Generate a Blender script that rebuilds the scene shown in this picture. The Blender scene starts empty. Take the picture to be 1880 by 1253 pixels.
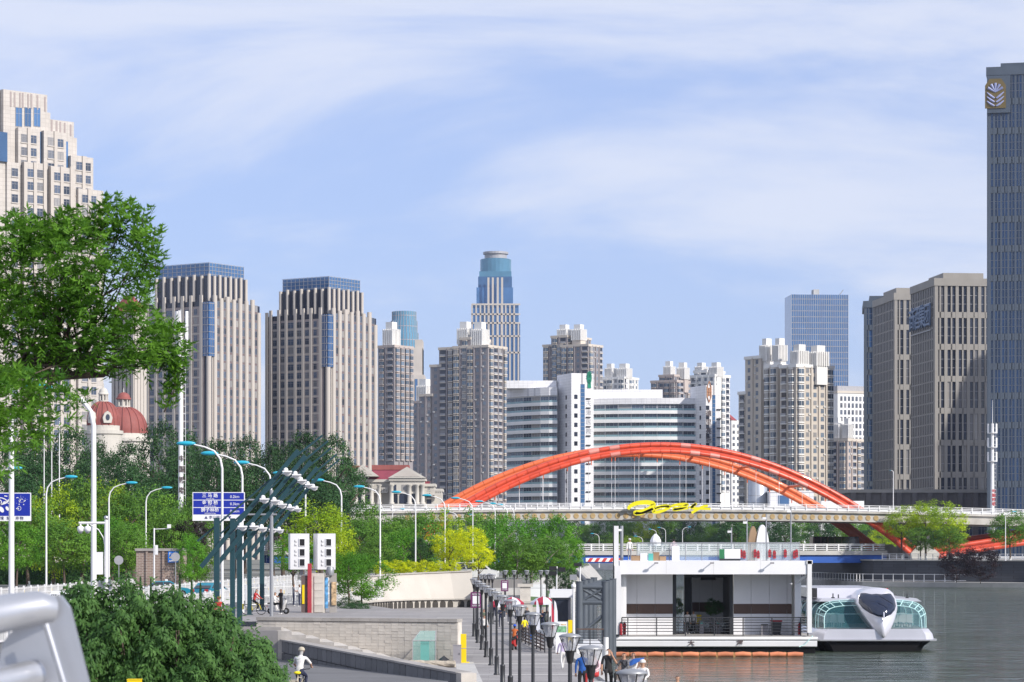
import bpy, math, random
import numpy as np
from mathutils import Vector, Matrix
R = math.radians
S = bpy.context.scene
COL = S.collection

# ------------------------------------------------------------------ camera, sky, sun, exposure
F, CX, HY, EYE = 5000.0, 940.0, 1007.0, 6.6      # focal length and horizon in photo pixels, eye height above promenade
def PX(x, d): return (x - CX) * d / F
def PZ(y, d): return EYE + (HY - y) * d / F
def P(x, y, d): return (PX(x, d), d, PZ(y, d))
cam = bpy.data.cameras.new('camera'); camo = bpy.data.objects.new('camera', cam); COL.objects.link(camo)
camo.location = (0, 0, EYE); camo.rotation_euler = (R(90), 0, 0)
cam.sensor_width = 36; cam.lens = F / 1880 * 36; cam.shift_y = (HY - 626.5) / 1880
cam.clip_start = 0.5; cam.clip_end = 20000
cam.dof.use_dof = True; cam.dof.focus_distance = 260; cam.dof.aperture_fstop = 9
S.camera = camo
SUN_AZ, SUN_EL = 52, 31                        # from straight behind the camera towards the right, and up
sd = Vector((math.sin(R(SUN_AZ)) * math.cos(R(SUN_EL)), -math.cos(R(SUN_AZ)) * math.cos(R(SUN_EL)), math.sin(R(SUN_EL))))
sun = bpy.data.lights.new('sun', 'SUN'); suno = bpy.data.objects.new('sun', sun); COL.objects.link(suno)
sun.energy = 4.2; sun.angle = R(0.53); sun.color = (1.0, 0.94, 0.86)
suno.rotation_euler = sd.to_track_quat('Z', 'Y').to_euler(); suno.location = (60, -60, 80)
W = bpy.data.worlds.new('World'); S.world = W; W.use_nodes = True
wn = W.node_tree.nodes; wl = W.node_tree.links
bg = wn['Background']; sky = wn.new('ShaderNodeTexSky'); sky.sky_type = 'NISHITA'; sky.sun_disc = False
sky.sun_elevation = R(SUN_EL); sky.sun_rotation = R(180 - SUN_AZ)
sky.air_density = 1.0; sky.dust_density = 0.6; sky.ozone_density = 3.0; sky.altitude = 0
tc = wn.new('ShaderNodeTexCoord'); mp = wn.new('ShaderNodeMapping'); mp.inputs['Scale'].default_value = (3.2, 3.2, 15.0)
mp.inputs['Rotation'].default_value = (0, R(9), 0); mp.inputs['Location'].default_value = (0.72, 0.1, 0.35)
wl.new(tc.outputs['Generated'], mp.inputs['Vector'])
cn = wn.new('ShaderNodeTexNoise'); cn.inputs['Scale'].default_value = 1.0; cn.inputs['Detail'].default_value = 9; cn.inputs['Roughness'].default_value = 0.57
cn.inputs['Distortion'].default_value = 0.5
wl.new(mp.outputs['Vector'], cn.inputs['Vector'])
cr = wn.new('ShaderNodeMapRange'); cr.interpolation_type = 'SMOOTHSTEP'
cr.inputs['From Min'].default_value = 0.44; cr.inputs['From Max'].default_value = 0.66; cr.inputs['To Max'].default_value = 0.64
sp_ = wn.new('ShaderNodeSeparateXYZ'); wl.new(tc.outputs['Generated'], sp_.inputs[0])
hi = wn.new('ShaderNodeMapRange'); hi.interpolation_type = 'SMOOTHSTEP'; hi.inputs['From Min'].default_value = 0.10; hi.inputs['From Max'].default_value = 0.185; hi.inputs['To Min'].default_value = -0.03; hi.inputs['To Max'].default_value = 0.125
wl.new(sp_.outputs['Z'], hi.inputs['Value']); cad = wn.new('ShaderNodeMath'); wl.new(cn.outputs['Fac'], cad.inputs[0]); wl.new(hi.outputs['Result'], cad.inputs[1])      # more cirrus overhead than at the horizon
wl.new(cad.outputs[0], cr.inputs['Value'])
tint = wn.new('ShaderNodeMix'); tint.data_type = 'RGBA'; tint.blend_type = 'MULTIPLY'; tint.inputs['Factor'].default_value = 1
tint.inputs['B'].default_value = (0.74, 0.81, 1.08, 1)
wl.new(sky.outputs['Color'], tint.inputs['A'])
pale = wn.new('ShaderNodeMix'); pale.data_type = 'RGBA'; pale.inputs['Factor'].default_value = 0.6; pale.inputs['B'].default_value = (3.75, 4.5, 6.6, 1)
wl.new(tint.outputs['Result'], pale.inputs['A'])
cm = wn.new('ShaderNodeMix'); cm.data_type = 'RGBA'; cm.inputs['B'].default_value = (6.2, 6.35, 6.9, 1)
wl.new(pale.outputs['Result'], cm.inputs['A']); wl.new(cr.outputs['Result'], cm.inputs['Factor'])
wl.new(cm.outputs['Result'], bg.inputs['Color']); bg.inputs['Strength'].default_value = 0.116
S.view_settings.view_transform = 'Standard'; S.view_settings.look = 'None'; S.view_settings.gamma = 1
S.view_settings.exposure = 0.32; S.view_settings.use_curve_mapping = False

# ------------------------------------------------------------------ materials
MATS = {}
def mat(name, col, rough=0.6, metal=0.0, var=0.12, scale=1.0, rnd=0.0, bump=0.0, spec=0.5, bscale=None, coat=0.0, curtain=None):
    m = bpy.data.materials.new(name); m.use_nodes = True; n = m.node_tree.nodes; l = m.node_tree.links
    p = n['Principled BSDF']; p.inputs['Roughness'].default_value = rough; p.inputs['Metallic'].default_value = metal
    p.inputs['Specular IOR Level'].default_value = spec; p.inputs['Coat Weight'].default_value = coat
    t = n.new('ShaderNodeTexCoord'); nz = n.new('ShaderNodeTexNoise'); nz.inputs['Scale'].default_value = scale; nz.inputs['Detail'].default_value = 5
    l.new(t.outputs['Object'], nz.inputs['Vector'])
    mr = n.new('ShaderNodeMapRange'); mr.inputs['From Min'].default_value = 0.3; mr.inputs['From Max'].default_value = 0.7
    mr.inputs['To Min'].default_value = 1 - var; mr.inputs['To Max'].default_value = 1 + var
    l.new(nz.outputs['Fac'], mr.inputs['Value']); val = mr.outputs['Result']
    if rnd:
        oi = n.new('ShaderNodeObjectInfo'); r2 = n.new('ShaderNodeMapRange'); r2.inputs['To Min'].default_value = 1 - rnd; r2.inputs['To Max'].default_value = 1 + rnd
        l.new(oi.outputs['Random'], r2.inputs['Value']); mu = n.new('ShaderNodeMath'); mu.operation = 'MULTIPLY'
        l.new(val, mu.inputs[0]); l.new(r2.outputs['Result'], mu.inputs[1]); val = mu.outputs[0]
    vm = n.new('ShaderNodeVectorMath'); vm.operation = 'SCALE'; vm.inputs[0].default_value = col[:3]
    l.new(val, vm.inputs['Scale']); l.new(vm.outputs['Vector'], p.inputs['Base Color'])
    if curtain:                                           # some panes have pale curtains or blinds behind them
        o2 = n.new('ShaderNodeObjectInfo'); fr_ = n.new('ShaderNodeMath'); fr_.operation = 'MULTIPLY'; fr_.inputs[1].default_value = 7.31; l.new(o2.outputs['Random'], fr_.inputs[0]); f2 = n.new('ShaderNodeMath'); f2.operation = 'FRACT'; l.new(fr_.outputs[0], f2.inputs[0])
        gt = n.new('ShaderNodeMapRange'); gt.inputs['From Min'].default_value = curtain; gt.inputs['From Max'].default_value = 1.0; gt.inputs['To Max'].default_value = 0.9; l.new(f2.outputs[0], gt.inputs['Value'])
        mx = n.new('ShaderNodeMix'); mx.data_type = 'RGBA'; mx.inputs['B'].default_value = (0.34, 0.32, 0.30, 1); l.new(gt.outputs['Result'], mx.inputs['Factor']); l.new(vm.outputs['Vector'], mx.inputs['A']); l.new(mx.outputs['Result'], p.inputs['Base Color'])
    if bump:
        b = n.new('ShaderNodeBump'); b.inputs['Strength'].default_value = bump; b.inputs['Distance'].default_value = 0.05
        n2 = n.new('ShaderNodeTexNoise'); n2.inputs['Scale'].default_value = bscale or scale * 8; n2.inputs['Detail'].default_value = 6
        l.new(t.outputs['Object'], n2.inputs['Vector']); l.new(n2.outputs['Fac'], b.inputs['Height']); l.new(b.outputs['Normal'], p.inputs['Normal'])
    MATS[name] = m; return m
def tiled(name, col, joint, bw, bh, ms=0.02, rough=0.6, var=0.1, offset=0.0, flat=False, c2=None):
    """cladding whose joints are too fine to model: brick node on (x+y, z), or on (x, y) when flat"""
    m = bpy.data.materials.new(name); m.use_nodes = True; n = m.node_tree.nodes; l = m.node_tree.links
    p = n['Principled BSDF']; p.inputs['Roughness'].default_value = rough
    t = n.new('ShaderNodeTexCoord'); br = n.new('ShaderNodeTexBrick'); br.offset = offset
    br.inputs['Scale'].default_value = 1; br.inputs['Brick Width'].default_value = bw; br.inputs['Row Height'].default_value = bh
    br.inputs['Mortar Size'].default_value = ms; br.inputs['Bias'].default_value = 0
    c2 = c2 or tuple(c * (1 - 2 * var) for c in col)
    br.inputs['Color1'].default_value = (*col, 1); br.inputs['Color2'].default_value = (*c2, 1); br.inputs['Mortar'].default_value = (*joint, 1)
    if flat: l.new(t.outputs['Object'], br.inputs['Vector'])
    else:
        sx = n.new('ShaderNodeSeparateXYZ'); cb = n.new('ShaderNodeCombineXYZ'); ad = n.new('ShaderNodeMath')
        l.new(t.outputs['Object'], sx.inputs[0]); l.new(sx.outputs['X'], ad.inputs[0]); l.new(sx.outputs['Y'], ad.inputs[1])
        l.new(ad.outputs[0], cb.inputs['X']); l.new(sx.outputs['Z'], cb.inputs['Y']); l.new(cb.outputs[0], br.inputs['Vector'])
    nz = n.new('ShaderNodeTexNoise'); nz.inputs['Scale'].default_value = 0.35; nz.inputs['Detail'].default_value = 6; l.new(t.outputs['Object'], nz.inputs['Vector'])
    mr = n.new('ShaderNodeMapRange'); mr.inputs['From Min'].default_value = 0.3; mr.inputs['From Max'].default_value = 0.7
    mr.inputs['To Min'].default_value = 1 - var; mr.inputs['To Max'].default_value = 1 + var; l.new(nz.outputs['Fac'], mr.inputs['Value'])
    vm = n.new('ShaderNodeVectorMath'); vm.operation = 'SCALE'; l.new(br.outputs['Color'], vm.inputs[0]); l.new(mr.outputs['Result'], vm.inputs['Scale'])
    l.new(vm.outputs['Vector'], p.inputs['Base Color']); MATS[name] = m; return m
def leafmat(name, c1, c2, scale=0.8, rnd=0.15, trans=0.3):
    m = bpy.data.materials.new(name); m.use_nodes = True; n = m.node_tree.nodes; l = m.node_tree.links
    p = n['Principled BSDF']; p.inputs['Roughness'].default_value = 0.6; p.inputs['Specular IOR Level'].default_value = 0.2
    t = n.new('ShaderNodeTexCoord'); nz = n.new('ShaderNodeTexNoise'); nz.inputs['Scale'].default_value = scale; nz.inputs['Detail'].default_value = 8; nz.inputs['Roughness'].default_value = 0.7
    l.new(t.outputs['Object'], nz.inputs['Vector'])
    mr = n.new('ShaderNodeMapRange'); mr.inputs['From Min'].default_value = 0.35; mr.inputs['From Max'].default_value = 0.65; l.new(nz.outputs['Fac'], mr.inputs['Value'])
    mx = n.new('ShaderNodeMix'); mx.data_type = 'RGBA'; mx.inputs['A'].default_value = (*c1, 1); mx.inputs['B'].default_value = (*c2, 1); l.new(mr.outputs['Result'], mx.inputs['Factor'])
    oi = n.new('ShaderNodeObjectInfo'); r2 = n.new('ShaderNodeMapRange'); r2.inputs['To Min'].default_value = 1 - rnd; r2.inputs['To Max'].default_value = 1 + rnd
    l.new(oi.outputs['Random'], r2.inputs['Value'])
    vm = n.new('ShaderNodeVectorMath'); vm.operation = 'SCALE'; l.new(mx.outputs['Result'], vm.inputs[0]); l.new(r2.outputs['Result'], vm.inputs['Scale'])
    l.new(vm.outputs['Vector'], p.inputs['Base Color'])
    tr = n.new('ShaderNodeBsdfTranslucent'); l.new(vm.outputs['Vector'], tr.inputs['Color'])
    ms = n.new('ShaderNodeMixShader'); ms.inputs[0].default_value = trans
    l.new(p.outputs[0], ms.inputs[1]); l.new(tr.outputs[0], ms.inputs[2]); l.new(ms.outputs[0], n['Material Output'].inputs['Surface'])
    MATS[name] = m; return m
def glassmat(name, col, rough=0.08, alpha=0.35):
    """clear pane: see-through by alpha with a glossy skin"""
    m = bpy.data.materials.new(name); m.use_nodes = True; n = m.node_tree.nodes; l = m.node_tree.links
    p = n['Principled BSDF']; p.inputs['Base Color'].default_value = (*col, 1); p.inputs['Roughness'].default_value = rough; p.inputs['Alpha'].default_value = alpha
    MATS[name] = m; return m

# ------------------------------------------------------------------ mesh helpers
KIDS = {}
class MB:
    def __init__(s): s.v = []; s.f = []; s.m = []; s.s = []
    def add(s, vs, fs, m=0, sm=False):
        o = len(s.v); s.v += [tuple(v) for v in vs]; s.f += [tuple(i + o for i in f) for f in fs]
        s.m += [m] * len(fs); s.s += [sm] * len(fs); return s
    def box(s, x0, x1, y0, y1, z0, z1, m=0):
        return s.add([(x0, y0, z0), (x1, y0, z0), (x1, y1, z0), (x0, y1, z0), (x0, y0, z1), (x1, y0, z1), (x1, y1, z1), (x0, y1, z1)],
                     [(3, 2, 1, 0), (4, 5, 6, 7), (0, 1, 5, 4), (1, 2, 6, 5), (2, 3, 7, 6), (3, 0, 4, 7)], m)
    def bar(s, p, q, w, h=None, m=0, up=(0, 0, 1)):
        p, q = Vector(p), Vector(q); d = (q - p).normalized(); u = Vector(up)
        if abs(d.dot(u)) > 0.99: u = Vector((0, 1, 0))
        a = d.cross(u).normalized(); b = a.cross(d).normalized(); h = h or w
        vs = [e + a * (i * w / 2) + b * (j * h / 2) for e in (p, q) for i, j in ((-1, -1), (1, -1), (1, 1), (-1, 1))]
        return s.add(vs, [(0, 1, 2, 3), (7, 6, 5, 4), (0, 4, 5, 1), (1, 5, 6, 2), (2, 6, 7, 3), (3, 7, 4, 0)], m)
    def tube(s, pts, r, n=8, m=0, sm=True):
        pts = [Vector(p) for p in pts]; k = len(pts); rs = r if isinstance(r, (list, tuple)) else [r] * k
        vs = []; prev = None
        for i, p in enumerate(pts):
            d = (pts[min(i + 1, k - 1)] - pts[max(i - 1, 0)]).normalized()
            if prev is None:
                prev = d.cross(Vector((0, 0, 1)) if abs(d.z) < 0.9 else Vector((1, 0, 0))).normalized()
            a = (prev - d * prev.dot(d)).normalized(); prev = a; b = d.cross(a)
            vs += [p + (a * math.cos(2 * math.pi * j / n) + b * math.sin(2 * math.pi * j / n)) * rs[i] for j in range(n)]
        fs = [(i * n + j, i * n + (j + 1) % n, (i + 1) * n + (j + 1) % n, (i + 1) * n + j) for i in range(k - 1) for j in range(n)]
        s.add(vs, fs, m, sm); s.add(vs[:n], [tuple(reversed(range(n)))], m); return s.add(vs[-n:], [tuple(range(n))], m)
    def lathe(s, prof, n=16, c=(0, 0, 0), m=0, sm=True, sx=1, sy=1):
        vs = [(c[0] + r * sx * math.cos(2 * math.pi * j / n), c[1] + r * sy * math.sin(2 * math.pi * j / n), c[2] + z) for r, z in prof for j in range(n)]
        k = len(prof)
        fs = [(i * n + j, i * n + (j + 1) % n, (i + 1) * n + (j + 1) % n, (i + 1) * n + j) for i in range(k - 1) for j in range(n)]
        s.add(vs, fs, m, sm); s.add(vs[:n], [tuple(reversed(range(n)))], m); return s.add(vs[-n:], [tuple(range(n))], m)
    def ball(s, c, r, n=10, m=0, sc=(1, 1, 1)):
        k = n // 2; prof = [(max(1e-3, math.sin(math.pi * i / k)) * r, -math.cos(math.pi * i / k) * r * sc[2]) for i in range(k + 1)]
        return s.lathe(prof, n, c, m, True, sc[0], sc[1])
    def prism(s, poly, z0, z1, m=0):
        n = len(poly); vs = [(x, y, z0) for x, y in poly] + [(x, y, z1) for x, y in poly]
        return s.add(vs, [tuple(reversed(range(n))), tuple(range(n, 2 * n))] + [(i, (i + 1) % n, n + (i + 1) % n, n + i) for i in range(n)], m)
    def prism_y(s, poly, y0, y1, m=0):
        """outline in x, z pushed from y0 (front) to y1"""
        n = len(poly); vs = [(x, y0, z) for x, z in poly] + [(x, y1, z) for x, z in poly]
        return s.add(vs, [tuple(range(n)), tuple(reversed(range(n, 2 * n)))] + [(i, n + i, n + (i + 1) % n, (i + 1) % n) for i in range(n)], m)
    def prism_x(s, poly, x0, x1, m=0):
        n = len(poly); vs = [(x0, y, z) for y, z in poly] + [(x1, y, z) for y, z in poly]
        return s.add(vs, [tuple(reversed(range(n))), tuple(range(n, 2 * n))] + [(i, (i + 1) % n, n + (i + 1) % n, n + i) for i in range(n)], m)
    def merge(s, o, M=None):
        k = len(s.v); s.v += [tuple(M @ Vector(v)) for v in o.v] if M else o.v
        s.f += [tuple(i + k for i in f) for f in o.f]; s.m += o.m; s.s += o.s; return s
    def mesh(s, name, mats):
        me = bpy.data.meshes.new(name); me.from_pydata(s.v, [], s.f)
        for m in (mats if isinstance(mats, (list, tuple)) else [mats]): me.materials.append(MATS[m] if isinstance(m, str) else m)
        me.polygons.foreach_set('material_index', s.m); me.polygons.foreach_set('use_smooth', s.s); me.update(); return me
    def build(s, name, mats, parent=None, loc=None, rz=0.0):
        return obj(name, s.mesh(name, mats), parent, loc, rz)
def obj(name, me, parent=None, loc=None, rz=0.0, sc=None, rot=None):
    o = bpy.data.objects.new(name, me); COL.objects.link(o)
    if parent: o.parent = parent; KIDS.setdefault(parent.name, []).append(o)
    if loc is not None: o.location = loc
    if rot is not None: o.rotation_euler = rot
    elif rz: o.rotation_euler = (0, 0, rz)
    if sc is not None: o.scale = sc if isinstance(sc, (tuple, list)) else (sc, sc, sc)
    return o
def tag(o, label, cat, group=None):
    o['label'] = label; o['category'] = cat
    if group: o['group'] = group
    return o
def thing(name, label, cat, loc=(0, 0, 0), rz=0.0, group=None):
    o = obj(name, None, None, loc, rz); o.empty_display_size = 0.5; return tag(o, label, cat, group)
def struct(name, mb, mats, loc=None):
    o = mb.build(name, mats, None, loc); o['kind'] = 'structure'; return o
def copy_tree(o, parent=None):
    c = o.copy(); COL.objects.link(c); c.parent = parent
    for ch in KIDS.get(o.name, []): copy_tree(ch, c)
    return c
class Pieces:
    """alike pieces of one thing: up to 300 objects that share mesh data, the rest joined"""
    def __init__(s, name, mb, mats, parent): s.name, s.mb, s.mats, s.parent, s.at = name, mb, mats, parent, []
    def put(s, x, y, z, rz=0.0, sc=(1, 1, 1)): s.at.append((x, y, z, rz, sc))
    def done(s, limit=300):
        if not s.at: return
        s.at.sort(key=lambda a: -a[2]); me = s.mb.mesh(s.name, s.mats)
        for x, y, z, rz, sc in s.at[:limit]: obj(s.name, me, s.parent, (x, y, z), rz, sc)
        if len(s.at) > limit:
            r = MB()
            for x, y, z, rz, sc in s.at[limit:]: r.merge(s.mb, Matrix.LocRotScale(Vector((x, y, z)), Matrix.Rotation(rz, 3, 'Z'), Vector(sc)))
            r.build(s.name, s.mats, s.parent)['kind'] = 'stuff'
TXS = bpy.data.scenes.new('lettering')              # scratch scene in which lettering is turned into meshes
def text(body, size, m, parent, loc, rot=(R(90), 0, 0), extrude=0.01, name='lettering', align='CENTER', sx=1.0, bold=0.0):
    cu = bpy.data.curves.new(name, 'FONT'); cu.body = body; cu.size = size; cu.extrude = extrude; cu.align_x = align; cu.align_y = 'CENTER'; cu.resolution_u = 3; cu.offset = bold
    o = bpy.data.objects.new(name, cu); TXS.collection.objects.link(o); TXS.view_layers[0].update(); dg = TXS.view_layers[0].depsgraph
    me = bpy.data.meshes.new_from_object(o.evaluated_get(dg)); bpy.data.objects.remove(o); bpy.data.curves.remove(cu)
    me.materials.clear(); me.materials.append(MATS[m])
    return obj(name, me, parent, loc, 0, (sx, 1, 1), rot)

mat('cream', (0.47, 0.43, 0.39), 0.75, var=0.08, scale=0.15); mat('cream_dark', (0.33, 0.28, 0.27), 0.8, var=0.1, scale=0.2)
tiled('cream_panel', (0.50, 0.465, 0.43), (0.38, 0.35, 0.32), 1.6, 1.1, 0.05, 0.75, 0.05)
mat('white_paint', (0.72, 0.72, 0.73), 0.45, var=0.05, scale=0.6); mat('white_wall', (0.74, 0.74, 0.74), 0.7, var=0.06, scale=0.1)
tiled('white_tile', (0.74, 0.74, 0.76), (0.5, 0.5, 0.53), 1.8, 1.1, 0.05, 0.6, 0.04)
mat('grey_metal', (0.30, 0.31, 0.33), 0.45, 0.4, var=0.08); mat('dark_metal', (0.035, 0.037, 0.042), 0.45, 0.3, var=0.1); mat('steel', (0.55, 0.56, 0.58), 0.3, 0.9, var=0.06)
mat('black', (0.012, 0.012, 0.014), 0.5, var=0.1); mat('concrete', (0.42, 0.41, 0.39), 0.85, var=0.15, scale=0.5, bump=0.15); mat('concrete_pale', (0.44, 0.43, 0.41), 0.85, var=0.12, scale=0.4)
mat('window_glass', (0.055, 0.075, 0.115), 0.12, 0.0, var=0.1, rnd=0.6, spec=0.8, curtain=0.62); mat('blue_glass', (0.07, 0.16, 0.32), 0.12, 0.25, var=0.15, scale=0.15, rnd=0.3, spec=0.9)
mat('teal_glass', (0.10, 0.24, 0.34), 0.12, 0.3, var=0.15, scale=0.1, rnd=0.25, spec=0.9); mat('dark_glass', (0.022, 0.028, 0.045), 0.15, var=0.1, rnd=0.5, spec=0.7, curtain=0.8)
mat('core_dark', (0.02, 0.025, 0.045), 0.2, var=0.15, scale=0.2, spec=0.6)
mat('navy_glass', (0.022, 0.075, 0.19), 0.15, 0.0, var=0.2, scale=0.2, rnd=0.45, spec=0.6)
mat('frame_grey', (0.32, 0.32, 0.34), 0.5)
# ------------------------------------------------------------------ ground, promenade, river, banks
tiled('paving', (0.29, 0.275, 0.27), (0.20, 0.19, 0.185), 2.4, 1.2, 0.02, 0.8, 0.10, 0.5, True)
mat('asphalt', (0.13, 0.13, 0.135), 0.9, var=0.15, scale=0.3, bump=0.2); mat('lawn', (0.06, 0.12, 0.03), 0.9, var=0.35, scale=1.2, bump=0.5)
mat('city_ground', (0.17, 0.17, 0.15), 0.95, var=0.25, scale=0.05)
def edge_x(y): return 2.23 - 0.0332 * (y - 50.7) + 5.3
def lamp_x(y): return 2.23 - 0.0332 * (y - 50.7)
WATER = -1.1; UP = 2.2
def water_material():
    m = bpy.data.materials.new('river_water'); m.use_nodes = True; n = m.node_tree.nodes; l = m.node_tree.links; p = n['Principled BSDF']
    p.inputs['Base Color'].default_value = (0.035, 0.055, 0.032, 1); p.inputs['Roughness'].default_value = 0.06; p.inputs['IOR'].default_value = 1.33
    t = n.new('ShaderNodeTexCoord'); mp_ = n.new('ShaderNodeMapping'); mp_.inputs['Scale'].default_value = (0.55, 1.0, 1); l.new(t.outputs['Object'], mp_.inputs['Vector'])
    a = n.new('ShaderNodeTexNoise'); a.inputs['Scale'].default_value = 0.42; a.inputs['Detail'].default_value = 7; a.inputs['Roughness'].default_value = 0.52; a.inputs['Distortion'].default_value = 0.6; l.new(mp_.outputs[0], a.inputs['Vector'])
    c = n.new('ShaderNodeTexNoise'); c.inputs['Scale'].default_value = 0.05; c.inputs['Detail'].default_value = 3; l.new(mp_.outputs[0], c.inputs['Vector'])
    ad = n.new('ShaderNodeMath'); ad.operation = 'MULTIPLY'; l.new(a.outputs['Fac'], ad.inputs[0]); l.new(c.outputs['Fac'], ad.inputs[1])
    b = n.new('ShaderNodeBump'); b.inputs['Strength'].default_value = 1.0; b.inputs['Distance'].default_value = 2.0; l.new(ad.outputs[0], b.inputs['Height']); l.new(b.outputs['Normal'], p.inputs['Normal'])
    MATS['river_water'] = m
water_material()
def sheet(poly, z): 
    mb = MB(); mb.add([(x, y, z) for x, y in poly], [tuple(range(len(poly)))]); return mb
struct('river_water', sheet([(-30, 20), (900, 20), (900, 1400), (-30, 1400)], WATER), 'river_water')
# the city's ground: one sheet round the river, out to the horizon
lb = [(-15, 300), (-4, 312), (2, 330), (6, 450), (20, 700), (27, 990), (50, 985), (53, 720), (61, 640), (74, 557), (105, 536), (152, 430), (420, 290), (900, 190)]
gm = MB(); gm.add([(-2400, 300, UP)] + [(x, y, UP) for x, y in lb] + [(2400, 190, UP), (2400, 4000, UP), (-2400, 4000, UP)], [tuple(range(len(lb) + 4))])
o = struct('ground', gm, 'city_ground')
# left bank's upper level
gl = MB(); gl.add([(x, y, UP + 0.004 if y > 299 else UP) for x, y in [(-400, 20), (-24, 20), (-24, 140), (-19, 158), (-17.5, 163.9), (-15.3, 163.4), (-3.5, 159.2), (-3.5, 165), (-9, 200), (-17, 240), (-17, 300), (-400, 300)]], [tuple(range(12))])
struct('plaza', gl, 'paving')
pr = MB(); Y = [20, 60, 110, 160, 200, 260, 312]
pr.add([(edge_x(y), y, 0) for y in Y] + [(x, y, 0) for x, y in [(-3, 320), (-14, 306), (-18, 260), (-17, 240), (-9, 200), (-3.5, 165), (-3.2, 158), (-15, 162.5), (-16, 100), (-16, 20)]], [tuple(range(17))])
struct('promenade', pr, 'paving')
qw = MB()
for a, b in zip(Y[:-1], Y[1:]):
    qw.add([(edge_x(a) + 0.35, a, -3), (edge_x(b) + 0.35, b, -3), (edge_x(b) + 0.35, b, 0.14), (edge_x(a) + 0.35, a, 0.14), (edge_x(a) - 0.25, a, 0.14), (edge_x(b) - 0.25, b, 0.14), (edge_x(b) - 0.25, b, -3), (edge_x(a) - 0.25, a, -3)],
           [(0, 1, 2, 3), (3, 2, 5, 4), (4, 5, 6, 7)])
struct('quay_edge', qw, 'concrete_pale')
# light paved band along the lamps, and cross bands
pv = MB()
pv.add([(lamp_x(y) - 2.0, y, 0.005) for y in (100, 158)] + [(lamp_x(y) - 0.9, y, 0.005) for y in (158, 100)], [(0, 1, 2, 3)])
for y in range(142, 300, 13): pv.add([(-9, y, 0.004), (edge_x(y) - 0.4, y, 0.004), (edge_x(y) - 0.4, y + 0.9, 0.004), (-9, y + 0.9, 0.004)], [(0, 1, 2, 3)])
struct('paving_bands', pv, 'concrete_pale')
rm = MB(); rm.add([(x, y, .12 + (161.5 - y) * .0187) for x, y in [(-24, 152), (-14.7, 161.5), (-2.7, 115), (-1, 60), (-1, 20), (-24, 20), (-24, 90)]], [tuple(range(7))])
struct('ramp', rm, 'asphalt')
rd = MB(); rdp = [(-20, 30), (-20, 180), (-19.5, 260), (-16, 330), (-8, 400), (8, 500)]; rdq = [(-38, 30), (-38, 180), (-38.5, 260), (-36, 330), (-29, 400), (-14, 500)]
for i in range(5): rd.add([(*rdq[i], UP + 0.012), (*rdp[i], UP + 0.012), (*rdp[i + 1], UP + 0.012), (*rdq[i + 1], UP + 0.012)], [(0, 1, 2, 3)])
struct('road', rd, 'asphalt')
# far river banks: sloped revetment and the right-hand quay
fb = MB()
for (x0, y0), (x1, y1) in zip(lb[2:7], lb[3:7]):
    fb.add([(x0, y0, UP), (x1, y1, UP), (x1 + 4, y1 - 6, WATER - 1), (x0 + 4, y0 - 6, WATER - 1)], [(0, 1, 2, 3)])
struct('river_bank', fb, 'concrete')

tiled('shaded_quay_stone', (0.055, 0.06, 0.075), (0.035, 0.035, 0.042), 1.4, 0.55, 0.03, 0.8, 0.1, 0.5)  # dark granite, its colour deepened further to stand for shadow on the bank
qr = thing('quay_wall', 'dark granite quay wall with shade in its colour on the far right bank below the orange arch foot', 'wall', (80, 590, WATER))
QZ = 4.3
q = [(-27, 130), (-19, 50), (-6, -33), (25, -54), (72, -160), (340, -300), (800, -400), (800, 200), (-27, 200)]
MB().prism(q, -2, QZ - WATER - 0.25).build('wall', 'shaded_quay_stone', qr)
MB().prism([(x + (-.25 if i < 7 else 0), y - (.2 if i in (1, 2, 3, 4, 5, 6) else 0)) for i, (x, y) in enumerate(q)], QZ - WATER - 0.25, QZ - WATER).build('coping', 'concrete', qr)
MB().prism([(-31, 130), (-23, 50), (-9, -38), (22, -60), (68, -168), (72, -160), (25, -54), (-6, -33), (-19, 50), (-27, 130)], -2, 0.95).build('landing', 'concrete', qr)
def railing(parent, pts, h, post=2.0, rails=(0.15, 0.55, 1.0), r=0.04, m='white_paint', wide=0.12, balusters=0.0):
    """posts are parts; the rails one part per run"""
    pm = MB().box(-wide / 2, wide / 2, -wide / 2, wide / 2, 0, h).mesh('post', m)
    for a, b in zip(pts[:-1], pts[1:]):
        a, b = Vector(a), Vector(b); L = (b - a).length; k = max(1, round(L / post)); rz = math.atan2(b.y - a.y, b.x - a.x)
        for i in range(k): obj('post', pm, parent, a + (b - a) * (i / k), rz)
        rl = MB()
        for t in rails: rl.bar(a + Vector((0, 0, h * t)), b + Vector((0, 0, h * t)), r * 2, r * 2)
        if balusters:
            kk = int(L / balusters)
            for i in range(kk):
                c = a + (b - a) * ((i + .5) / kk); rl.box(c.x - .02, c.x + .02, c.y - .02, c.y + .02, c.z + h * rails[0], c.z + h * rails[-1])
        rl.build('rail', m, parent)
wr = thing('quay_railing', 'white railing along the landing at the foot of the dark quay wall', 'railing', (80, 590, -0.15))
railing(wr, [(-22.5, 48, 0), (-8.7, -36.5, 0), (10, -50, 0)], 1.6, 2.2, (0.2, 0.95), 0.05)
wr2 = thing('quay_railing', 'white railing on top of the right bank above the sloping ramp', 'railing', (80, 590, QZ))
railing(wr2, [(-4, -31, 0), (25.5, -51.5, 0), (60, -130, 0)], 1.2, 1.6, (0.2, 0.6, 0.95), 0.05)

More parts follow.
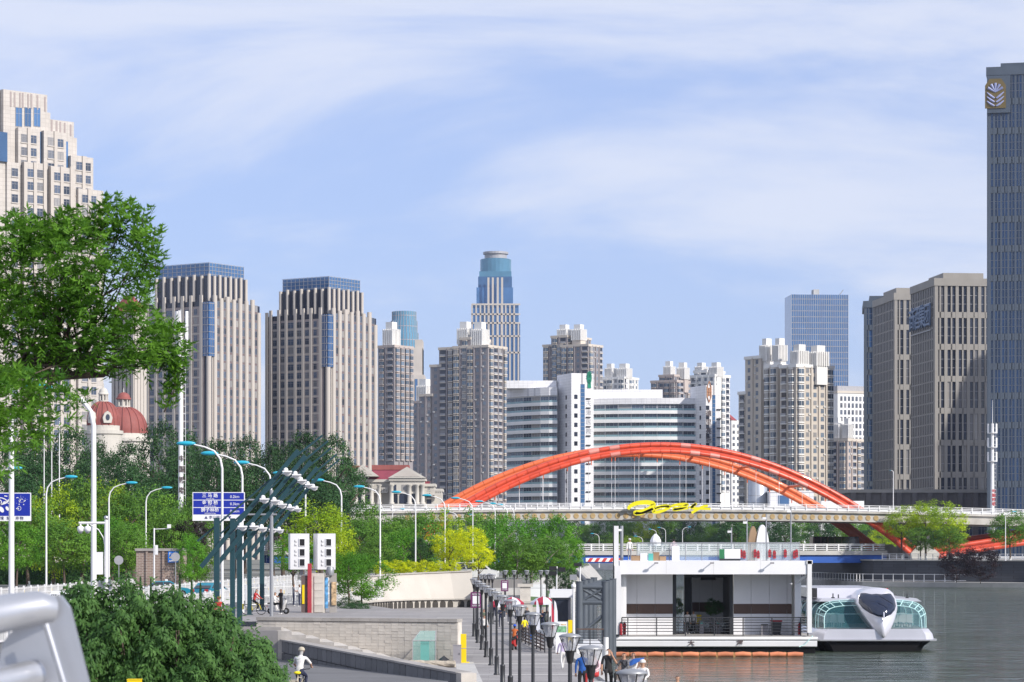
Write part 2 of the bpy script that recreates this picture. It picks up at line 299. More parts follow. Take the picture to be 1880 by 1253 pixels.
# ------------------------------------------------------------------ the red arch bridge (upper deck) and the blue girder bridge under it
mat('arch_red', (0.58, 0.062, 0.022), 0.34, var=0.22, scale=0.5, rnd=0.16, coat=0.25); mat('arch_orange', (0.62, 0.125, 0.035), 0.45, var=0.06, scale=0.1, rnd=0.05, coat=0.2)
mat('arch_pale', (0.62, 0.22, 0.18), 0.4, var=0.08, rnd=0.15); mat('medallion_gold', (0.36, 0.25, 0.11), 0.6, var=0.15, scale=1.5)
mat('sign_yellow', (0.80, 0.72, 0.0), 0.5, var=0.03); mat('girder_blue', (0.01, 0.09, 0.42), 0.5, var=0.15, scale=0.3)
mat('stained_concrete', (0.40, 0.38, 0.35), 0.85, var=0.25, scale=0.35)
BA = R(13); BS = 1.06; BC = (26.6 * BS, 532 * BS, EYE * (1 - BS))      # a span of 107 m
BR = thing('arch_bridge', 'long road bridge with red and orange steel arch spanning the river', 'bridge', BC, BA); BR.scale = (BS, BS, BS)
def dz(x): return 14.0 - 0.00018 * x * x
def az(x): return 25.85 - 19.5 * (x / 50.6) ** 2           # rib centre line
random.seed(5)
def rib(y, name, m, pale, seg=2.0):
    """two tubes and a web, made of short bolted panels"""
    g = random.Random(3); r_ = 0.5; off = .62
    root = MB()
    xs = [-52.5 + i * seg for i in range(int(105 / seg) + 1)]
    for a, b in zip(xs[:-1], xs[1:]):
        for s_ in (1, -1):
            k = 3; pts = []
            for i in range(k):
                x = a + (b - a) * i / (k - 1) - 0.03 * (i - 1); sl = math.atan(-2 * 19.5 * x / 50.6 ** 2)
                pts.append((x - math.sin(sl) * off * s_, y, az(x) + math.cos(sl) * off * s_))
            c = Vector(pts[1])
            mb = MB().tube([Vector(p) - c for p in pts], r_ * (1 + g.uniform(-.012, .012)), 12)
            mm = m if not (pale and g.random() < .13 and -15 < x < 32) else 'arch_pale'
            obj('tube_panel', mb.mesh('tube_panel', mm), BR, c)
    w = MB(); n = 60
    for i in range(n):
        x0, x1 = -52.5 + 105 * i / n, -52.5 + 105 * (i + 1) / n
        w.prism_y([(x0, az(x0) - .55), (x1, az(x1) - .55), (x1, az(x1) + .55), (x0, az(x0) + .55)], y - 0.2, y + 0.2)
    o = w.build('web', m, BR); return o
rib(-10, 'near', 'arch_red', True); rib(10, 'far', 'arch_orange', False)
for x in (-30, -20, -10, 0, 10, 20, 30):
    MB().tube([(x, -9.4, az(x)), (x + 2.2, 9.4, az(x))], 0.28, 10).build('cross_brace', 'arch_orange', BR)
hm = {}
for s_ in (-1, 1):
    for i in range(-8, 9):
        x = i * 4.7
        MB().tube([(x, s_ * 10, dz(x)), (x, s_ * 10, az(x) - 1)], 0.04, 6).build('hanger', 'white_paint', BR)
        MB().tube([(x, s_ * 10, az(x) - 1.9), (x, s_ * 10, az(x) - .9)], 0.1, 6).build('hanger_socket', 'arch_orange', BR)
dk = MB(); xs = list(range(-130, 171, 6)); ey = 11.5
for a, b in zip(xs[:-1], xs[1:]):
    za, zb = dz(a), dz(b)
    for (y0, y1, t, bo) in ((-ey, ey, 0, -0.35), (-ey + .5, ey - .5, -0.35, -2.0)):
        dk.add([(a, y0, za + bo), (b, y0, zb + bo), (b, y1, zb + bo), (a, y1, za + bo), (a, y0, za + t), (b, y0, zb + t), (b, y1, zb + t), (a, y1, za + t)],
               [(3, 2, 1, 0), (4, 5, 6, 7), (0, 1, 5, 4), (2, 3, 7, 6)])
dk.build('deck', 'stained_concrete', BR)
md = MB().lathe([(0.52, 0), (0.52, 0.08), (0.45, 0.1)], 18, sm=False).mesh('medallion', 'medallion_gold')
for i in range(-31, 27):
    x = i * 1.63 + 0.6; obj('medallion', md, BR, (x, -ey + .5, dz(x) - 1.2), rot=(R(90), 0, 0))
for y in (-ey + .15, ey - .15):
    pts = [(x, y, dz(x)) for x in range(-130, 171, 15)]
    railing(BR, pts, 1.2, 2.1, (0.12, 0.5, 0.75, 1.0), 0.05, wide=0.16)
kb = MB()
for a, b in zip(xs[:-1], xs[1:]): kb.bar((a, -ey + .35, dz(a) + .3), (b, -ey + .35, dz(b) + .3), 0.12, 0.55)
kb.build('parapet_panel', 'white_paint', BR)
for x, y0 in ((-60, 0), (-95, 0), (55, 0), (92, 0), (130, 0)):
    MB().box(x - 1.2, x + 1.2, -6, 6, UP - 1, dz(x) - 1.95).build('pier', 'concrete', BR)
for y in (-10, 10):
    MB().prism_y([(51.0, 2.5), (50.2, 5.6), (52.0, 7.4), (54, 7.4), (56.2, 5.6), (55.6, 2.5)], y - 1.0, y + 1.0).build('arch_footing', 'concrete_pale', BR)
    MB().prism_y([(-51.5, 1), (-49.5, 6.5), (-52.5, 8.6), (-57.5, 6.5), (-57, 1)], y - 1.6, y + 1.6).build('arch_footing', 'concrete_pale', BR)
    pts = [(54.5 + t * 95, y, 6.2 + 7.6 * (1 - (1 - t) ** 2.0)) for t in [i / 16 for i in range(17)]]
    pt2 = [(x, yy, z - 1.5 + 0.3 * i / 16) for i, (x, yy, z) in enumerate(pts)]
    MB().tube(pts, 0.5, 10).build('side_arch_tube', 'arch_red', BR); MB().tube(pt2, 0.5, 10).build('side_arch_tube', 'arch_red', BR)
    w = MB()
    for i in range(16): w.add([pts[i], pts[i + 1], pt2[i + 1], pt2[i]], [(0, 1, 2, 3)])
    w.build('side_arch_web', 'arch_red', BR)
# yellow cursive 2024 hung on the railing
sg = thing('number_sign', 'big yellow cursive 2024 sign fixed to the bridge railing', 'sign')
D24 = 522 * BS; SIGN = dict(x0=1150, x1=1306)
def stroke(pts, name, w, parent, y):
    pts = [Vector(p) for p in pts]; mb = MB(); n = len(pts)
    L, Rr = [], []
    for i, p in enumerate(pts):
        d = (pts[min(i + 1, n - 1)] - pts[max(i - 1, 0)]); d.normalize(); nn = Vector((-d.y, d.x)); ww = w(i / (n - 1)) / 2
        L.append(p + nn * ww); Rr.append(p - nn * ww)
    for i in range(n - 1):
        q = [Rr[i], Rr[i + 1], L[i + 1], L[i]]
        mb.add([(v.x, y, v.y) for v in q] + [(v.x, y + .25, v.y) for v in q], [(0, 1, 2, 3), (7, 6, 5, 4), (0, 4, 5, 1), (3, 2, 6, 7)])
    mb.add([(Rr[0].x, y, Rr[0].y), (L[0].x, y, L[0].y), (L[0].x, y + .25, L[0].y), (Rr[0].x, y + .25, Rr[0].y)], [(0, 1, 2, 3)])
    return mb.build(name, 'sign_yellow', parent)
def spl(ctrl, n=60):
    """Catmull-Rom through crop pixels of the sign (8.545 px per photo px)"""
    c = [Vector((1120 + x / 8.545, 900 + y / 8.545)) for x, y in ctrl]; c = [c[0] * 2 - c[1]] + c + [c[-1] * 2 - c[-2]]; out = []
    m = len(c) - 3
    for i in range(m):
        for k in range(n // m):
            t = k / (n // m); a, b, d, e = c[i:i + 4]
            p = 0.5 * ((2 * b) + (d - a) * t + (2 * a - 5 * b + 4 * d - e) * t * t + (3 * b - a - 3 * d + e) * t ** 3)
            out.append((PX(p.x, D24), PZ(p.y, D24)))
    return out
YS = 517.6 * BS
stroke(spl([(270, 310), (300, 260), (400, 215), (540, 200), (640, 215), (660, 250), (590, 310), (480, 345), (380, 360), (400, 375), (470, 375), (560, 340), (680, 290)]), 'digit_two', lambda t: 0.5 + 0.5 * math.sin(math.pi * min(1, t * 1.15)) ** .7, sg, YS)
stroke(spl([(680, 290), (780, 258), (900, 255), (910, 280), (820, 325), (720, 352), (660, 345), (690, 310), (790, 275), (930, 262)]), 'digit_zero', lambda t: 0.46 + 0.14 * math.sin(math.pi * t), sg, YS)
stroke(spl([(930, 262), (1040, 235), (1160, 230), (1185, 245), (1110, 280), (980, 305), (1010, 315), (1120, 300), (1220, 290)]), 'digit_two', lambda t: 0.46 + 0.2 * math.sin(math.pi * t), sg, YS)
stroke(spl([(1220, 290), (1300, 235), (1320, 228), (1260, 285), (1370, 295), (1570, 305)]), 'digit_four', lambda t: 0.42 + 0.12 * math.sin(math.pi * t), sg, YS - .02)
stroke(spl([(1510, 255), (1440, 262), (1350, 310), (1250, 368)]), 'digit_four', lambda t: 0.5, sg, YS - .04)
fr = MB(); fx = [PX(1150 + i * 15.6, D24) for i in range(11)]; z0, z1 = PZ(943, D24), PZ(930, D24)
for x in fx: fr.bar((x, YS + .3, z0), (x, YS + .3, z1), .07)
for a in (z0, z1): fr.bar((fx[0], YS + .3, a), (fx[-1], YS + .3, a), .07)
for x in fx[::3]: fr.bar((x, YS + .3, (z0 + z1) / 2), (x + .2, YS + 3.2 + (x - fx[0]) * .22, (z0 + z1) / 2 + .3), .07)
fr.build('support_frame', 'grey_metal', sg)

# blue girder bridge under the arch
LB = thing('girder_bridge', 'low blue girder bridge with white railing beneath the red arch', 'bridge', BC, BA); LB.scale = (BS, BS, BS)
mb = MB().box(-75, 46.5, -8, 8, 5.3, 6.15); mb.build('deck', 'concrete_pale', LB)
for y in (-7.2, 0, 7.2): MB().box(-75, 46.5, y - .35, y + .35, 3.75, 5.3).build('girder', 'girder_blue', LB)
for y in (-7.8, 7.8): railing(LB, [(-75, y, 6.15), (-30, y, 6.15), (10, y, 6.15), (46, y, 6.15)], 1.25, 2.4, (0.2, 0.5, 0.8, 1.0), 0.07, wide=0.3)
for x in (-22, 16): MB().box(x - .8, x + .8, -6, 6, -4, 3.75).build('pier', 'concrete', LB)
MB().box(46.5, 52, -9, 9, -2, 5.2).build('abutment', 'shaded_quay_stone', LB)
hz = MB()
mat('hazard_red', (0.5, 0.03, 0.03), 0.5); 
hp = obj('height_board', MB().prism_y([(-14.6, 4.0), (-6.6, 4.0), (-8.2, 4.75), (-14.6, 4.75)], -7.75, -7.65).mesh('height_board', 'white_paint'), LB)
for i in range(5): MB().prism_y([(-14.3 + i * 1.4, 4.02), (-13.6 + i * 1.4, 4.02), (-13.1 + i * 1.4, 4.72), (-13.8 + i * 1.4, 4.72)], -7.8, -7.755).build('stripe', 'hazard_red', hp)
# ------------------------------------------------------------------ skyline
def frame(xc, d, b):
    """near corner at photo column xc, distance d; right face leaves at angle b. Returns base point and the two px -> length maps"""
    X = PX(xc, d); c, s = math.cos(b), math.sin(b)
    def u(px): k = (px - CX) / F; return (k * d - X) / (c - k * s)
    def v(px): k = (px - CX) / F; return (X - k * d) / (s + k * c)
    return (X, d, UP), u, v
def win_mesh(w, h, depth=0.12, mull=1, glass=0, fr=1, trans=True):
    mb = MB().box(-w / 2, w / 2, -depth * .4, depth, 0, h, glass); t = 0.07
    for x in [-w / 2 + t / 2, w / 2 - t / 2] + [-w / 2 + w * (i + 1) / (mull + 1) for i in range(mull)]: mb.box(x - t / 2, x + t / 2, -depth, -depth * .4, 0, h, fr)
    for z in [t / 2, h - t / 2] + ([h * .68] if trans else []): mb.box(-w / 2, w / 2, -depth * .9, -depth * .4, z - t / 2, z + t / 2, fr)
    return mb
LF = -math.pi / 2                                        # turn of a piece on the left (x = 0) face

# --- stepped cream tower at the far left
def cream_tower():
    d = 735; b = R(43); base, u, v = frame(15, d, b)
    T = thing('stepped_tower', 'tall cream stone tower stepping down to the right behind the leafy tree', 'building', base, b)
    z = lambda y: PZ(y, d) - UP
    def zz(px, y):                                       # height of a roof edge seen at px on the right face
        dd = d + u(px) * math.sin(b); return PZ(y, dd) - UP
    def blk(name, p0, p1, off, depth, top, m='cream_panel'):
        MB().box(u(p0), u(p1), off, depth, 0, top).build(name, m, T)
    D = 34
    blk('tower_core', 15.5, 96, 2.5, D, zz(16, 162)); blk('roof_step', 97, 103, 2.8, D - 2, zz(100, 205)); blk('roof_step', 103.2, 147, 3.0, D, zz(104, 217)); blk('roof_step', 147.2, 154, 3.4, D, zz(150, 251))
    blk('roof_step', 154.2, 175, 4.0, D, zz(156, 283)); blk('roof_step', 175.2, 190, 4.4, D, zz(176, 350))
    blk('stair_glass', 175.3, 181.5, 3.5, 12, zz(176, 303), 'blue_glass')
    MB().box(-3, -0.05, 1, D, 0, zz(16, 297)).build('side_wing', 'cream_panel', T)
    MB().box(-6, -.1, 0.2, 12, zz(10, 297), zz(10, 243)).build('corner_glass', 'blue_glass', T)
    MB().box(-7, -.1, 4, 14, zz(10, 240), zz(10, 163)).build('side_tower', 'cream_panel', T)
    for x0, x1, top, off in ((38, 78, 233, 1.2), (85, 126, 239, 1.2), (134, 175, 285, 1.0), (14, 36, 297, .3), (44, 84, 297, 0), (93, 134, 305, 0), (144, 190, 346, 0)):
        blk('front_bay', x0, x1, off, 5, zz(x0, top))
    blk('glass_slot', 78.5, 84.5, 2.3, 5, zz(80, 240), 'blue_glass'); blk('glass_slot', 126.5, 133.5, 2.3, 5, zz(128, 258), 'blue_glass')
    wd = Pieces('window', win_mesh(2.0, 2.25, .15, 1), ['window_glass', 'frame_grey'], T); fh = 22.4 * d / F * 1.0
    sill = Pieces('sill', MB().box(-1.15, 1.15, -.22, .1, -.25, 0), 'cream', T)
    def column(px, ytop, off, n):
        for i in range(n):
            zt = zz(px, ytop) - 2.25 - i * fh * 1.07
            if zt < 18: break
            wd.put(u(px), off - .02, zt); sill.put(u(px), off - .02, zt)
    for px, yt, off in ((49, 246, 1.2), (65.5, 248, 1.2), (98, 252, 1.2), (115, 255, 1.2), (149, 297, 1.0), (164.5, 299, 1.0)): column(px, yt, off, 3)
    for px, yt, off in ((28, 309, .3), (55.5, 310.5, 0), (72.5, 312, 0), (105, 317, 0), (121.5, 319, 0), (156, 358, 0), (171, 360, 0), (88.5, 337, 2.3)): column(px, yt, off, 26)
    wd.done(); sill.done()
    tall = Pieces('tall_window', win_mesh(2.1, 5.2, .15, 1), ['blue_glass', 'frame_grey'], T)
    for px in (43.5, 60, 77): tall.put(u(px), 2.48, zz(px, 231))
    tall.done()
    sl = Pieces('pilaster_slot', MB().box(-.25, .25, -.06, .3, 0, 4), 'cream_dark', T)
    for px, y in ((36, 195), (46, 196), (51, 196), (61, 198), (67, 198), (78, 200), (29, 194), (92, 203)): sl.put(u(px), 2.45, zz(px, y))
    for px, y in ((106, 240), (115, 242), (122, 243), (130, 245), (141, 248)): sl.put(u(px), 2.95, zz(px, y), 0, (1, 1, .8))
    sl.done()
    pil = Pieces('pilaster', MB().box(-.5, .5, -.35, .2, 0, 1), 'cream', T)
    for px, y, off in ((57, 234, 1.2), (106, 240, 1.2), (157, 286, 1), (64, 298, 0), (113, 306, 0), (163.5, 347, 0), (46, 298, 0), (82, 298, 0), (95, 306, 0), (131, 306, 0)): pil.put(u(px), off, 0, 0, (1, 1, zz(px, y) - .1))
    pil.done()
cream_tower()

mat('spandrel_brown', (0.15, 0.115, 0.12), 0.7, var=0.1)
# --- twin office towers with cream fins
def twin(label, d, xc, xl, xr, ybody, cxc, cxl, cxr, ycrown, yglass, low):
    b = R(56); base, u, v = frame(xc, d, b); z = lambda y: PZ(y, d) - UP
    T = thing('finned_tower', label, 'building', base, b, 'twin office towers with cream fins'); W_, V_ = u(xr), v(xl); H = z(ybody); fh = 3.32
    MB().box(.9, W_, .9, V_, 0, H - 1).build('glass_core', 'core_dark', T)
    # right face: fins with panes between
    n = 8; fin = Pieces('fin', MB().lathe([(.78, 0), (.78, 1)], 10, sm=True), 'cream', T); pane = Pieces('window', win_mesh(2.2, 2.5, .1, 1, trans=False), ['window_glass', 'frame_grey'], T)
    sp = Pieces('spandrel', MB().box(-1.5, 1.5, -.1, .2, 0, .8), 'spandrel_brown', T)
    x0 = 4.2; st = (W_ - x0 - .8) / (n - 1); fl = int((H - low) / fh)
    for i in range(n):
        fin.put(x0 + i * st, .75, 0, 0, (st * .33, 1.1, H + (1.2 if i % 2 == 0 else .4) - (0 if i < n - 1 else 4)))
        if i < n - 1:
            for k in range(fl):
                sx = st / 3.3
                pane.put(x0 + (i + .5) * st, .85, H - 3.3 - k * fh, 0, (sx, 1, 1)); sp.put(x0 + (i + .5) * st, .85, H - 4.15 - k * fh, 0, (sx * .9, 1, 1))
    pane.done(); sp.done()
    # left face: stone grid of windows
    cols = [(.10, .5), (.25, .62), (.385, 1.05), (.55, 1.05), (.70, .62), (.85, .62)]; y0 = 4.2; L = V_ - y0
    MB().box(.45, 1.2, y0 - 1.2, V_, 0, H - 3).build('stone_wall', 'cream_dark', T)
    pr_ = Pieces('pier', MB().box(-.6, .6, -.5, .2, 0, 1), 'cream', T); wd = Pieces('window', win_mesh(3.1, 2.3, .12, 1), ['window_glass', 'frame_grey'], T)
    bd = Pieces('sill_band', MB().box(-L / 2, L / 2, -.12, .2, 0, .5), 'cream', T)
    edges = [0, .175, .32, .465, .635, .775, .925, 1.0]
    for e in edges: pr_.put(.45, y0 + e * L, 0, LF, (1, 1, H + (1.3 if e < 1 else .5)))
    for k in range(fl):
        zk = H - 6.2 - k * fh; bd.put(.45, y0 + L / 2, zk - .75, LF)
        for c, w in cols: wd.put(.45, y0 + c * L, zk, LF, (w, 1, 1))
    pr_.done(); wd.done(); bd.done()
    # glass corner shaft above a round corner column
    MB().box(.2, 4.0, .2, 3.6, H - 22, H - 1.5).build('corner_glass', 'navy_glass', T)
    cg = MB()
    for k in range(8): cg.box(.08, 4.1, .08, 3.7, H - 21 + k * 2.7, H - 20.8 + k * 2.7)
    for t in (1.1, 2.2, 3.3): cg.box(t - .06, t + .06, .06, .3, H - 22, H - 1.5); cg.box(.06, .3, t - .06, t + .06, H - 22, H - 1.5)
    cg.build('corner_mullions', 'frame_grey', T)
    fin.put(1.0, 1.0, 0, 0, (1.25, 1.25, H - 22)); fin.put(3.0, 1.2, 0, 0, (.5, .5, H - 22))
    # crown
    cu, cv = u(cxc) + 2.6, 2.6
    Hc, Hg = z(ycrown) + 1.5, z(yglass) + 2
    def pos_u(px): k = (px - CX) / F; X, Yb = base[0] - math.sin(b) * cv, base[1] + math.cos(b) * cv; return (k * Yb - X) / (math.cos(b) - k * math.sin(b))
    def pos_v(px): k = (px - CX) / F; X, Yb = base[0] + math.cos(b) * cu, base[1] + math.sin(b) * cu; return (X - k * Yb) / (math.sin(b) + k * math.cos(b))
    cw, cl = pos_u(cxr), pos_v(cxl)
    MB().box(cu + .8, cw - .4, cv + .8, cl - .4, H - 2, Hc - .6).build('crown_core', 'core_dark', T)
    MB().box(cu, cu + .1, cv, cl, 0, 1)
    for i in range(8): fin.put(cu + .5 + (cw - cu - .9) * i / 7, cv + .6, H - 2, 0, (.85, .85, Hc - H + 2 - (.5 if i % 2 else 0)))
    for i in range(1, 8): fin.put(cu + .6, cv + .5 + (cl - cv - .9) * i / 7, H - 2, 0, (.85, .85, Hc - H + 2 - (.5 if i % 2 else 0)))
    fin.done()
    # open glazed lantern on the roof
    x0_, x1_, y0_, y1_ = cu + 1.1, cw - 1.2, cv + 1.1, cl - 1.2
    MB().box(x0_, x1_, y0_, y1_, Hc - .6, Hg - .2).build('roof_lantern', 'blue_glass', T)
    lm = MB()
    for k in range(12):
        t = k / 11; lm.box(x0_ + (x1_ - x0_) * t - .08, x0_ + (x1_ - x0_) * t + .08, y0_ - .12, y0_, Hc - .6, Hg); lm.box(x0_ - .12, x0_, y0_ + (y1_ - y0_) * t - .08, y0_ + (y1_ - y0_) * t + .08, Hc - .6, Hg)
    for k in range(4):
        zz = Hc + (Hg - Hc) * k / 3 - .1; lm.box(x0_ - .15, x1_ + .15, y0_ - .15, y0_ - .02, zz, zz + .15); lm.box(x0_ - .15, x0_ - .02, y0_ - .02, y1_ + .15, zz, zz + .15)
    lm.build('lantern_frame', 'frame_grey', T)
    return T
twin('cream finned office tower with glass roof lantern, behind the white mast', 1030, 384, 262, 480, 547, 386, 284, 455, 508, 489, 34)
twin('cream finned office tower with glass roof lantern, the one farther from the mast', 1060, 603, 489, 694, 570, 607, 512, 668, 532, 514, 30)
def block(name, label, xl, xc, xr, ytop, d, bdeg, m, group=None, cat='building'):
    b = R(bdeg); base, u, v = frame(xc, d, b); T = thing(name, label, cat, base, b, group)
    return T, u(xr), v(xl), PZ(ytop, d) - UP, u, v
mat('brown_wall', (0.12, 0.085, 0.08), 0.8, var=0.1); mat('roof_red', (0.27, 0.05, 0.055), 0.7, var=0.12, scale=0.5)
T, w, v_, H, u, v = block('red_roofed_block', 'dark brick block with a red hipped roof, partly hidden by the leafy tree', 206, 246, 268, 572, 900, 50, None)
MB().box(0, w, 0, v_, 0, H).build('wall', 'brown_wall', T); MB().add([(-.6, -.6, H), (w + .6, -.6, H), (w + .6, v_ + .6, H), (-.6, v_ + .6, H), (w * .5, v_ * .3, H + 5.5), (w * .5, v_ * .7, H + 5.5)], [(0, 1, 4), (1, 2, 5, 4), (2, 3, 5), (3, 0, 4, 5), (3, 2, 1, 0)]).build('roof', 'roof_red', T)
pc = Pieces('pilaster', MB().box(-.6, .6, -.3, .2, 0, 1), 'cream', T); wn_ = Pieces('window', win_mesh(1.8, 2.2), ['window_glass', 'frame_grey'], T)
for i in range(4): pc.put(.6 + (w - 1.2) * i / 3, 0, 0, 0, (1, 1, H)); 
for i in range(6): pc.put(0, .6 + (v_ - 1.2) * i / 5, 0, LF, (1, 1, H))
for k in range(14):
    for i in range(3): wn_.put(.6 + (w - 1.2) * (i + .5) / 3, -.02, H - 4 - 3.4 * k)
    for i in range(5): wn_.put(-.02, .6 + (v_ - 1.2) * (i + .5) / 5, H - 4 - 3.4 * k, LF)
pc.done(); wn_.done()

# --- residential towers with paired white roof combs
mat('res_beige', (0.43, 0.37, 0.34), 0.85, var=0.07, scale=0.1); mat('res_grey', (0.27, 0.25, 0.26), 0.85, var=0.07, scale=0.1); mat('res_white', (0.72, 0.71, 0.69), 0.8, var=0.05, scale=0.2)
mat('res_cream', (0.52, 0.47, 0.41), 0.85, var=0.07, scale=0.1)
mat('balcony_glass', (0.10, 0.14, 0.19), 0.12, var=0.1, rnd=0.5, spec=0.8, curtain=0.6); mat('ac_white', (0.55, 0.55, 0.54), .6)
def comb(T, x0, x1, y0, y1, z, h, n=5):
    """white roof screen: two tiers of ribs under a plain cap"""
    m = MB(); m.box(x0, x1, y0, y1, z, z + h * .62); i0 = .14 * (x1 - x0); j0 = .14 * (y1 - y0); m.box(x0 + i0, x1 - i0, y0 + j0, y1 - j0, z + h * .62, z + h)
    m.build('roof_screen', 'res_white', T); r = MB()
    for i in range(n + 1):
        t = i / n; xx = x0 + (x1 - x0) * t; yy = y0 + (y1 - y0) * t; tw = (x1 - x0) / n * .22; tv = (y1 - y0) / n * .22
        r.box(xx - tw, xx + tw, y0 - .5, y0 + .1, z, z + h * .7); r.box(x0 - .5, x0 + .1, yy - tv, yy + tv, z, z + h * .7)
    r.build('screen_ribs', 'res_white', T)
def res_wing(T, off, w, l, H, wall, wallr, low, fh=3.0, bays=True, seed=0, mod=3.4):
    """one wing: x right, y along the left face; off is its near corner"""
    g = random.Random(seed); ox, oy = off
    MB().box(ox, ox + w, oy, oy + l, 0, H).build('wall', wall, T)
    MB().box(ox - .35, ox + w + .35, oy - .35, oy + l + .35, H - .5, H + .7).build('parapet', wallr, T)
    win = Pieces('window', win_mesh(1.5, 1.7, .1, 1), ['balcony_glass', 'frame_grey'], T)
    bay = Pieces('bay_window', MB().box(-1.1, 1.1, -.9, 0, .55, 2.3, 0).box(-1.25, 1.25, -1.0, 0, 0, .5, 1).box(-.05, .05, -.95, -.8, .5, 2.4, 1).box(-1.2, 1.2, -1.0, 0, 2.3, 2.65, 1), ['balcony_glass', wallr], T)
    bal = Pieces('balcony', MB().box(-1.4, 1.4, -.15, .05, .1, 2.6, 0).box(-1.55, 1.55, -.55, 0, -.25, .12, 1).box(-1.5, 1.5, -.5, -.42, .1, .95, 2), ['dark_glass', wallr, 'frame_grey'], T)
    pil = Pieces('pilaster', MB().box(-.3, .3, -.5, .1, 0, 1), wall, T); ac = Pieces('air_conditioner', MB().box(-.42, .42, -.4, 0, 0, .6), 'ac_white', T)
    fl = int((H - low) / fh)
    for L, side in ((w, 0), (l, 1)):
        n = max(1, int(L / mod)); kinds = [g.choice('wbgwb') if bays else g.choice('wwg') for _ in range(n)]
        for i, kd in enumerate(kinds):
            t = L * (i + .5) / n; s_ = min(1.0, L / n / 3.2)
            for k in range(fl):
                z = H - 3.4 - k * fh
                x, y, rz = (ox + t, oy, 0) if side == 0 else (ox, oy + t, LF)
                {'w': win, 'b': bay, 'g': bal}[kd].put(x, y, z + (.9 if kd == 'w' else 0), rz, (s_, 1, 1))
                if kd == 'w' and g.random() < .3: ac.put(x + (.9 if side == 0 else 0), y + (.9 if side else 0), z + .1, rz)
            if i: 
                x, y, rz = (ox + L * i / n, oy, 0) if side == 0 else (ox, oy + L * i / n, LF); pil.put(x, y, 0, rz, (1, 1, H))
    win.done(); bay.done(); bal.done(); pil.done(); ac.done(60)
def res(label, d, b, wings, combs, wall='res_grey', wallr='res_beige', low=25, seed=1):
    """wings: (xl, xc, xr, ytop) in photo columns, the first one sets the frame"""
    xl, xc, xr, yt = wings[0]; bb = R(b); base, u, v = frame(xc, d, bb); T = thing('apartment_tower', label, 'building', base, bb, 'apartment towers with white roof screens')
    for i, (xl, xc2, xr, yt) in enumerate(wings):
        # later wings stand back along the left face or forward on the right one
        if xc2 <= xc: oy = v(xc2); ox = .8 * (i > 0); base2 = oy
        else: oy = 0.0; ox = u(xc2)
        X, Yy = base[0] + math.cos(bb) * ox - math.sin(bb) * oy, base[1] + math.sin(bb) * ox + math.cos(bb) * oy
        k = (xr - CX) / F; w = (k * Yy - X) / (math.cos(bb) - k * math.sin(bb)); k = (xl - CX) / F; l = (X - k * Yy) / (math.sin(bb) + k * math.cos(bb))
        res_wing(T, (ox, oy), min(max(w, 4), 26), min(max(l, 4), 40), PZ(yt, Yy) - UP, wall, wallr, low, seed=seed + i)
    for (p0, p1, yb, yt_) in combs:
        k = ((p0 + p1) / 2 - CX) / F; mid = v((p0 + p1) / 2) if (p0 + p1) / 2 < xc else 0.; uu = u((p0 + p1) / 2) if mid == 0 else 0
        wpx = (p1 - p0) * d / F; e = wpx / (math.sin(bb) + math.cos(bb)) ; x = max(0, uu) + 2.5; y = mid - e * .5 + 1.2
        comb(T, x - e * .2, x + e * .8, y, y + e, PZ(yb, d) - UP - 1, (yb - yt_) * d / F + 1.5); MB().box(x - e * .2 + .1, x + e * .8 - .1, y + .1, y + e - .1, PZ(yb, d) - UP - 8, PZ(yb, d) - UP - 1).build('crown_base', wallr, T)
    return T
res('slim apartment tower with white ribbed crown, right next to the farther finned tower', 1300, 55, [(694, 724, 758, 636)], [(698, 727, 630, 592)], 'res_grey', 'res_beige', 45, 3)
res('low shaded white-crowned apartment tower left of the tallest grey apartment tower', 1420, 55, [(757, 790, 806, 738)], [(760, 789, 732, 697)], 'res_grey', 'res_beige', 30, 4)
res('tall grey apartment tower with two white crowns above the left end of the arch', 1230, 60, [(832, 896, 930, 636), (806, 834, 890, 640), (790, 808, 850, 672), (770, 792, 820, 726), (845, 862, 900, 622)], [(836, 864, 626, 590), (862, 892, 630, 592)], 'res_grey', 'res_cream', 25, 5)
res('grey apartment tower with twin white crowns behind the left slab of the hospital', 1400, 58, [(1030, 1080, 1106, 634), (997, 1032, 1070, 634), (1012, 1040, 1085, 618)], [(1020, 1045, 618, 595), (1046, 1072, 620, 596)], 'res_grey', 'res_cream', 60, 6)
res('white apartment block with two square crowns behind the middle of the hospital', 1500, 58, [(1104, 1146, 1172, 694)], [(1108, 1128, 690, 668), (1130, 1156, 692, 669)], 'res_white', 'res_white', 60, 7)
res('grey apartment tower with two white crowns behind the right slab of the hospital', 1450, 58, [(1195, 1242, 1282, 700), (1210, 1236, 1270, 690)], [(1216, 1236, 690, 664), (1240, 1262, 692, 666)], 'res_grey', 'res_beige', 50, 8)
res('pale white tower with small paired windows, just right of the hospital', 1350, 50, [(1268, 1312, 1340, 690), (1274, 1296, 1330, 682)], [(1272, 1294, 684, 666), (1298, 1322, 688, 667)], 'res_white', 'res_white', 30, 9)
res('wide beige apartment tower with stacked bay windows, right of the arch top', 1020, 33, [(1432, 1462, 1530, 672), (1404, 1424, 1450, 672), (1368, 1394, 1420, 656), (1356, 1366, 1390, 722)], [(1386, 1410, 652, 617), (1410, 1434, 654, 619), (1442, 1472, 666, 634), (1472, 1508, 666, 635)], 'res_cream', 'res_white', 16, 10)
res('shorter beige apartment tower between the wide beige one and the dark office towers', 1180, 52, [(1522, 1556, 1586, 808)], [(1524, 1544, 800, 768), (1544, 1562, 800, 770)], 'res_beige', 'res_cream', 18, 12)
T, w, v_, H, u, v = block('white_office_block', 'white office block with rows of dark windows behind the shorter beige apartments', 1530, 1538, 1600, 722, 1400, 22, None)
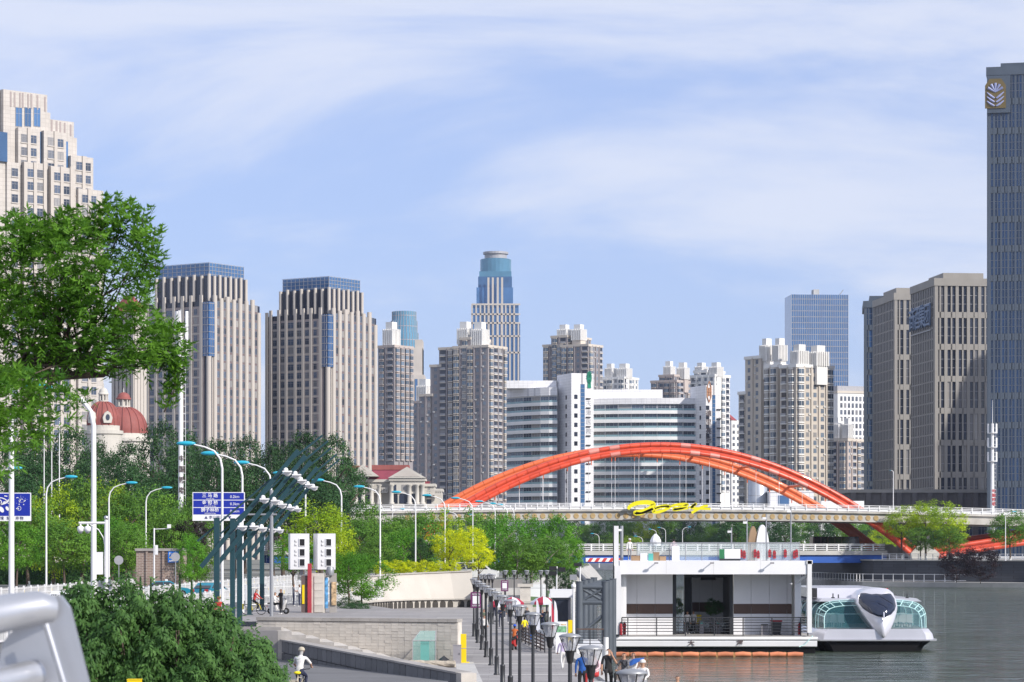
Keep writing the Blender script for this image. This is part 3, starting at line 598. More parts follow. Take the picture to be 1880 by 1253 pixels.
MB().box(0, w, 0, 30, 0, H).build('wall', 'white_wall', T); MB().box(-.4, w + .4, -.4, 31, H, H + 1.2).build('parapet', 'res_cream', T)
MB().box(2, w - 2, 4, 20, H + 1.2, H + 4).build('roof_house', 'frame_grey', T)
wn_ = Pieces('window', win_mesh(1.3, 2.4), ['window_glass', 'frame_grey'], T)
for k in range(24):
    for i in range(8): wn_.put(1 + (w - 2) * (i + .5) / 8, -.02, H - 4 - 3.5 * k)
wn_.done()
T, w, v_, H, u, v = block('white_block', 'slim white block with a small red roof beside the hospital', 1338, 1343, 1359, 772, 1500, 30, None)
MB().box(0, w, 0, 20, 0, H).build('wall', 'res_white', T); MB().add([(-.3, -.3, H), (w * .6, -.3, H), (w * .6, 12, H), (-.3, 12, H), (w * .3, 5, H + 4)], [(0, 1, 4), (1, 2, 4), (2, 3, 4), (3, 0, 4)]).build('roof', 'roof_red', T)
wn_ = Pieces('window', win_mesh(1.5, 1.8), ['window_glass', 'frame_grey'], T)
for k in range(16):
    for i in range(2): wn_.put(w * (i + .5) / 2, -.02, H - 4 - 3.4 * k)
wn_.done()

# --- far glass towers
def round_stack(name, label, xc, d, tiers, m):
    T = thing(name, label, 'building', (PX(xc, d), d, UP))
    for (hw, y0, y1) in tiers:
        r = hw * d / F; z0, z1 = PZ(y0, d) - UP, PZ(y1, d) - UP
        MB().lathe([(r, z0), (r, z1), (r * .9, z1 + .2)], 28, sm=False).build('glass_drum', m, T)
        f = MB()
        for i in range(28):
            a = 2 * math.pi * i / 28; f.bar((r * 1.005 * math.cos(a), r * 1.005 * math.sin(a), z0), (r * 1.005 * math.cos(a), r * 1.005 * math.sin(a), z1), .35)
        f.build('mullions', 'frame_grey', T)
        k = int((z1 - z0) / 6)
        for i in range(1, k + 1): MB().lathe([(r * 1.008, z0 + i * (z1 - z0) / (k + 1)), (r * 1.008, z0 + i * (z1 - z0) / (k + 1) + .5)], 28).build('floor_band', 'frame_grey', T)
    return T
T = round_stack('round_glass_tower', 'pale blue tower with stacked round glass drums behind the slim apartment tower', 742, 1900, [(26, 640, 612), (24, 612, 590), (22, 590, 573)], 'teal_glass')
d = 1900
for x0, x1, y in ((714, 776, 625), (716, 780, 690), (706, 776, 640)): MB().box(PX(x0, d) - PX(742, d), PX(x1, d) - PX(742, d), -6 - (y - 625) * .05, 22, 0, PZ(y, d) - UP).build('stone_shaft', 'cream', T)
pc = Pieces('glass_strip', MB().box(-.8, .8, -.1, .3, 0, 1), 'blue_glass', T)
for i in range(7): pc.put(PX(720 + i * 9, d) - PX(742, d), -9.4, 0, 0, (1.2, 1, PZ(690, d) - UP - 3))
pc.done()
d = 2000; T = thing('stepped_glass_tower', 'tall blue glass tower stepping up to a round top, the highest in the centre', 'building', (PX(910, d), d, UP))
X = lambda p: PX(p, d) - PX(910, d); Z = lambda y: PZ(y, d) - UP
for (x0, x1, yt, dep, m) in ((872, 955, 596, 12, 'blue_glass'), (866, 952, 562, 10, 'blue_glass'), (875, 942, 530, 8, 'blue_glass'), (878, 940, 510, 7.4, 'blue_glass'), (880, 939, 500, 6, 'teal_glass')):
    MB().box(X(x0), X(x1), -dep, 26, 0, Z(yt)).build('tower_tier', m, T)
MB().lathe([(11.5, Z(502)), (11.5, Z(476)), (10.8, Z(475))], 24, sm=False, c=(0, 6, 0)).build('round_top', 'teal_glass', T); MB().lathe([(8.2, Z(475)), (8.2, Z(466)), (9.3, Z(466)), (9.3, Z(462))], 24, sm=False, c=(0, 6, 0)).build('helipad_ring', 'frame_grey', T)
pc = Pieces('stone_rib', MB().box(-.9, .9, -.5, .2, 0, 1), 'cream', T); gs = Pieces('glass_strip', MB().box(-1.3, 1.3, -.12, .2, 0, 1), 'blue_glass', T)
for i, p in enumerate((897, 905, 914, 922)): pc.put(X(p), -12.2, 0, 0, (.8, 1, Z(513)))
for i in range(12): pc.put(X(867 + i * 7.7), -12.4, 0, 0, (.62, 1, Z(563 if i < 11 else 598)))
for i in range(11): gs.put(X(871 + i * 7.7), -12.1, 0, 0, (.9, 1, Z(568)))
pc.done(); gs.done()
bd = MB()
for y in (562, 580, 596, 620, 650): bd.box(X(866), X(955), -12.9, -12.2, Z(y) - .6, Z(y) + .6)
bd.build('floor_bands', 'cream', T)
T, w, v_, H, u, v = block('blue_glass_slab', 'flat-topped deep blue glass tower behind the beige apartments', 1450, 1453, 1557, 541, 1800, 4, None)
MB().box(0, w, 0, 26, 0, H).build('glass_core', 'blue_glass', T); f = MB()
for i in range(27): f.box(w * i / 26 - .15, w * i / 26 + .15, -.35, .05, 0, H)
for k in range(30): f.box(0, w, -.2, .05, H - 3 - k * 3.9 - .2, H - 3 - k * 3.9 + .2)
f.build('curtain_mullions', 'frame_grey', T); MB().box(w * .42, w * .52, 6, 14, H, H + 4).build('roof_house', 'concrete_pale', T)
MB().tube([(w * .86, 3, H), (w * .93, 3, H + 3.5)], .3, 5).build('roof_crane', 'frame_grey', T)

# --- the white hospital with curved balconies
mat('rail_glass', (0.20, 0.32, 0.36), 0.15, var=0.08, rnd=0.15, spec=0.8)
HD = 1085
HO = thing('hospital', 'broad white hospital with curved balcony floors and two tall slabs behind the arch', 'building', (PX(1120, HD), HD, UP))
hx = lambda p, d=HD: PX(p, d) - PX(1120, HD); hzz = lambda y, d=HD: PZ(y, d) - UP
def banded(pts, ytop, n, low, fhpx, ypar):
    """storeys of glass between white balcony bands along a plan line"""
    H0 = hzz(ytop); fh = fhpx * HD / F; back = [(x, y + 14) for x, y in pts]
    MB().prism(pts + back[::-1], 0, H0).build('wing_core', 'white_wall', HO); MB().prism([(x, y - 1.1) for x, y in pts] + back[::-1], H0 + .01, hzz(ypar)).build('parapet', 'white_tile', HO)
    wp = Pieces('window', win_mesh(2.5, 2.3, .1, 2), ['window_glass', 'frame_grey'], HO); rg = Pieces('balcony_glass', MB().box(-1.3, 1.3, -.04, .04, 0, .8), 'rail_glass', HO)
    col = Pieces('pier', MB().box(-.45, .45, -.5, .1, 0, 2.6), 'white_wall', HO)
    for k in range(n):
        z = H0 - (k + 1) * fh + .9
        if z < low: break
        MB().prism([(x, y - 1.6) for x, y in pts] + [(x, y + .5) for x, y in pts][::-1], z - 1.35, z).build('balcony_band', 'white_wall', HO)
        for (x0, y0), (x1, y1) in zip(pts[:-1], pts[1:]):
            L = math.hypot(x1 - x0, y1 - y0); m = max(1, int(L / 2.75)); a = math.atan2(y1 - y0, x1 - x0)
            for i in range(m):
                t = (i + .5) / m; x, y = x0 + (x1 - x0) * t, y0 + (y1 - y0) * t
                if (i % 5) == 2 and m > 4: col.put(x, y - .1, z, a)
                else: wp.put(x, y - .08, z, a, (L / m / 2.7, 1, 1)); 
                rg.put(x, y - 1.5, z, a, (L / m / 2.7, 1, 1))
    wp.done(); rg.done(); col.done()
arc = [(hx(930 + 93 * t), -4 + 20 * (1 - math.sin(math.pi / 2 * t)) * .9 + 2) for t in [i / 6 for i in range(7)]]
banded(arc, 727, 13, 18, 16.6, 712); MB().box(hx(930), hx(1022), 4, 24, hzz(712), hzz(698)).build('roof_block', 'white_tile', HO)
arc2 = [(hx(1088 + 190 * t), 3 + 5 * (t - .5) ** 2 * 4 * .6 + t * -4) for t in [i / 8 for i in range(9)]]
banded(arc2, 742, 13, 18, 16.0, 731); MB().box(hx(1088), hx(1218), 6, 22, hzz(731), hzz(714)).build('roof_block', 'white_tile', HO)
def slab(p0, pc, p1, ytop, pg0, pg1, yg, n):
    x, xr = hx(pc), hx(p1); b = R(20); w = (xr - x) / math.cos(b); l = (x - hx(p0)) / math.sin(b) * .96
    e = obj('slab', MB().box(0, w, 0, l, 0, hzz(ytop)).mesh('slab', 'white_tile'), HO, (x, -9, 0), b)
    g0, g1 = (hx(pg0) - x) / math.cos(b), (hx(pg1) - x) / math.cos(b)
    MB().box(g0, g1, -.12, .3, 0, hzz(yg)).build('glass_strip', 'blue_glass', e)
    gr = MB()
    for k in range(44): gr.box(g0, g1, -.2, -.1, hzz(yg) - 1.2 * k * 1.4, hzz(yg) - 1.2 * k * 1.4 + .12)
    gr.build('strip_bars', 'frame_grey', e)
    wm = MB().box(-.7, .7, -.08, .2, 0, 1.7).mesh('slot_window', 'dark_glass'); vm_ = MB().box(-.9, .9, -.5, .1, 0, .45).mesh('vent_hood', 'dark_metal')
    for k in range(n):
        zz = hzz(yg + 27 + k * 17.0)
        obj('slot_window', wm, e, (g0 - 2.0, 0, zz)); obj('vent_hood', vm_, e, (g1 + 1.5, 0, zz))
        obj('slot_window', wm, e, (0, l * .35, zz), LF)
    MB().box(g0 + .3, g0 + 1.0, -.1, .2, hzz(ytop) - 7, hzz(ytop)).build('roof_slot', 'frame_grey', e)
    return e, g1
e1, g1 = slab(1022, 1048, 1089, 688, 1065, 1072.5, 708, 12); e2, g2 = slab(1268, 1293, 1320, 710, 1305, 1310.5, 728, 11)
mat('emblem_green', (0.0, 0.22, 0.13), 0.4); mat('emblem_brown', (0.42, 0.2, 0.1), 0.5); mat('letter_grey', (0.45, 0.45, 0.47), 0.6); mat('letter_dark', (0.10, 0.07, 0.07), 0.6)
em = MB(); zc = hzz(698)
for i in range(9): a = math.pi * (i / 8); em.bar((g1 + 1.9 + .5 * math.cos(a), -.2, zc - .5 + 1), (g1 + 1.9 + 1.2 * math.cos(a), -.2, zc + .4 + 2.6 * math.sin(a)), .5, .2)
em.prism_y([(g1 + 1.9 + 1.0 * math.cos(a), zc + .3 + 2.4 * math.sin(a)) for a in [i * math.pi / 10 for i in range(20)]], -.3, -.05)
for i in (-1, 0, 1): em.bar((g1 + 1.9 + i * .5, -.2, zc - 3.6), (g1 + 1.9 + i * .3, -.2, zc - .2), .5, .2)
em.build('green_emblem', 'emblem_green', e1)
for i, ch in enumerate('天津医院'): text(ch, 2.3, 'letter_grey', e1, (g1 + 1.7, -.1, hzz(743 + i * 17)), extrude=.06)
zc = hzz(722); em = MB(); xx = g2 - 2.7
for i in range(6):
    a, a2 = i * math.pi / 3, (i + 1) * math.pi / 3; em.bar((xx + .9 * math.sin(a), -.15, zc + 4.2 * math.cos(a)), (xx + .9 * math.sin(a2), -.15, zc + 4.2 * math.cos(a2)), .5, .2)
em.bar((xx, -.15, zc - 1.6), (xx, -.15, zc + 1.6), .5, .2); em.bar((xx - 1, -.15, zc), (xx + 1, -.15, zc), .5, .2); em.build('diamond_emblem', 'emblem_brown', e2)
for i, ch in enumerate('德里亮城'): text(ch, 2.6, 'letter_dark', e2, (g2 - 2.9, -.1, hzz(762 + i * 16)), extrude=.06, bold=.02)
MB().box(hx(1280), hx(1290), 2, 6, 0, hzz(737)).build('end_pier', 'white_tile', HO)

# --- dark office towers on the right
mat('stone_taupe', (0.27, 0.255, 0.235), 0.75, var=0.08, scale=0.2); mat('stone_slate', (0.06, 0.08, 0.11), 0.6, var=0.1, scale=0.2)
def office(label, xl, xc, xr, ytop, d, bdeg, m, modpx, ncol, lcol, fin2=True, low=12, glass='dark_glass', dl=None):
    b = R(bdeg); base, u, v = frame(xc, d, b); T = thing('office_tower', label, 'building', base, b, 'dark office towers on the right')
    w, l, H = u(xr), (dl or v(xl)), PZ(ytop, d) - UP; mod = modpx * d / F
    MB().box(.5, w - .5, .5, l - .5, 0, H - 2.5).build('glass_core', 'core_dark' if glass == 'dark_glass' else glass, T)
    MB().box(-.25, w + .25, -.25, l + .25, H - 2.6, H).build('cornice', m, T)
    MB().box(0, 1.2, 0, 1.2, 0, H - 2.6).build('corner_pier', m, T)
    fin = Pieces('fin', MB().box(-.5, .5, -.1, .6, 0, 1), m, T); bd = Pieces('spandrel', MB().box(0, w, .02, .6, 0, 1), m, T); bl = Pieces('spandrel', MB().box(0, l, .02, .6, 0, 1), m, T)
    win = Pieces('window', MB().box(-.8, .8, -.05, .3, 0, 1, 0).box(-.84, -.78, -.12, .1, 0, 1, 1).box(-.8, .8, -.1, .0, .3, .315, 1).box(-.8, .8, -.1, .0, .64, .655, 1), [glass, 'frame_grey'], T)
    st = w / ncol; nm = int((H - low) / mod) + 1
    fs = min(1.25, st * .27)
    for i in range(ncol + 1):
        fin.put(min(w - .5, max(.6, i * st)), .05, 0, 0, (fs, 1, H - 2.6))
        if i < ncol:
            if fin2: fin.put((i + .5) * st, .12, 0, 0, (fs * .5, 1, H - 2.6))
            for k in range(nm):
                for q in (.29, .71): win.put((i + q) * st, .46, H - 2.6 - (k + 1) * mod + 2.1, 0, (st * .19, 1, mod - 2.2))
    for k in range(1, nm + 1): bd.put(0, 0, H - 2.6 - k * mod, 0, (1, 1, 2.0))
    if lcol:
        for i in range(1, lcol + 1): fin.put(.05, l * i / lcol - .4, 0, LF, (.75, 1, H - 2.6))
        for k in range(1, nm * 3): 
            bl.put(.09, l, H - 2.6 - k * mod / 3, LF, (1, 1, .5))
        MB().box(.14, 2, 1, l - .3, 0, H - 3).build('side_wall', 'core_dark', T)
    for q in (fin, bd, bl, win): q.done()
    MB().box(w * .2, w * .8, l * .2, l * .8, H, H + 2.5).build('plant_room', m, T)
    return T, w, l, H, u, v
T, w, l, H, u, v = office('tallest dark blue office tower with a gold emblem, at the right edge', 1800, 1812, 1930, 124, 850, -12, 'stone_slate', 54, 9, 0, True, 12, 'navy_glass', 40)
mat('emblem_gold', (0.13, 0.095, 0.03), 0.5, 0.0, var=0.1); mat('emblem_lilac', (0.28, 0.31, 0.50), 0.5)
st = w / 9; ex = st * 1.2; ez = H - 8.4
ep = obj('emblem_plate', MB().box(ex - 2.6, ex + 4.6, -.7, -.2, ez - 6, ez + 5.6).mesh('emblem_plate', 'stone_slate'), T)
MB().prism_y([(ex - 3.2, ez - 4.6), (ex + 3.2, ez - 4.6), (ex + 3.2, ez + 2.5), (ex + 1.8, ez + 4.6), (ex - 1.8, ez + 4.6), (ex - 3.2, ez + 2.5)], -.95, -.72).build('gold_shield', 'emblem_gold', ep)
fm = MB()
for k in range(3):
    for s_ in (-1, 1): fm.tube([(ex + s_ * .3, -1.05, ez - 3.9 + k * 1.2), (ex + s_ * 1.4, -1.05, ez - 3.3 + k * 1.3), (ex + s_ * 2.6, -1.05, ez - 2.3 + k * 1.35)], [.3, .38, .15], 6)
for a in (-60, -30, 0, 30, 60): fm.tube([(ex, -1.05, ez + .4), (ex + 2.6 * math.sin(R(a)), -1.05, ez + .4 + 2.8 * math.cos(R(a)))], [.15, .5], 6)
fm.build('leaf_mark', 'emblem_lilac', ep)
T, w, l, H, u, v = office('taupe stone office tower with rooftop lettering on its side, half in shadow', 1672, 1716, 1840, 511, 930, 6, 'stone_taupe', 58.7, 6, 14, True, 14)
lt = obj('sign_rack', MB().box(-.5, -.3, l * .12, l * .95, H - 17.5, H - 17.2).box(-.5, -.3, l * .12, l * .95, H - 8.2, H - 7.9).mesh('sign_rack', 'frame_grey'), T)
mat('sign_blue', (0.09, 0.14, 0.24), 0.5)
for i, ch in enumerate('商酒集团'): text(ch, 8.6, 'sign_blue', lt, (-.7, l * (.86 - .215 * i), H - 12.6), (R(90), 0, LF), .25, sx=1.0, bold=.06)
office('taupe office tower in the middle of the three stone ones, left of the lettered tower', 1603, 1642, 1700, 538, 1010, 6, 'stone_taupe', 55, 3, 14, True, 14)
office('narrow dark slate office tower, leftmost of the office group', 1582, 1586, 1640, 553, 1060, -6.5, 'stone_slate', 41, 3, 0, True, 14, 'navy_glass', 30)
office('dark office tower just outside the right edge whose shadow crosses the lettered tower', 2541, 2760, 2883, 82, 813, 40.5, 'stone_slate', 54, 9, 12, True, 12, 'navy_glass')
mat('podium_stone', (0.10, 0.09, 0.09), 0.8, var=0.12)
PD = thing('office_podium', 'low dark stone podium at the foot of the office towers', 'building', (PX(1740, 890), 890, UP))
MB().box(-32, 60, 0, 30, 0, PZ(905, 890) - UP).build('wall', 'podium_stone', PD); MB().box(-33, 61, -1, 31, PZ(905, 890) - UP, PZ(899, 890) - UP).build('cornice', 'stone_taupe', PD)
pp = Pieces('column', MB().box(-.8, .8, -1, .3, 0, PZ(905, 890) - UP), 'podium_stone', PD); ww = Pieces('window', win_mesh(3.2, 7, .1, 2), ['dark_glass', 'frame_grey'], PD)
for i in range(19): pp.put(-31 + i * 5, 0, 0); ww.put(-28.5 + i * 5, -.02, 6); ww.put(-28.5 + i * 5, -.02, 13, 0, (1, 1, .5))
pp.done(); ww.done()
mat('silver_clad', (0.42, 0.45, 0.5), 0.4, 0.5, var=0.05)
C1 = thing('clad_cylinder', 'grey metal-clad cylinder behind the right half of the arch', 'building', (PX(1391, 760), 760, UP)); r = 17.5 * 760 / F
MB().lathe([(r, 0), (r, PZ(879, 760) - UP), (r * .97, PZ(878, 760) - UP)], 28).build('drum', 'silver_clad', C1)
for k in range(9): MB().lathe([(r + .04, 3 + k * 2), (r + .04, 3.12 + k * 2)], 28).build('seam', 'frame_grey', C1)
C2 = thing('pavilion', 'low white tiled pavilion with one square window behind the bridge deck', 'building', (PX(1414, 750), 750, UP)); H = PZ(904, 750) - UP; w = 80 * 750 / F
MB().box(0, w, 0, 10, 0, H).build('wall', 'white_tile', C2); MB().box(-.2, w + 2, -.2, 10.2, H, H + .4).build('coping', 'white_paint', C2); MB().box(2.2, 5.2, -.1, .2, PZ(928, 750) - UP, PZ(910, 750) - UP).build('window', 'blue_glass', C2); MB().box(8.5, 9.2, -.1, .2, PZ(925, 750) - UP, PZ(916, 750) - UP).build('window', 'dark_glass', C2)
MB().box(w + 2.2, w + 14, 1, 10, 0, PZ(920, 750) - UP).build('annex', 'white_wall', C2)

# --- neoclassical hall and red domes on the left
mat('hall_stone', (0.50, 0.475, 0.43), 0.8, var=0.08, scale=0.3); mat('dome_red', (0.25, 0.07, 0.06), 0.7, var=0.12, scale=0.6); mat('roof_maroon', (0.22, 0.035, 0.06), 0.6, var=0.1)
def hall():
    d = 700; T = thing('neoclassical_hall', 'cream hall with columns, pediments and maroon mansard roofs behind the bridge rail', 'building', (PX(725, d), d, UP))
    X = lambda p: PX(p, d) - PX(725, d); Z = lambda y: PZ(y, d) - UP
    for (x0, x1, yt, dy) in ((625, 668, 880, 2), (668, 716, 885, 3), (716, 779, 883, 0), (779, 797, 893, 3), (797, 810, 902, 5)):
        MB().box(X(x0), X(x1), dy, dy + 12, 0, Z(yt)).build('wall', 'hall_stone', T); MB().box(X(x0) - .3, X(x1) + .3, dy - .5, dy + 12.3, Z(yt), Z(yt) + .7).build('cornice', 'hall_stone', T)
        MB().box(X(x0) - .15, X(x1) + .15, dy - .3, dy, Z(yt) - 3.3, Z(yt) - 2.9).build('string_course', 'hall_stone', T)
    for (x0, x1, yb, yt) in ((716, 779, 883, 866), (640, 692, 880, 862)):
        a, b_ = X(x0) - .5, X(x1) + .5; m = (a + b_) / 2
        MB().prism_y([(a, Z(yb) + .7), (b_, Z(yb) + .7), (m, Z(yt) + 1.2)], -.9, 8).build('pediment', 'hall_stone', T)
        MB().prism_y([(a + 1.6, Z(yb) + 1.1), (b_ - 1.6, Z(yb) + 1.1), (m, Z(yt) + .5)], -.97, -.91).build('tympanum', 'cream', T)
    for (x0, x1, yb, ym, yt, dy) in ((674, 756, 880, 862, 853, 4), (630, 672, 880, 862, 854, 6), (770, 788, 892, 884, 883, 5), (688, 700, 890, 882, 880, 3)):
        a, b_ = X(x0), X(x1); s_ = (b_ - a) * .1
        MB().add([(a, dy, Z(yb)), (b_, dy, Z(yb)), (b_, dy + 9, Z(yb)), (a, dy + 9, Z(yb)), (a + s_, dy + 1, Z(ym)), (b_ - s_, dy + 1, Z(ym)), (b_ - s_, dy + 8, Z(ym)), (a + s_, dy + 8, Z(ym))], [(0, 1, 5, 4), (1, 2, 6, 5), (2, 3, 7, 6), (3, 0, 4, 7), (4, 5, 6, 7)]).build('roof', 'roof_maroon', T)
        MB().box(a + s_ - .2, b_ - s_ + .2, dy + .8, dy + 8.2, Z(ym) + .01, Z(yt)).build('roof_attic', 'dome_red', T)
    cm_ = MB().lathe([(.75, 0), (.75, .4), (.55, .5), (.48, Z(890) - Z(926) - .5), (.75, Z(890) - Z(926) - .2), (.75, Z(890) - Z(926))], 10).mesh('column', 'hall_stone')
    for p in (719, 752, 766, 776, 666, 682, 653, 696): obj('column', cm_, T, (X(p), -.5 if p > 700 else 1.2, Z(926)))
    am = MB().prism_y([(-.9, 0), (.9, 0), (.9, 1.9)] + [(.9 * math.cos(a), 1.9 + .9 * math.sin(a)) for a in [math.pi * i / 8 for i in range(1, 8)]] + [(-.9, 1.9)], -.06, .2).mesh('arched_window', 'dark_glass')
    sm = MB().box(-.6, .6, -.06, .2, 0, 1.5).mesh('square_window', 'dark_glass')
    for p, dy, s_ in ((725, 0, .8), (742, 0, 1.4), (759, 0, .8), (674, 3, .8), (656, 2, 1.4), (787, 3, .7)):
        obj('arched_window', am, T, (X(p), dy, Z(925)), 0, (s_, 1, 1)); obj('square_window', sm, T, (X(p), dy, Z(902)), 0, (s_ * .8, 1, 1.1))
    for (x0, x1, y, dy) in ((779, 810, 907, 1), (686, 711, 903, 1)):
        MB().box(X(x0), X(x1), dy, dy + 2, Z(y) - .3, Z(y)).build('balcony', 'hall_stone', T)
        bm = MB().box(-.12, .12, -.12, .12, 0, .8).mesh('baluster', 'hall_stone')
        for i in range(9): obj('baluster', bm, T, (X(x0) + (X(x1) - X(x0)) * i / 8, dy + .2, Z(y)))
        MB().box(X(x0), X(x1), dy, dy + .4, Z(y) + .8, Z(y) + 1.05).build('handrail', 'hall_stone', T)
hall()
def dome(label, px, d, hw, ybase, ytop, ylant, capm, lucarne):
    T = thing('domed_hall', label, 'building', (PX(px, d), d, UP), 0, 'red domes above the trees'); r = hw * d / F; z0, z1, zl = PZ(ybase, d) - UP, PZ(ytop, d) - UP, PZ(ylant, d) - UP
    MB().lathe([(r * 1.15, 0), (r * 1.15, z0 - 2.2), (r * 1.25, z0 - 2.0), (r * 1.25, z0 - 1.2), (r * 1.02, z0 - 1.1), (r * 1.02, z0)], 32, sm=False).build('drum', 'hall_stone', T)
    pf = [(r * math.cos(a) * (1 - .0 * a) + .12 * r * math.sin(a), z0 + (z1 - z0) * math.sin(a)) for a in [math.pi / 2 * i / 12 for i in range(12)]]
    MB().lathe(pf, 40).build('dome', 'dome_red', T)
    rm_ = MB().tube([(p[0] * 1.01, 0, p[1]) for p in pf], .18, 5).mesh('rib', 'dome_red')
    for i in range(16): obj('rib', rm_, T, (0, 0, 0), math.pi * 2 * i / 16 + .1)
    lr = r * .3; MB().lathe([(lr, z1 - .4), (lr, z1 + .3), (lr * .6, z1 + .3), (lr * .6, z1 + (zl - z1) * .55)], 16, sm=False).build('lantern', 'hall_stone', T)
    cm_ = MB().lathe([(.22, 0), (.18, (zl - z1) * .45)], 8).mesh('lantern_column', 'hall_stone')
    for i in range(8): obj('lantern_column', cm_, T, (lr * .85 * math.cos(i * .785), lr * .85 * math.sin(i * .785), z1 + .3))
    zc = z1 + (zl - z1) * .5; MB().lathe([(lr * 1.1, zc), (lr * 1.1, zc + .4)] + [(lr * .95 * math.cos(a), zc + .4 + (zl - zc) * .75 * math.sin(a)) for a in [math.pi / 2 * i / 8 for i in range(8)]], 18).build('lantern_cap', capm, T); MB().tube([(0, 0, zc), (0, 0, zl + 1)], [.3, .08], 6).build('finial', 'hall_stone', T)
    for a in lucarne:
        A = R(a); q = r * 1.0; MB().prism_y([(-.9, 0), (.9, 0), (1.15, 1.2), (.7, 2.3), (0, 2.8), (-.7, 2.3), (-1.15, 1.2)], -.5, .6).build('lucarne', 'hall_stone', T, (q * math.sin(A), -q * math.cos(A), z0 + .5), A)
        MB().prism_y([(.5 * math.cos(t), 1.3 + .75 * math.sin(t)) for t in [i * math.pi / 6 for i in range(12)]], -.56, -.5).build('lucarne_window', 'dark_glass', T, (q * math.sin(A), -q * math.cos(A), z0 + .5), A)
dome('red ribbed dome with a white lantern, front one of the two', 190, 640, 29, 782, 738, 712, 'hall_stone', (-35, 22))
dome('red ribbed dome with a red-capped lantern, behind the white-capped one', 227, 680, 42, 797, 748, 720, 'dome_red', ())
# ------------------------------------------------------------------ trees, shrubs, hedges
leafmat('leaf_dark', (0.020, 0.062, 0.020), (0.048, 0.122, 0.030), .35, .2, .2); leafmat('leaf_mid', (0.06, 0.165, 0.02), (0.16, 0.30, 0.035), .35, .2); leafmat('leaf_fresh', (0.05, 0.19, 0.012), (0.15, 0.35, 0.025), .4, .15)
leafmat('leaf_golden', (0.15, 0.29, 0.015), (0.44, 0.55, 0.012), .3, .12); leafmat('leaf_yellow', (0.46, 0.54, 0.005), (0.72, 0.76, 0.008), .5, .1); leafmat('leaf_purple', (0.02, 0.014, 0.018), (0.04, 0.025, 0.03), .4, .2)
leafmat('leaf_near', (0.035, 0.12, 0.012), (0.16, 0.34, 0.03), 1.1, .05, .42); leafmat('leaf_bush', (0.022, 0.07, 0.016), (0.10, 0.21, 0.05), 2.2, .05, .25)
mat('bark', (0.09, 0.065, 0.05), 0.9, var=0.3, scale=3, bump=0.5); mat('bark_pale', (0.26, 0.23, 0.19), 0.9, var=0.3, scale=2, bump=0.3); mat('lime_wash', (0.70, 0.70, 0.68), 0.9, var=0.1)
def leaves(name, c, nrm, tan, L, W_, m):
    """one rhombic face per leaf, from arrays of centres, normals and tips"""
    n = len(c); nrm /= np.linalg.norm(nrm, axis=1, keepdims=True) + 1e-9
    t = tan - nrm * np.sum(tan * nrm, axis=1, keepdims=True); t /= np.linalg.norm(t, axis=1, keepdims=True) + 1e-9; b = np.cross(nrm, t)
    L = np.asarray(L).reshape(-1, 1); W_ = np.asarray(W_).reshape(-1, 1)
    v = np.stack([c - t * L * .5, c + b * W_ * .5 - t * L * .08, c + t * L * .5, c - b * W_ * .5 - t * L * .08], 1).reshape(-1, 3)
    me = bpy.data.meshes.new(name); me.vertices.add(4 * n); me.vertices.foreach_set('co', v.astype(np.float32).ravel()); me.loops.add(4 * n); me.loops.foreach_set('vertex_index', np.arange(4 * n, dtype=np.int32))
    me.polygons.add(n); me.polygons.foreach_set('loop_start', np.arange(0, 4 * n, 4, dtype=np.int32)); me.polygons.foreach_set('loop_total', np.full(n, 4, np.int32))
    me.update(); me.validate(); me.materials.append(MATS[m]); return me
def crown_mesh(name, seed, nclump, nleaf, cr, leaf, m, top=1.0, low=-1.0, taper=0.0, hollow=.35, lumps=5):
    """unit crown: clumps of leaves spread through an uneven ellipsoid"""
    g = np.random.default_rng(seed); d = g.normal(size=(nclump * 3, 3)); d /= np.linalg.norm(d, axis=1, keepdims=True)
    d = d[(d[:, 2] > low) & (d[:, 2] < top)][:nclump]; k = len(d)
    lb_ = g.normal(size=(lumps, 3)); lb_ /= np.linalg.norm(lb_, axis=1, keepdims=True)
    bulge = 1 + .22 * np.max(d @ lb_.T, axis=1) - .16
    r = (hollow + (1 - hollow) * g.random(k) ** .45) * bulge; cc = d * r[:, None]
    cc[:, :2] *= (1 - taper * np.clip(cc[:, 2:3], 0, 1)); sz = cr * (.6 + .8 * g.random(k))
    ci = np.repeat(np.arange(k), nleaf); off = g.normal(size=(k * nleaf, 3)); off /= np.linalg.norm(off, axis=1, keepdims=True); off *= (g.random((k * nleaf, 1)) ** .5) * sz[ci][:, None]; off[:, 2] *= .7
    p = cc[ci] + off; nr = off / (sz[ci][:, None]) * .9 + d[ci] * .4 + np.array([0, 0, .55]) + g.normal(size=p.shape) * .45; tn = g.normal(size=p.shape) + np.array([0, 0, -.3])
    s_ = leaf * (.7 + .6 * g.random(len(p))); return leaves(name, p, nr, tn, s_, s_ * .6, m)
def trunk_mesh(name, seed, wash=False, m='bark', split=.3, limbs=7):
    """unit-high trunk with limbs; radius is relative to height"""
    g = random.Random(seed); mb = MB(); mb.tube([(0, 0, 0), (g.uniform(-.01, .01), 0, .2), (g.uniform(-.02, .02), g.uniform(-.02, .02), .5), (0, 0, .85)], [.024, .019, .014, .004], 8)
    for i in range(limbs):
        a = i * 2.4 + g.random(); z = split + .4 * g.random(); L = .16 + .16 * g.random(); mb.tube([(0, 0, z), (L * .5 * math.cos(a), L * .5 * math.sin(a), z + L * .5), (L * math.cos(a), L * math.sin(a), z + L * .9)], [.011, .008, .003], 6)
    if wash: mb.tube([(0, 0, -.002), (0, 0, .1)], [.0255, .0225], 8, 1)
    return mb.mesh(name, [m, 'lime_wash'])
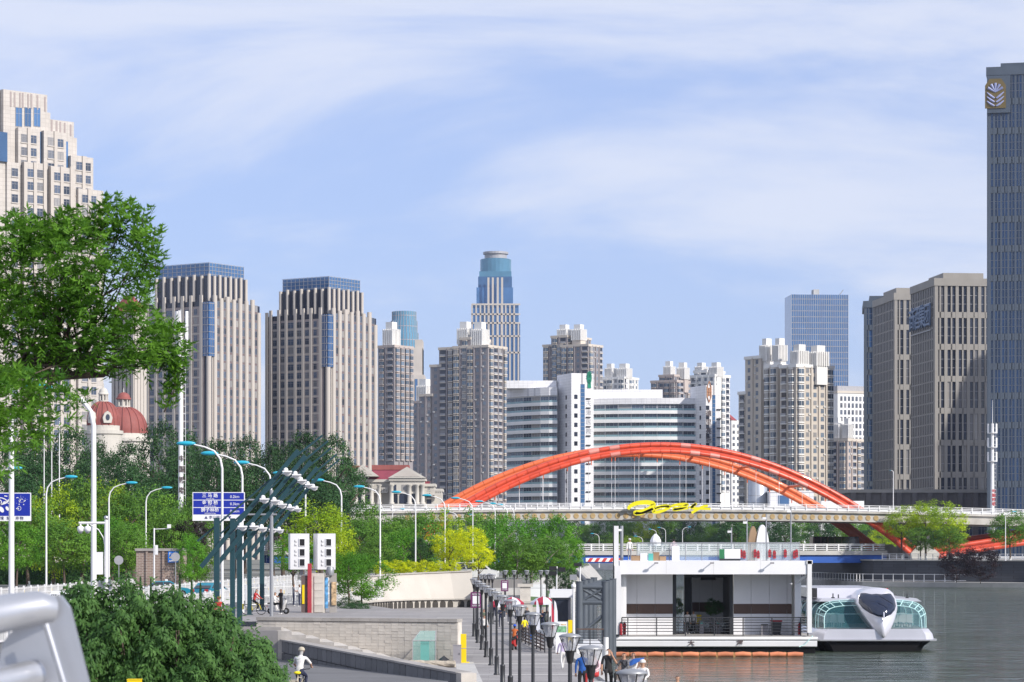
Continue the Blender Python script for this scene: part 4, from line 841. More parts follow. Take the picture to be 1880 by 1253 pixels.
CR = {'dark': [crown_mesh('crown', 10 + i, 150, 60, .25, .062, 'leaf_dark', taper=.35) for i in range(3)], 'mid': [crown_mesh('crown', 20 + i, 130, 60, .26, .07, 'leaf_mid') for i in range(3)],
      'fresh': [crown_mesh('crown', 30 + i, 130, 65, .24, .062, 'leaf_fresh') for i in range(2)], 'golden': [crown_mesh('crown', 40 + i, 120, 60, .25, .065, 'leaf_golden') for i in range(2)],
      'yellow': [crown_mesh('crown', 50 + i, 100, 60, .25, .07, 'leaf_yellow', hollow=.5) for i in range(2)], 'purple': [crown_mesh('crown', 60, 110, 60, .25, .07, 'leaf_purple')]}
TR = [trunk_mesh('trunk', 1, False), trunk_mesh('trunk', 2, True, 'bark'), trunk_mesh('trunk', 3, False, 'bark_pale')]
tn = [0]
def tree(label, px, d, ytop, wpx, kind, ybot=None, zb=None, tr=0, group=None, depth=None, name='tree', jit=0):
    """crown spans ytop..ybot photo rows and wpx columns at distance d"""
    tn[0] += 1; zb = UP if zb is None else zb; zt = PZ(ytop, d); h = zt - zb; w = wpx * d / F; zl = PZ(ybot, d) if ybot else zb + h * .25
    T = thing(name, label, 'tree' if name == 'tree' else 'shrub', (PX(px, d), d, zb), 0, group)
    obj('trunk', TR[tr], T, (0, 0, 0), tn[0] * 1.3, (h * .9, h * .9, h * .9) if name == 'tree' else (h * .5, h * .5, h * .6))
    c = CR[kind][tn[0] % len(CR[kind])]; obj('crown', c, T, (0, 0, (zt + zl) / 2 - zb), tn[0] * 2.1, (w / 2 * 1.18, (depth or w) / 2 * 1.18, (zt - zl) / 2 * 1.1)); return T
G1 = 'tall dark trees behind the road'
for i, (px, yt, w, d) in enumerate([(20, 800, 90, 450), (72, 786, 95, 470), (128, 792, 90, 440), (180, 806, 80, 455), (232, 812, 84, 420), (292, 782, 92, 460), (345, 790, 92, 470), (398, 806, 88, 445), (448, 808, 84, 470), (500, 812, 84, 440), (555, 792, 96, 460), (606, 806, 90, 430), (640, 842, 62, 450)]):
    tree('tall dark tree below the towers, number %s from the left edge' % ('one two three four five six seven eight nine ten eleven twelve thirteen'.split()[i]), px, d, yt, w, 'dark', 950, None, 0, G1)
FILL = [(60, 850, 400), (150, 860, 395), (245, 865, 390), (330, 850, 400), (430, 862, 395), (520, 868, 390), (590, 870, 395)]
for i, (px, yt, d) in enumerate(FILL): tree('lower dark tree in front of the tall row, %s of seven' % ('first second third fourth fifth sixth seventh'.split()[i]), px, d, yt, 110, 'dark', 985, None, 0, 'lower dark trees')
G2 = 'young green trees with whitewashed trunks along the road'
for i, (px, yt, w, d, k) in enumerate([(-12, 905, 100, 285, 'mid'), (52, 912, 84, 290, 'mid'), (98, 892, 84, 305, 'golden'), (150, 882, 96, 310, 'mid'), (196, 884, 88, 320, 'golden'), (238, 892, 86, 300, 'mid'), (290, 905, 84, 315, 'mid'), (118, 955, 88, 280, 'mid'), (205, 945, 84, 285, 'fresh'), (30, 960, 70, 270, 'fresh'), (232, 962, 60, 280, 'mid')]):
    tree(['green roadside tree cut by the left edge', 'green roadside tree behind the picture sign', 'yellow-tinged roadside tree left of the tall curved lamp pole', 'green roadside tree right behind the curved lamp pole', 'yellow-tinged roadside tree above the camera pole', 'green roadside tree between the camera pole and the mast', 'green roadside tree beside the white mast', 'lower green tree in front, between picture sign and lamp pole', 'lower fresh green tree behind the camera pole', 'small fresh green tree under the picture sign', 'small green tree left of the brown kiosk'][i], px, d, yt, w * 1.2, k, 1042, None, 1, G2)
for i, (px, d, yt, w, k, yb, lab) in enumerate([(348, 262, 985, 56, 'fresh', 1066, 'rounded bright green shrub left of the road sign posts'), (372, 280, 1005, 50, 'mid', 1064, 'rounded green shrub under the blue road sign'), (318, 300, 935, 70, 'mid', 1030, 'bushy green tree behind the mast foot'), (360, 330, 900, 70, 'mid', 1030, 'green tree between the mast and the road sign'), (350, 300, 955, 60, 'purple', 1010, 'dark purple-leaved tree near the mast foot')]):
    tree(lab, px, d, yt, w, k, yb, None, 0, None, None, 'tree' if yt < 980 else 'round_shrub')
# golden tree and green trees round the plaza
tree('large golden-green tree behind the two white boxes', 585, 232, 924, 122, 'golden', 1032, None, 1); tree('green lower tree left of the white boxes', 538, 226, 985, 80, 'fresh', 1048, None, 1)
tree('golden-green tree at the right edge of the white boxes', 622, 225, 968, 62, 'golden', 1060, None, 1)
tree('feathery bright green tree leaning over the white curved wall', 664, 212, 1022, 104, 'fresh', 1098, None, 0); tree('feathery green tree close beside the tiled pillar', 640, 208, 1010, 70, 'fresh', 1075, None, 0)
for i, (px, d, w, yt, lab) in enumerate([(634, 200, 40, 1098, 'clipped round dark shrub behind the tiled pillar'), (657, 198, 40, 1101, 'clipped round dark shrub at the foot of the white curved wall')]):
    tree(lab, px, d, yt, w, 'dark', 1132, None, 0, None, None, 'clipped_shrub')
for i, (px, d, yt, w, k, lab) in enumerate([(660, 345, 945, 80, 'mid', 'green tree behind the golden tree, under the hall'), (708, 350, 955, 84, 'mid', 'green tree below the left end of the bridge rail'), (742, 335, 975, 80, 'fresh', 'fresh green tree over the yellow hedge'), (775, 360, 935, 70, 'mid', 'green tree with yellow top beside the arch foot'), (690, 325, 990, 70, 'mid', 'low green tree over the left end of the yellow hedge'), (772, 322, 985, 44, 'dark', 'narrow dark green tree beside the yellow tree'), (815, 375, 940, 74, 'golden', 'yellow-green tree under the left foot of the arch'), (860, 390, 940, 80, 'mid', 'green tree below the lamps at the arch foot'), (905, 400, 945, 74, 'mid', 'green tree behind the big promenade trees'), (735, 400, 940, 74, 'mid', 'green tree in front of the bridge approach'), (672, 400, 925, 70, 'mid', 'green tree in front of the hall')]):
    tree(lab, px, d, yt, w, k, 1046, None, 0)
for i, (px, d, yt, w, yb, lab) in enumerate([(826, 322, 974, 56, 1032, 'bright yellow tree, left one over the van'), (862, 318, 968, 54, 1020, 'bright yellow tree, tallest one over the van'), (878, 314, 998, 52, 1046, 'bright yellow tree, right one over the van')]): tree(lab, px, d, yt, w, 'yellow', yb, None, 0, 'yellow trees above the van')
# yellow clipped hedge, bush by bush
for i in range(6):
    px = 704 + i * 25; tree('bright yellow clipped hedge bush on the curved wall, %s from the left' % ('first second third fourth fifth sixth'.split()[i]), px, 310, 1030 - (i % 2), 32, 'yellow', 1056, UP, 0, 'yellow hedge bushes', None, 'hedge_bush')
# big promenade trees
for i, (px, d, yt, w, k, lab) in enumerate([(925, 335, 950, 78, 'fresh', 'big green promenade tree, leftmost of the dense clump'), (975, 345, 944, 86, 'fresh', 'big green promenade tree, tallest in the middle of the clump'), (1022, 338, 952, 84, 'fresh', 'big green promenade tree, rightmost beside the dock'), (950, 322, 985, 84, 'mid', 'lower green promenade tree, left front of the clump'), (1003, 326, 982, 88, 'mid', 'lower green promenade tree, right front of the clump'), (1045, 330, 985, 56, 'fresh', 'slim green promenade tree at the water end')]):
    tree(lab, px, d, yt, w, k, 1054, UP if px < 960 else 1.2, 2, 'dense green trees on the promenade')
for i, px in enumerate((1012, 1030, 1046)): tree('low dark conifer-like shrub behind the floodlights, %s' % ('left', 'middle', 'right')[i], px, 318, 1046, 24, 'dark', 1082, 0.4, 0, 'low shrubs behind the floodlights', None, 'low_shrub')
# far bank under the bridge
random.seed(9)
kinds = ['dark', 'mid', 'dark', 'dark', 'mid', 'golden', 'dark', 'mid', 'dark', 'mid', 'mid', 'dark', 'mid', 'dark', 'mid', 'dark', 'dark', 'mid', 'dark', 'golden', 'dark', 'mid']
words = 'first second third fourth fifth sixth seventh eighth ninth tenth eleventh twelfth thirteenth fourteenth fifteenth sixteenth seventeenth eighteenth nineteenth twentieth twenty-first twenty-second'.split()
for i in range(22):
    px = 1058 + i * 26; tree('bank tree under the arch bridge, %s counting from the dock' % words[i], px, 1010 + random.uniform(0, 60), 950 + random.uniform(-8, 12), 46, kinds[i], 1010, None, 0, 'trees on the bank under the bridge')
for i in range(14):
    px = 1070 + i * 42; tree('low bush on the far bank under the bridge, %s from the dock' % words[i], px, 1003, 986 + random.uniform(-6, 4), 60, ['dark', 'mid', 'golden', 'dark', 'dark', 'mid', 'dark'][i % 7], 1016, None, 0, 'bushes on the bank under the bridge', None, 'bank_bush')
for i in range(9):
    px = 1345 + i * 32; tree('dark bank tree behind the low blue bridge, %s from the left' % words[i], px, 655 + (i * 37) % 50, 948 + (i * 5) % 9, 62, ['dark', 'mid', 'dark', 'dark', 'mid', 'dark', 'dark', 'mid', 'dark'][i], 1014, None, 0, 'dark trees behind the low bridge')
for i, (px, d, yt, w, k, yb, lab) in enumerate([(1656, 560, 932, 62, 'golden', 985, 'golden-topped tree left of the orange arch foot'), (1700, 558, 920, 60, 'golden', 975, 'airy golden tree in the middle over the arch foot'), (1742, 552, 926, 66, 'golden', 995, 'golden-green tree right of the arch foot'), (1738, 549, 968, 60, 'mid', 1012, 'green tree under the golden-green one'), (1690, 553, 965, 50, 'mid', 1010, 'green tree right in front of the arch foot'), (1592, 640, 975, 66, 'dark', 1012, 'dark green tree behind the far arch leg'), (1855, 530, 940, 72, 'mid', 1000, 'leafy green tree at the right edge'), (1620, 625, 968, 50, 'golden', 1012, 'yellow-green tree between the two arch legs')]):
    tree(lab, px, d, yt, w, k, yb, QZ, 1)
for i, (px, yt, w, lab) in enumerate([(1756, 1008, 60, 'dark purple bush on the quay, left of two'), (1800, 1004, 66, 'dark purple bush on the quay, right of two')]): tree(lab, px, 531 - (px - 1756) * .4, yt, w, 'purple', 1062, -.1, 0, None, None, 'purple_bush')
# clipped dark hedge along the pavement
hd = thing('hedge', 'long clipped dark hedge behind the whitewashed trunks', 'hedge', (PX(60, 330), 330, UP))
g = np.random.default_rng(4); n = 9000; L_ = 20; p = np.stack([g.uniform(-12, 12, n), g.uniform(-.8, .8, n), g.uniform(.1, 2.5, n)], 1); f = g.integers(0, 3, n); p[f == 0, 1] = -.8; p[f == 1, 2] = 2.5; p += g.normal(size=p.shape) * .07
obj('foliage', leaves('foliage', p, g.normal(size=p.shape) + np.array([0, -.6, .5]), g.normal(size=p.shape), .26, .18, 'leaf_dark'), hd)['kind'] = 'stuff'; MB().box(-11.9, 11.9, -.72, .72, 0, 2.42).build('hedge_core', 'leaf_dark', hd)

# foreground tree reaching in from the left
def near_tree():
    g = np.random.default_rng(77); D0 = 35.0; sc = D0 / F
    T = thing('ash_tree', 'leafy ash tree hanging in from the left edge, close to the viewer', 'tree', (-8.8, 37, UP))
    o0 = np.array([-8.8, 37, UP]); W2 = lambda x, y, dd: np.array([PX(x, dd), dd, PZ(y, dd)])
    tb = MB(); o = Vector(o0)
    def br(pts, r): tb.tube([Vector(p) - o for p in pts], r, 8)
    br([o0, (-8.7, 36.8, 5), (-8.3, 36.5, 7.4), (-8.2, 36.4, 9), (-8.4, 36.6, 11)], [.28, .22, .19, .12, .05])
    br([(-8.3, 36.5, 7.3), W2(-60, 690, 36), W2(60, 682, 35.5), W2(110, 690, 35.3), W2(190, 688, 35), W2(250, 640, 34.8)], [.14, .10, .08, .06, .04, .02])
    blobs = []                                                    # photo ellipses that the foliage fills: x, y, rx, ry, weight, distance
    for (x, y, rx, ry, k, dd) in [(60, 500, 100, 100, 1.2, 35), (130, 470, 60, 75, 1, 34.6), (225, 430, 42, 60, .55, 34.6), (262, 470, 30, 55, .35, 34.4), (200, 540, 70, 70, 1.0, 34.5), (130, 600, 90, 70, 1.3, 35), (30, 600, 70, 90, 1.2, 35.5), (250, 612, 60, 52, 1.0, 34.4), (300, 630, 40, 46, .7, 34.2), (240, 668, 46, 22, .45, 34.3), (165, 645, 50, 36, .6, 34.6), (40, 430, 60, 45, .5, 35), (15, 725, 55, 55, 1.1, 33), (38, 780, 50, 42, .8, 32.6), (110, 728, 55, 20, .45, 33), (105, 775, 34, 22, .25, 32.5), (60, 700, 60, 25, .6, 33.5), (5, 835, 20, 40, .3, 28), (-70, 560, 90, 180, 1.5, 36), (-80, 780, 60, 100, .5, 34)]:
        blobs.append((x, y, rx, ry, k, dd))
    cs = []; nr = []; tg = []
    tips = [(205, 362, 34.5), (232, 372, 34.5), (265, 385, 34.4), (183, 378, 34.6), (135, 385, 34.8), (75, 400, 35), (285, 420, 34.3), (290, 470, 34.3), (320, 600, 34.2), (335, 640, 34.1), (330, 672, 34.1), (45, 410, 35), (120, 390, 34.9)]
    twig = MB()
    def spray(c, d_, nlf, size):
        """a drooping compound leaf: pairs of leaflets along a stalk"""
        d_ = d_ / np.linalg.norm(d_); s_ = np.cross(d_, np.array([g.normal() * .3, g.normal() * .3, 1.0])); s_ /= np.linalg.norm(s_) + 1e-9; up = np.cross(s_, d_)
        for j in range(nlf):
            t = (j + 1) / nlf; b = c + d_ * size * 2.1 * (t - .4) + np.array([0, 0, -.05 * t * t])
            for sgn in ((-1, 1) if j < nlf - 1 else (0,)):
                dirn = d_ * (.75 if sgn else 1) + s_ * sgn * .8 + np.array([0, 0, -.25]); dirn /= np.linalg.norm(dirn)
                cs.append(b + dirn * size * .5); tg.append(dirn); nr.append(up + g.normal(size=3) * .35)
    for (x, y, rx, ry, k, dd) in blobs:
        n = int(330 * k * (rx * ry / 5000) ** .6)
        for _ in range(n):
            a = g.uniform(0, 2 * math.pi); r = g.random() ** .5; px, py = x + rx * r * math.cos(a), y + ry * r * math.sin(a); c = W2(px, py, dd + g.normal() * .55)
            out = np.array([math.cos(a) * .7, g.normal() * .8 - .3, -math.sin(a) * .4 + .1]) + g.normal(size=3) * .35; spray(c, out, 4, .078 * g.uniform(.8, 1.25))
    for (x, y, dd) in tips:
        tip = W2(x, y, dd); bs = W2(x - 22 - g.uniform(0, 15), y + 85, dd + .3); twig.tube([Vector(bs - o0), Vector((bs + tip) / 2 - o0 + np.array([.03, 0, 0])), Vector(tip - o0)], [.012, .008, .004], 5)
        for j in range(40):
            t = j / 40; c = bs + (tip - bs) * t; a = j * 2.4; out = (tip - bs) / np.linalg.norm(tip - bs) * .7 + np.array([math.cos(a), math.sin(a), .15]) * .8; spray(c + out * .08, out, 4, .07 * (1.1 - .4 * t))
    for _ in range(60):
        x, y, rx, ry, k, dd = blobs[g.integers(0, 14)]; p = W2(x + rx * g.uniform(-.7, .7), y + ry * g.uniform(-.7, .7), dd); q = W2(90 + g.uniform(-80, 80), 670, 35.3); twig.tube([Vector(q - o0), Vector((p * .6 + q * .4) - o0 + g.normal(size=3) * .1), Vector(p - o0)], [.02, .012, .005], 5)
    tb.build('trunk', 'bark', T); twig.build('twigs', 'bark', T)['kind'] = 'stuff'
    cs = np.array(cs) - o0; n = len(cs); s_ = .10 * g.uniform(.75, 1.3, n); obj('crown', leaves('crown', cs, np.array(nr), np.array(tg), s_, s_ * .26, 'leaf_near'), T); return n
near_tree()
def near_bush():
    """glossy drooping bush at the lower left, ground level UP"""
    g = np.random.default_rng(12); D0 = 60.; o0 = np.array([PX(300, D0), D0, UP]); T = thing('glossy_bush', 'broad glossy green bush with drooping leaves in the foreground', 'bush', tuple(o0))
    top = [(118, 1098), (150, 1088), (200, 1092), (230, 1084), (270, 1092), (300, 1094), (340, 1106), (380, 1110), (400, 1126), (440, 1160), (478, 1180), (500, 1232), (520, 1246)]
    xs_ = np.array([t[0] for t in top]); ys_ = np.array([t[1] for t in top]); cs, nr, tg = [], [], []
    for _ in range(1900):
        x = g.uniform(115, 520); yt = np.interp(x, xs_, ys_); lump = 9 * math.sin(x * .071 + 1) + 7 * math.sin(x * .19) + 5 * math.sin(x * .43 + 2); y = yt + lump * 1.1 + (1300 - yt) * g.random() ** 1.15 + g.normal() * 5; dep = D0 + 1.6 - 2.6 * max(0, (y - yt) / (1300 - yt)) ** .6 + g.normal() * .3 - .5 * math.sin(x * .06 + y * .045) - .3 * math.sin(x * .14 - y * .11)
        c = np.array(P(x, y, dep)); r = .16 * g.uniform(.7, 1.3)
        for _ in range(16):
            o = g.normal(size=3); o /= np.linalg.norm(o); p = c + o * r * np.array([1.2, 1, .8]) * g.random() ** .4; cs.append(p); tg.append(np.array([o[0] * .6, o[1] * .6, -.9]) + g.normal(size=3) * .35); nr.append(o + np.array([0.1, -.7, .45]) + g.normal(size=3) * .3)
    for _ in range(110):                                    # shoots that stand out of the outline
        x = g.uniform(125, 520); yt = np.interp(x, xs_, ys_); c = np.array(P(x, yt + 4, D0 + 1.2)); dr = np.array([g.normal() * .5, g.normal() * .3 - .2, 1.0]); L = g.uniform(.15, .55)
        for j in range(9):
            a = j * 2.4; p = c + dr * L * j / 9; cs.append(p + np.array([math.cos(a), math.sin(a), -.2]) * .05); tg.append(np.array([math.cos(a), math.sin(a), -.35])); nr.append(np.array([0, -.4, 1]) + g.normal(size=3) * .3)
    cs = np.array(cs) - o0; s_ = .125 * g.uniform(.7, 1.3, len(cs)); obj('crown', leaves('crown', cs, np.array(nr), np.array(tg), s_, s_ * .42, 'leaf_bush'), T)
    mb = MB(); gg = random.Random(3)
    for i in range(9): x = gg.uniform(-1.8, 1.6); mb.tube([(x * .5, 0, 0), (x * .8, 0, 1.2), (x, gg.uniform(-.4, .4), 2.6)], [.06, .04, .015], 6)
    mb.build('stems', 'bark', T); MB().add([tuple(np.array(P(x, y + 34, D0 + 1.0)) - o0) for x, y in zip(xs_, ys_)] + [tuple(np.array(P(x, 1420, D0 + .4)) - o0) for x in xs_[::-1]], [tuple(range(2 * len(xs_)))]).build('inner_foliage', 'leaf_bush', T)
near_bush()
# small dark junipers poking out behind the bush
for i, (px, yt, w, lab) in enumerate([(258, 1060, 11, 'small upright juniper, leftmost of the five behind the bush'), (277, 1062, 10, 'small upright juniper, second from the left behind the bush'), (330, 1056, 12, 'small upright juniper, middle one behind the bush'), (352, 1066, 14, 'dark upright juniper, fourth behind the bush'), (368, 1072, 14, 'dark upright juniper nearest the teal posts')]):
    d = 72; zt = PZ(yt, d); zb = PZ(1150, d); T = thing('juniper', lab, 'shrub', (PX(px, d), d, UP), 0, 'small junipers behind the bush'); g = np.random.default_rng(100 + i); n = 1100; h = zt - UP; t = g.random(n) ** .8; a = g.uniform(0, 6.283, n); r = w * d / F * (1.05 - t) * g.random(n) ** .4 * 1.1
    p = np.stack([r * np.cos(a), r * np.sin(a), t * h], 1); obj('crown', leaves('crown', p, np.stack([np.cos(a), np.sin(a), .4 + 0 * a], 1), np.stack([np.cos(a) * .3, np.sin(a) * .3, 1 + 0 * a], 1), .10, .045, 'leaf_dark'), T); MB().tube([(0, 0, 0), (0, 0, h * .9)], [.05, .01], 6).build('trunk', 'bark', T)
# ------------------------------------------------------------------ walls, steps and plaza furniture on the left bank
mat('pale_stone', (0.50, 0.465, 0.42), 0.85, var=0.14, scale=1.5, rnd=0.09, bump=0.2, bscale=9); mat('coping_stone', (0.33, 0.31, 0.29), 0.85, var=0.12, scale=1.2, rnd=0.1); mat('granite', (0.15, 0.15, 0.155), 0.7, var=0.1, scale=2.5, rnd=0.16)
mat('render_cream', (0.46, 0.43, 0.385), 0.9, var=0.07, scale=0.35); mat('niche_dark', (0.05, 0.045, 0.04), 0.9); mat('rough_stone', (0.42, 0.37, 0.30), 0.95, var=0.25, scale=3, bump=0.8)
mat('aqua_glass', (0.10, 0.42, 0.38), 0.1, var=0.1); glassmat('case_glass', (0.25, 0.5, 0.46), 0.05, 0.4); mat('post_yellow', (0.78, 0.56, 0.0), 0.5, var=0.05); mat('box_grey', (0.26, 0.25, 0.27), 0.6)
# pale stone wall built of blocks
A, B = Vector((-3.17, 158.6, 0)), Vector((-15.3, 163.0, 0)); ang = math.atan2(A.y - B.y, A.x - B.x); Lw = (A - B).length
SW = thing('stone_wall', 'pale stone block wall with grey coping beside the steps', 'wall', tuple(B), ang)
MB().box(0, Lw, .12, .7, 0, 2.28).build('wall_core', 'pale_stone', SW)
bl = Pieces('stone_block', MB().box(-.272, .272, 0, .13, -.083, .083), 'pale_stone', SW); n = 31; rw = 13
for r in range(rw):
    for i in range(n):
        x = (i + .5) * Lw / n
        if 1.85 * (1 - min(1, max(0, (x - 1.2) / 7.4))) > (r + 1.0) * .172: continue
        bl.put(x, random.uniform(-.012, .012), .09 + r * .172, 0, (Lw / n / .556, 1, 1))
bl.done(400)
cp = Pieces('coping_block', MB().box(-.395, .395, -.06, .8, 0, .2), 'coping_stone', SW)
for i in range(21): cp.put((i + .5) * Lw / 21, 0, 2.285, 0, (Lw / 21 / .80, 1, 1))
cp.done()
# steps going down to the right, one block each
ST = thing('steps', 'pale stone steps descending to the right between the two walls', 'steps', tuple(B), ang)
for i in range(9):
    x0 = 1.0 + i * .88; z = 1.85 - i * .2; MB().prism([(x0, -.03), (x0 + .88 + .0, -.03), (x0 + .88 + 3.0, -5.6), (x0 + 3.0, -5.6)], 0, z).build('step', 'pale_stone', ST)
MB().prism([(-3.4, -.03), (.99, -.03), (3.99, -5.6), (-3.4, -5.6)], 0, 1.86).build('landing', 'paving', ST); MB().box(.9, 3.9, -4.9, -4.6, 1.87, 2.05).build('kerb_block', 'coping_stone', ST)
# granite parapet along the ramp
A, B = Vector((-2.3, 115, 0)), Vector((-14.6, 161.5, 0)); ang = math.atan2(A.y - B.y, A.x - B.x); Lw = (A - B).length
GW = thing('granite_wall', 'dark grey granite wall along the ramp in front of the steps', 'wall', tuple(B), ang); MB().box(0, Lw, .1, .55, -.3, 1.28).build('wall_core', 'granite', GW)
gp = Pieces('granite_panel', MB().box(-.6, .6, 0, .11, -.32, .32), 'granite', GW); n = 38
for i in range(n):
    for r, z in enumerate((.95, .28, -.05)): gp.put((i + .5) * Lw / n, random.uniform(-.008, .008) - .001 * r, z, 0, (Lw / n / 1.26, 1, .97))
gp.done()
cp = Pieces('coping_slab', MB().box(-3.0, 3.0, -.08, .62, 0, .09), 'coping_stone', GW)
for i in range(8): cp.put((i + .5) * Lw / 8, 0, 1.285, 0, (Lw / 8 / 6.04, 1, 1))
cp.done(); MB().box(Lw, Lw + .9, -.06, .6, -.6, 1.36).build('end_block', 'pale_stone', GW)
# curved battered wall with niches
pts = [(-4.3, 305.0), (-6.5, 304.6), (-9, 303.2), (-11.3, 300.6), (-13.3, 296.5), (-14.8, 290.5), (-15.9, 282), (-16.6, 270), (-17, 255), (-17.1, 240)]
CW = thing('curved_wall', 'tall pale curved retaining wall with small arched niches at its foot', 'wall', (-10, 290, 0)); ox, oy = -10, 290
def offs(k, dd):
    a = Vector(pts[max(0, k - 1)]); b = Vector(pts[min(len(pts) - 1, k + 1)]); t = (b - a).normalized(); nn = Vector((-t.y, t.x)); 
    if nn.y > 0 or (k > 5 and nn.x < 0): nn = -nn
    if k > 6: nn = Vector((1, 0))
    p = Vector(pts[k]) + nn * dd; return (p.x - ox, p.y - oy)
up = MB(); base = MB(); cpm = MB()
for k in range(len(pts) - 1):
    za, zb = 3.98 - .10 * k, 3.98 - .10 * (k + 1)
    up.add([(*offs(k, .15), .95), (*offs(k + 1, .15), .95), (*offs(k + 1, -1.2), zb), (*offs(k, -1.2), za)], [(3, 2, 1, 0)], 0, True)
    base.add([(*offs(k, 0), 0), (*offs(k + 1, 0), 0), (*offs(k + 1, 0), .96), (*offs(k, 0), .96)], [(3, 2, 1, 0)]); base.add([(*offs(k, 0), .95), (*offs(k + 1, 0), .95), (*offs(k + 1, .3), .95), (*offs(k, .3), .95)], [(0, 1, 2, 3)])
    base.add([(*offs(k, .3), .86), (*offs(k + 1, .3), .86), (*offs(k + 1, .3), 1.02), (*offs(k, .3), 1.02)], [(3, 2, 1, 0)]); base.add([(*offs(k, .3), 1.02), (*offs(k + 1, .3), 1.02), (*offs(k + 1, .1), 1.02), (*offs(k, .1), 1.02)], [(0, 1, 2, 3)])
    cpm.add([(*offs(k, -1.05), za), (*offs(k + 1, -1.05), zb), (*offs(k + 1, -1.5), zb), (*offs(k, -1.5), za), (*offs(k, -1.05), za + .14), (*offs(k + 1, -1.05), zb + .14), (*offs(k + 1, -1.5), zb + .14), (*offs(k, -1.5), za + .14)], [(0, 1, 5, 4), (4, 5, 6, 7), (3, 2, 6, 7)])
    up.add([(*offs(k, -1.4), 0), (*offs(k + 1, -1.4), 0), (*offs(k + 1, -1.4), zb), (*offs(k, -1.4), za)], [(0, 1, 2, 3)])
up.add([(*offs(0, .15), .95), (*offs(0, -1.2), 3.98), (*offs(0, -1.4), 3.98), (*offs(0, -1.4), 0), (*offs(0, 0), 0)], [(0, 1, 2, 3, 4)])
up.build('battered_face', 'render_cream', CW); base.build('plinth', 'render_cream', CW); cpm.build('coping', 'coping_stone', CW)
am = MB().prism_y([(-.34, 0), (.34, 0), (.34, .42)] + [(.34 * math.cos(a), .42 + .34 * math.sin(a)) for a in [math.pi * i / 8 for i in range(1, 8)]] + [(-.34, .42)], -.05, .1).mesh('niche', 'niche_dark')
cum = 0.4
seg = [(Vector(pts[k]), Vector(pts[k + 1])) for k in range(6)]
for (a, b) in seg:
    L_ = (b - a).length; t = .45
    while t < L_: p = a + (b - a) * (t / L_); q = (a - b); obj('niche', am, CW, (p.x - ox, p.y - oy, .02), math.atan2(q.y, q.x)); t += .95
# things on the landing at the wall's foot
T = thing('glass_case', 'tall aqua glass case with a slanted lid against the stone wall', 'display case', P(780, 1205, 158), 0); T.location.z = 0.05
s_ = 158 / F
MB().box(-22 * s_, 20 * s_, -.25, .45, 0, 1.2).build('glass_body', 'case_glass', T); MB().box(-8 * s_, 8 * s_, -.05, .3, .05, 1.15).build('inner_panel', 'aqua_glass', T)
MB().add([(-22 * s_, -.25, 1.2), (20 * s_, -.25, 1.2), (20 * s_, .45, 1.75), (-9 * s_, .45, 1.75)], [(0, 1, 2, 3)]).build('lid', 'case_glass', T); MB().bar((-22 * s_, -.26, 0), (-22 * s_, -.26, 1.2), .04).bar((20 * s_, -.26, 0), (20 * s_, -.26, 1.2), .04).bar((-22 * s_, -.26, 1.2), (20 * s_, -.26, 1.2), .04).bar((20 * s_, -.26, 1.2), (20 * s_, .45, 1.75), .04).bar((-22 * s_, -.26, 1.2), (-9 * s_, .45, 1.75), .03).build('frame', 'frame_grey', T)
g = random.Random(8); mb = MB(); prof = [(math.cos(a) * .34 * g.uniform(.85, 1.1), .2 + math.sin(a) * .2 * g.uniform(.85, 1.1)) for a in [i * math.pi / 6 for i in range(12)]]
vs = []
for i in range(15):
    for (y, z) in prof: vs.append((-1.45 + 2.9 * i / 14 + g.uniform(-.04, .04), y * g.uniform(.9, 1.1), max(0, z * g.uniform(.85, 1.12))))
mb.add(vs, [(i * 12 + j, (i + 1) * 12 + j, (i + 1) * 12 + (j + 1) % 12, i * 12 + (j + 1) % 12) for i in range(14) for j in range(12)] + [tuple(range(12)), tuple(reversed(range(168, 180)))])
tag(mb.build('rough_stone_bench', 'rough_stone', None, (PX(788, 151), 151, 0), -.1), 'long rough-hewn stone block lying in front of the glass case', 'stone')
tag(MB().add([(-.4, -.4, 0), (.4, -.4, 0), (.4, .4, 0), (-.4, .4, 0), (0, 0, .42)], [(3, 2, 1, 0), (0, 1, 4), (1, 2, 4), (2, 3, 4), (3, 0, 4)]).build('dark_pyramid', 'dark_metal', None, (PX(815, 156.5), 156.5, .02), .4), 'small dark pyramid uplight beside the glass case', 'light')
T = thing('utility_box', 'grey metal cabinet next to the yellow post', 'cabinet', (PX(839, 156.3), 156.3, 0)); MB().box(-.22, .24, -.2, .2, 0, 1.02).build('cabinet_body', 'box_grey', T); MB().box(-.24, .26, -.22, .22, 1.02, 1.06).build('lid', 'box_grey', T); MB().box(.12, .15, -.23, -.2, .5, .6).build('handle', 'dark_metal', T)
T = thing('yellow_post', 'bright yellow square steel post at the end of the stone wall', 'post', (PX(851, 157), 157, 0)); MB().box(-.16, .16, -.14, .14, 0, 1.66).build('post_body', 'post_yellow', T); MB().box(-.24, .34, -.2, .2, 0, .05).build('foot_plate', 'post_yellow', T); MB().box(-.168, .168, -.148, .148, .82, .85).build('joint_ring', 'frame_grey', T)
d = 57; T = thing('yellow_bollard', 'top of a yellow post at the bottom edge before the bush', 'post', (PX(247, d), d, .12 + (161.5 - d) * .0187)); MB().box(-.14, .14, -.12, .12, 0, PZ(1248, d) - T.location.z).build('post_body', 'post_yellow', T); MB().box(-.15, .15, -.13, .13, PZ(1248, d) - T.location.z, PZ(1247, d) - T.location.z).build('cap', 'post_yellow', T)
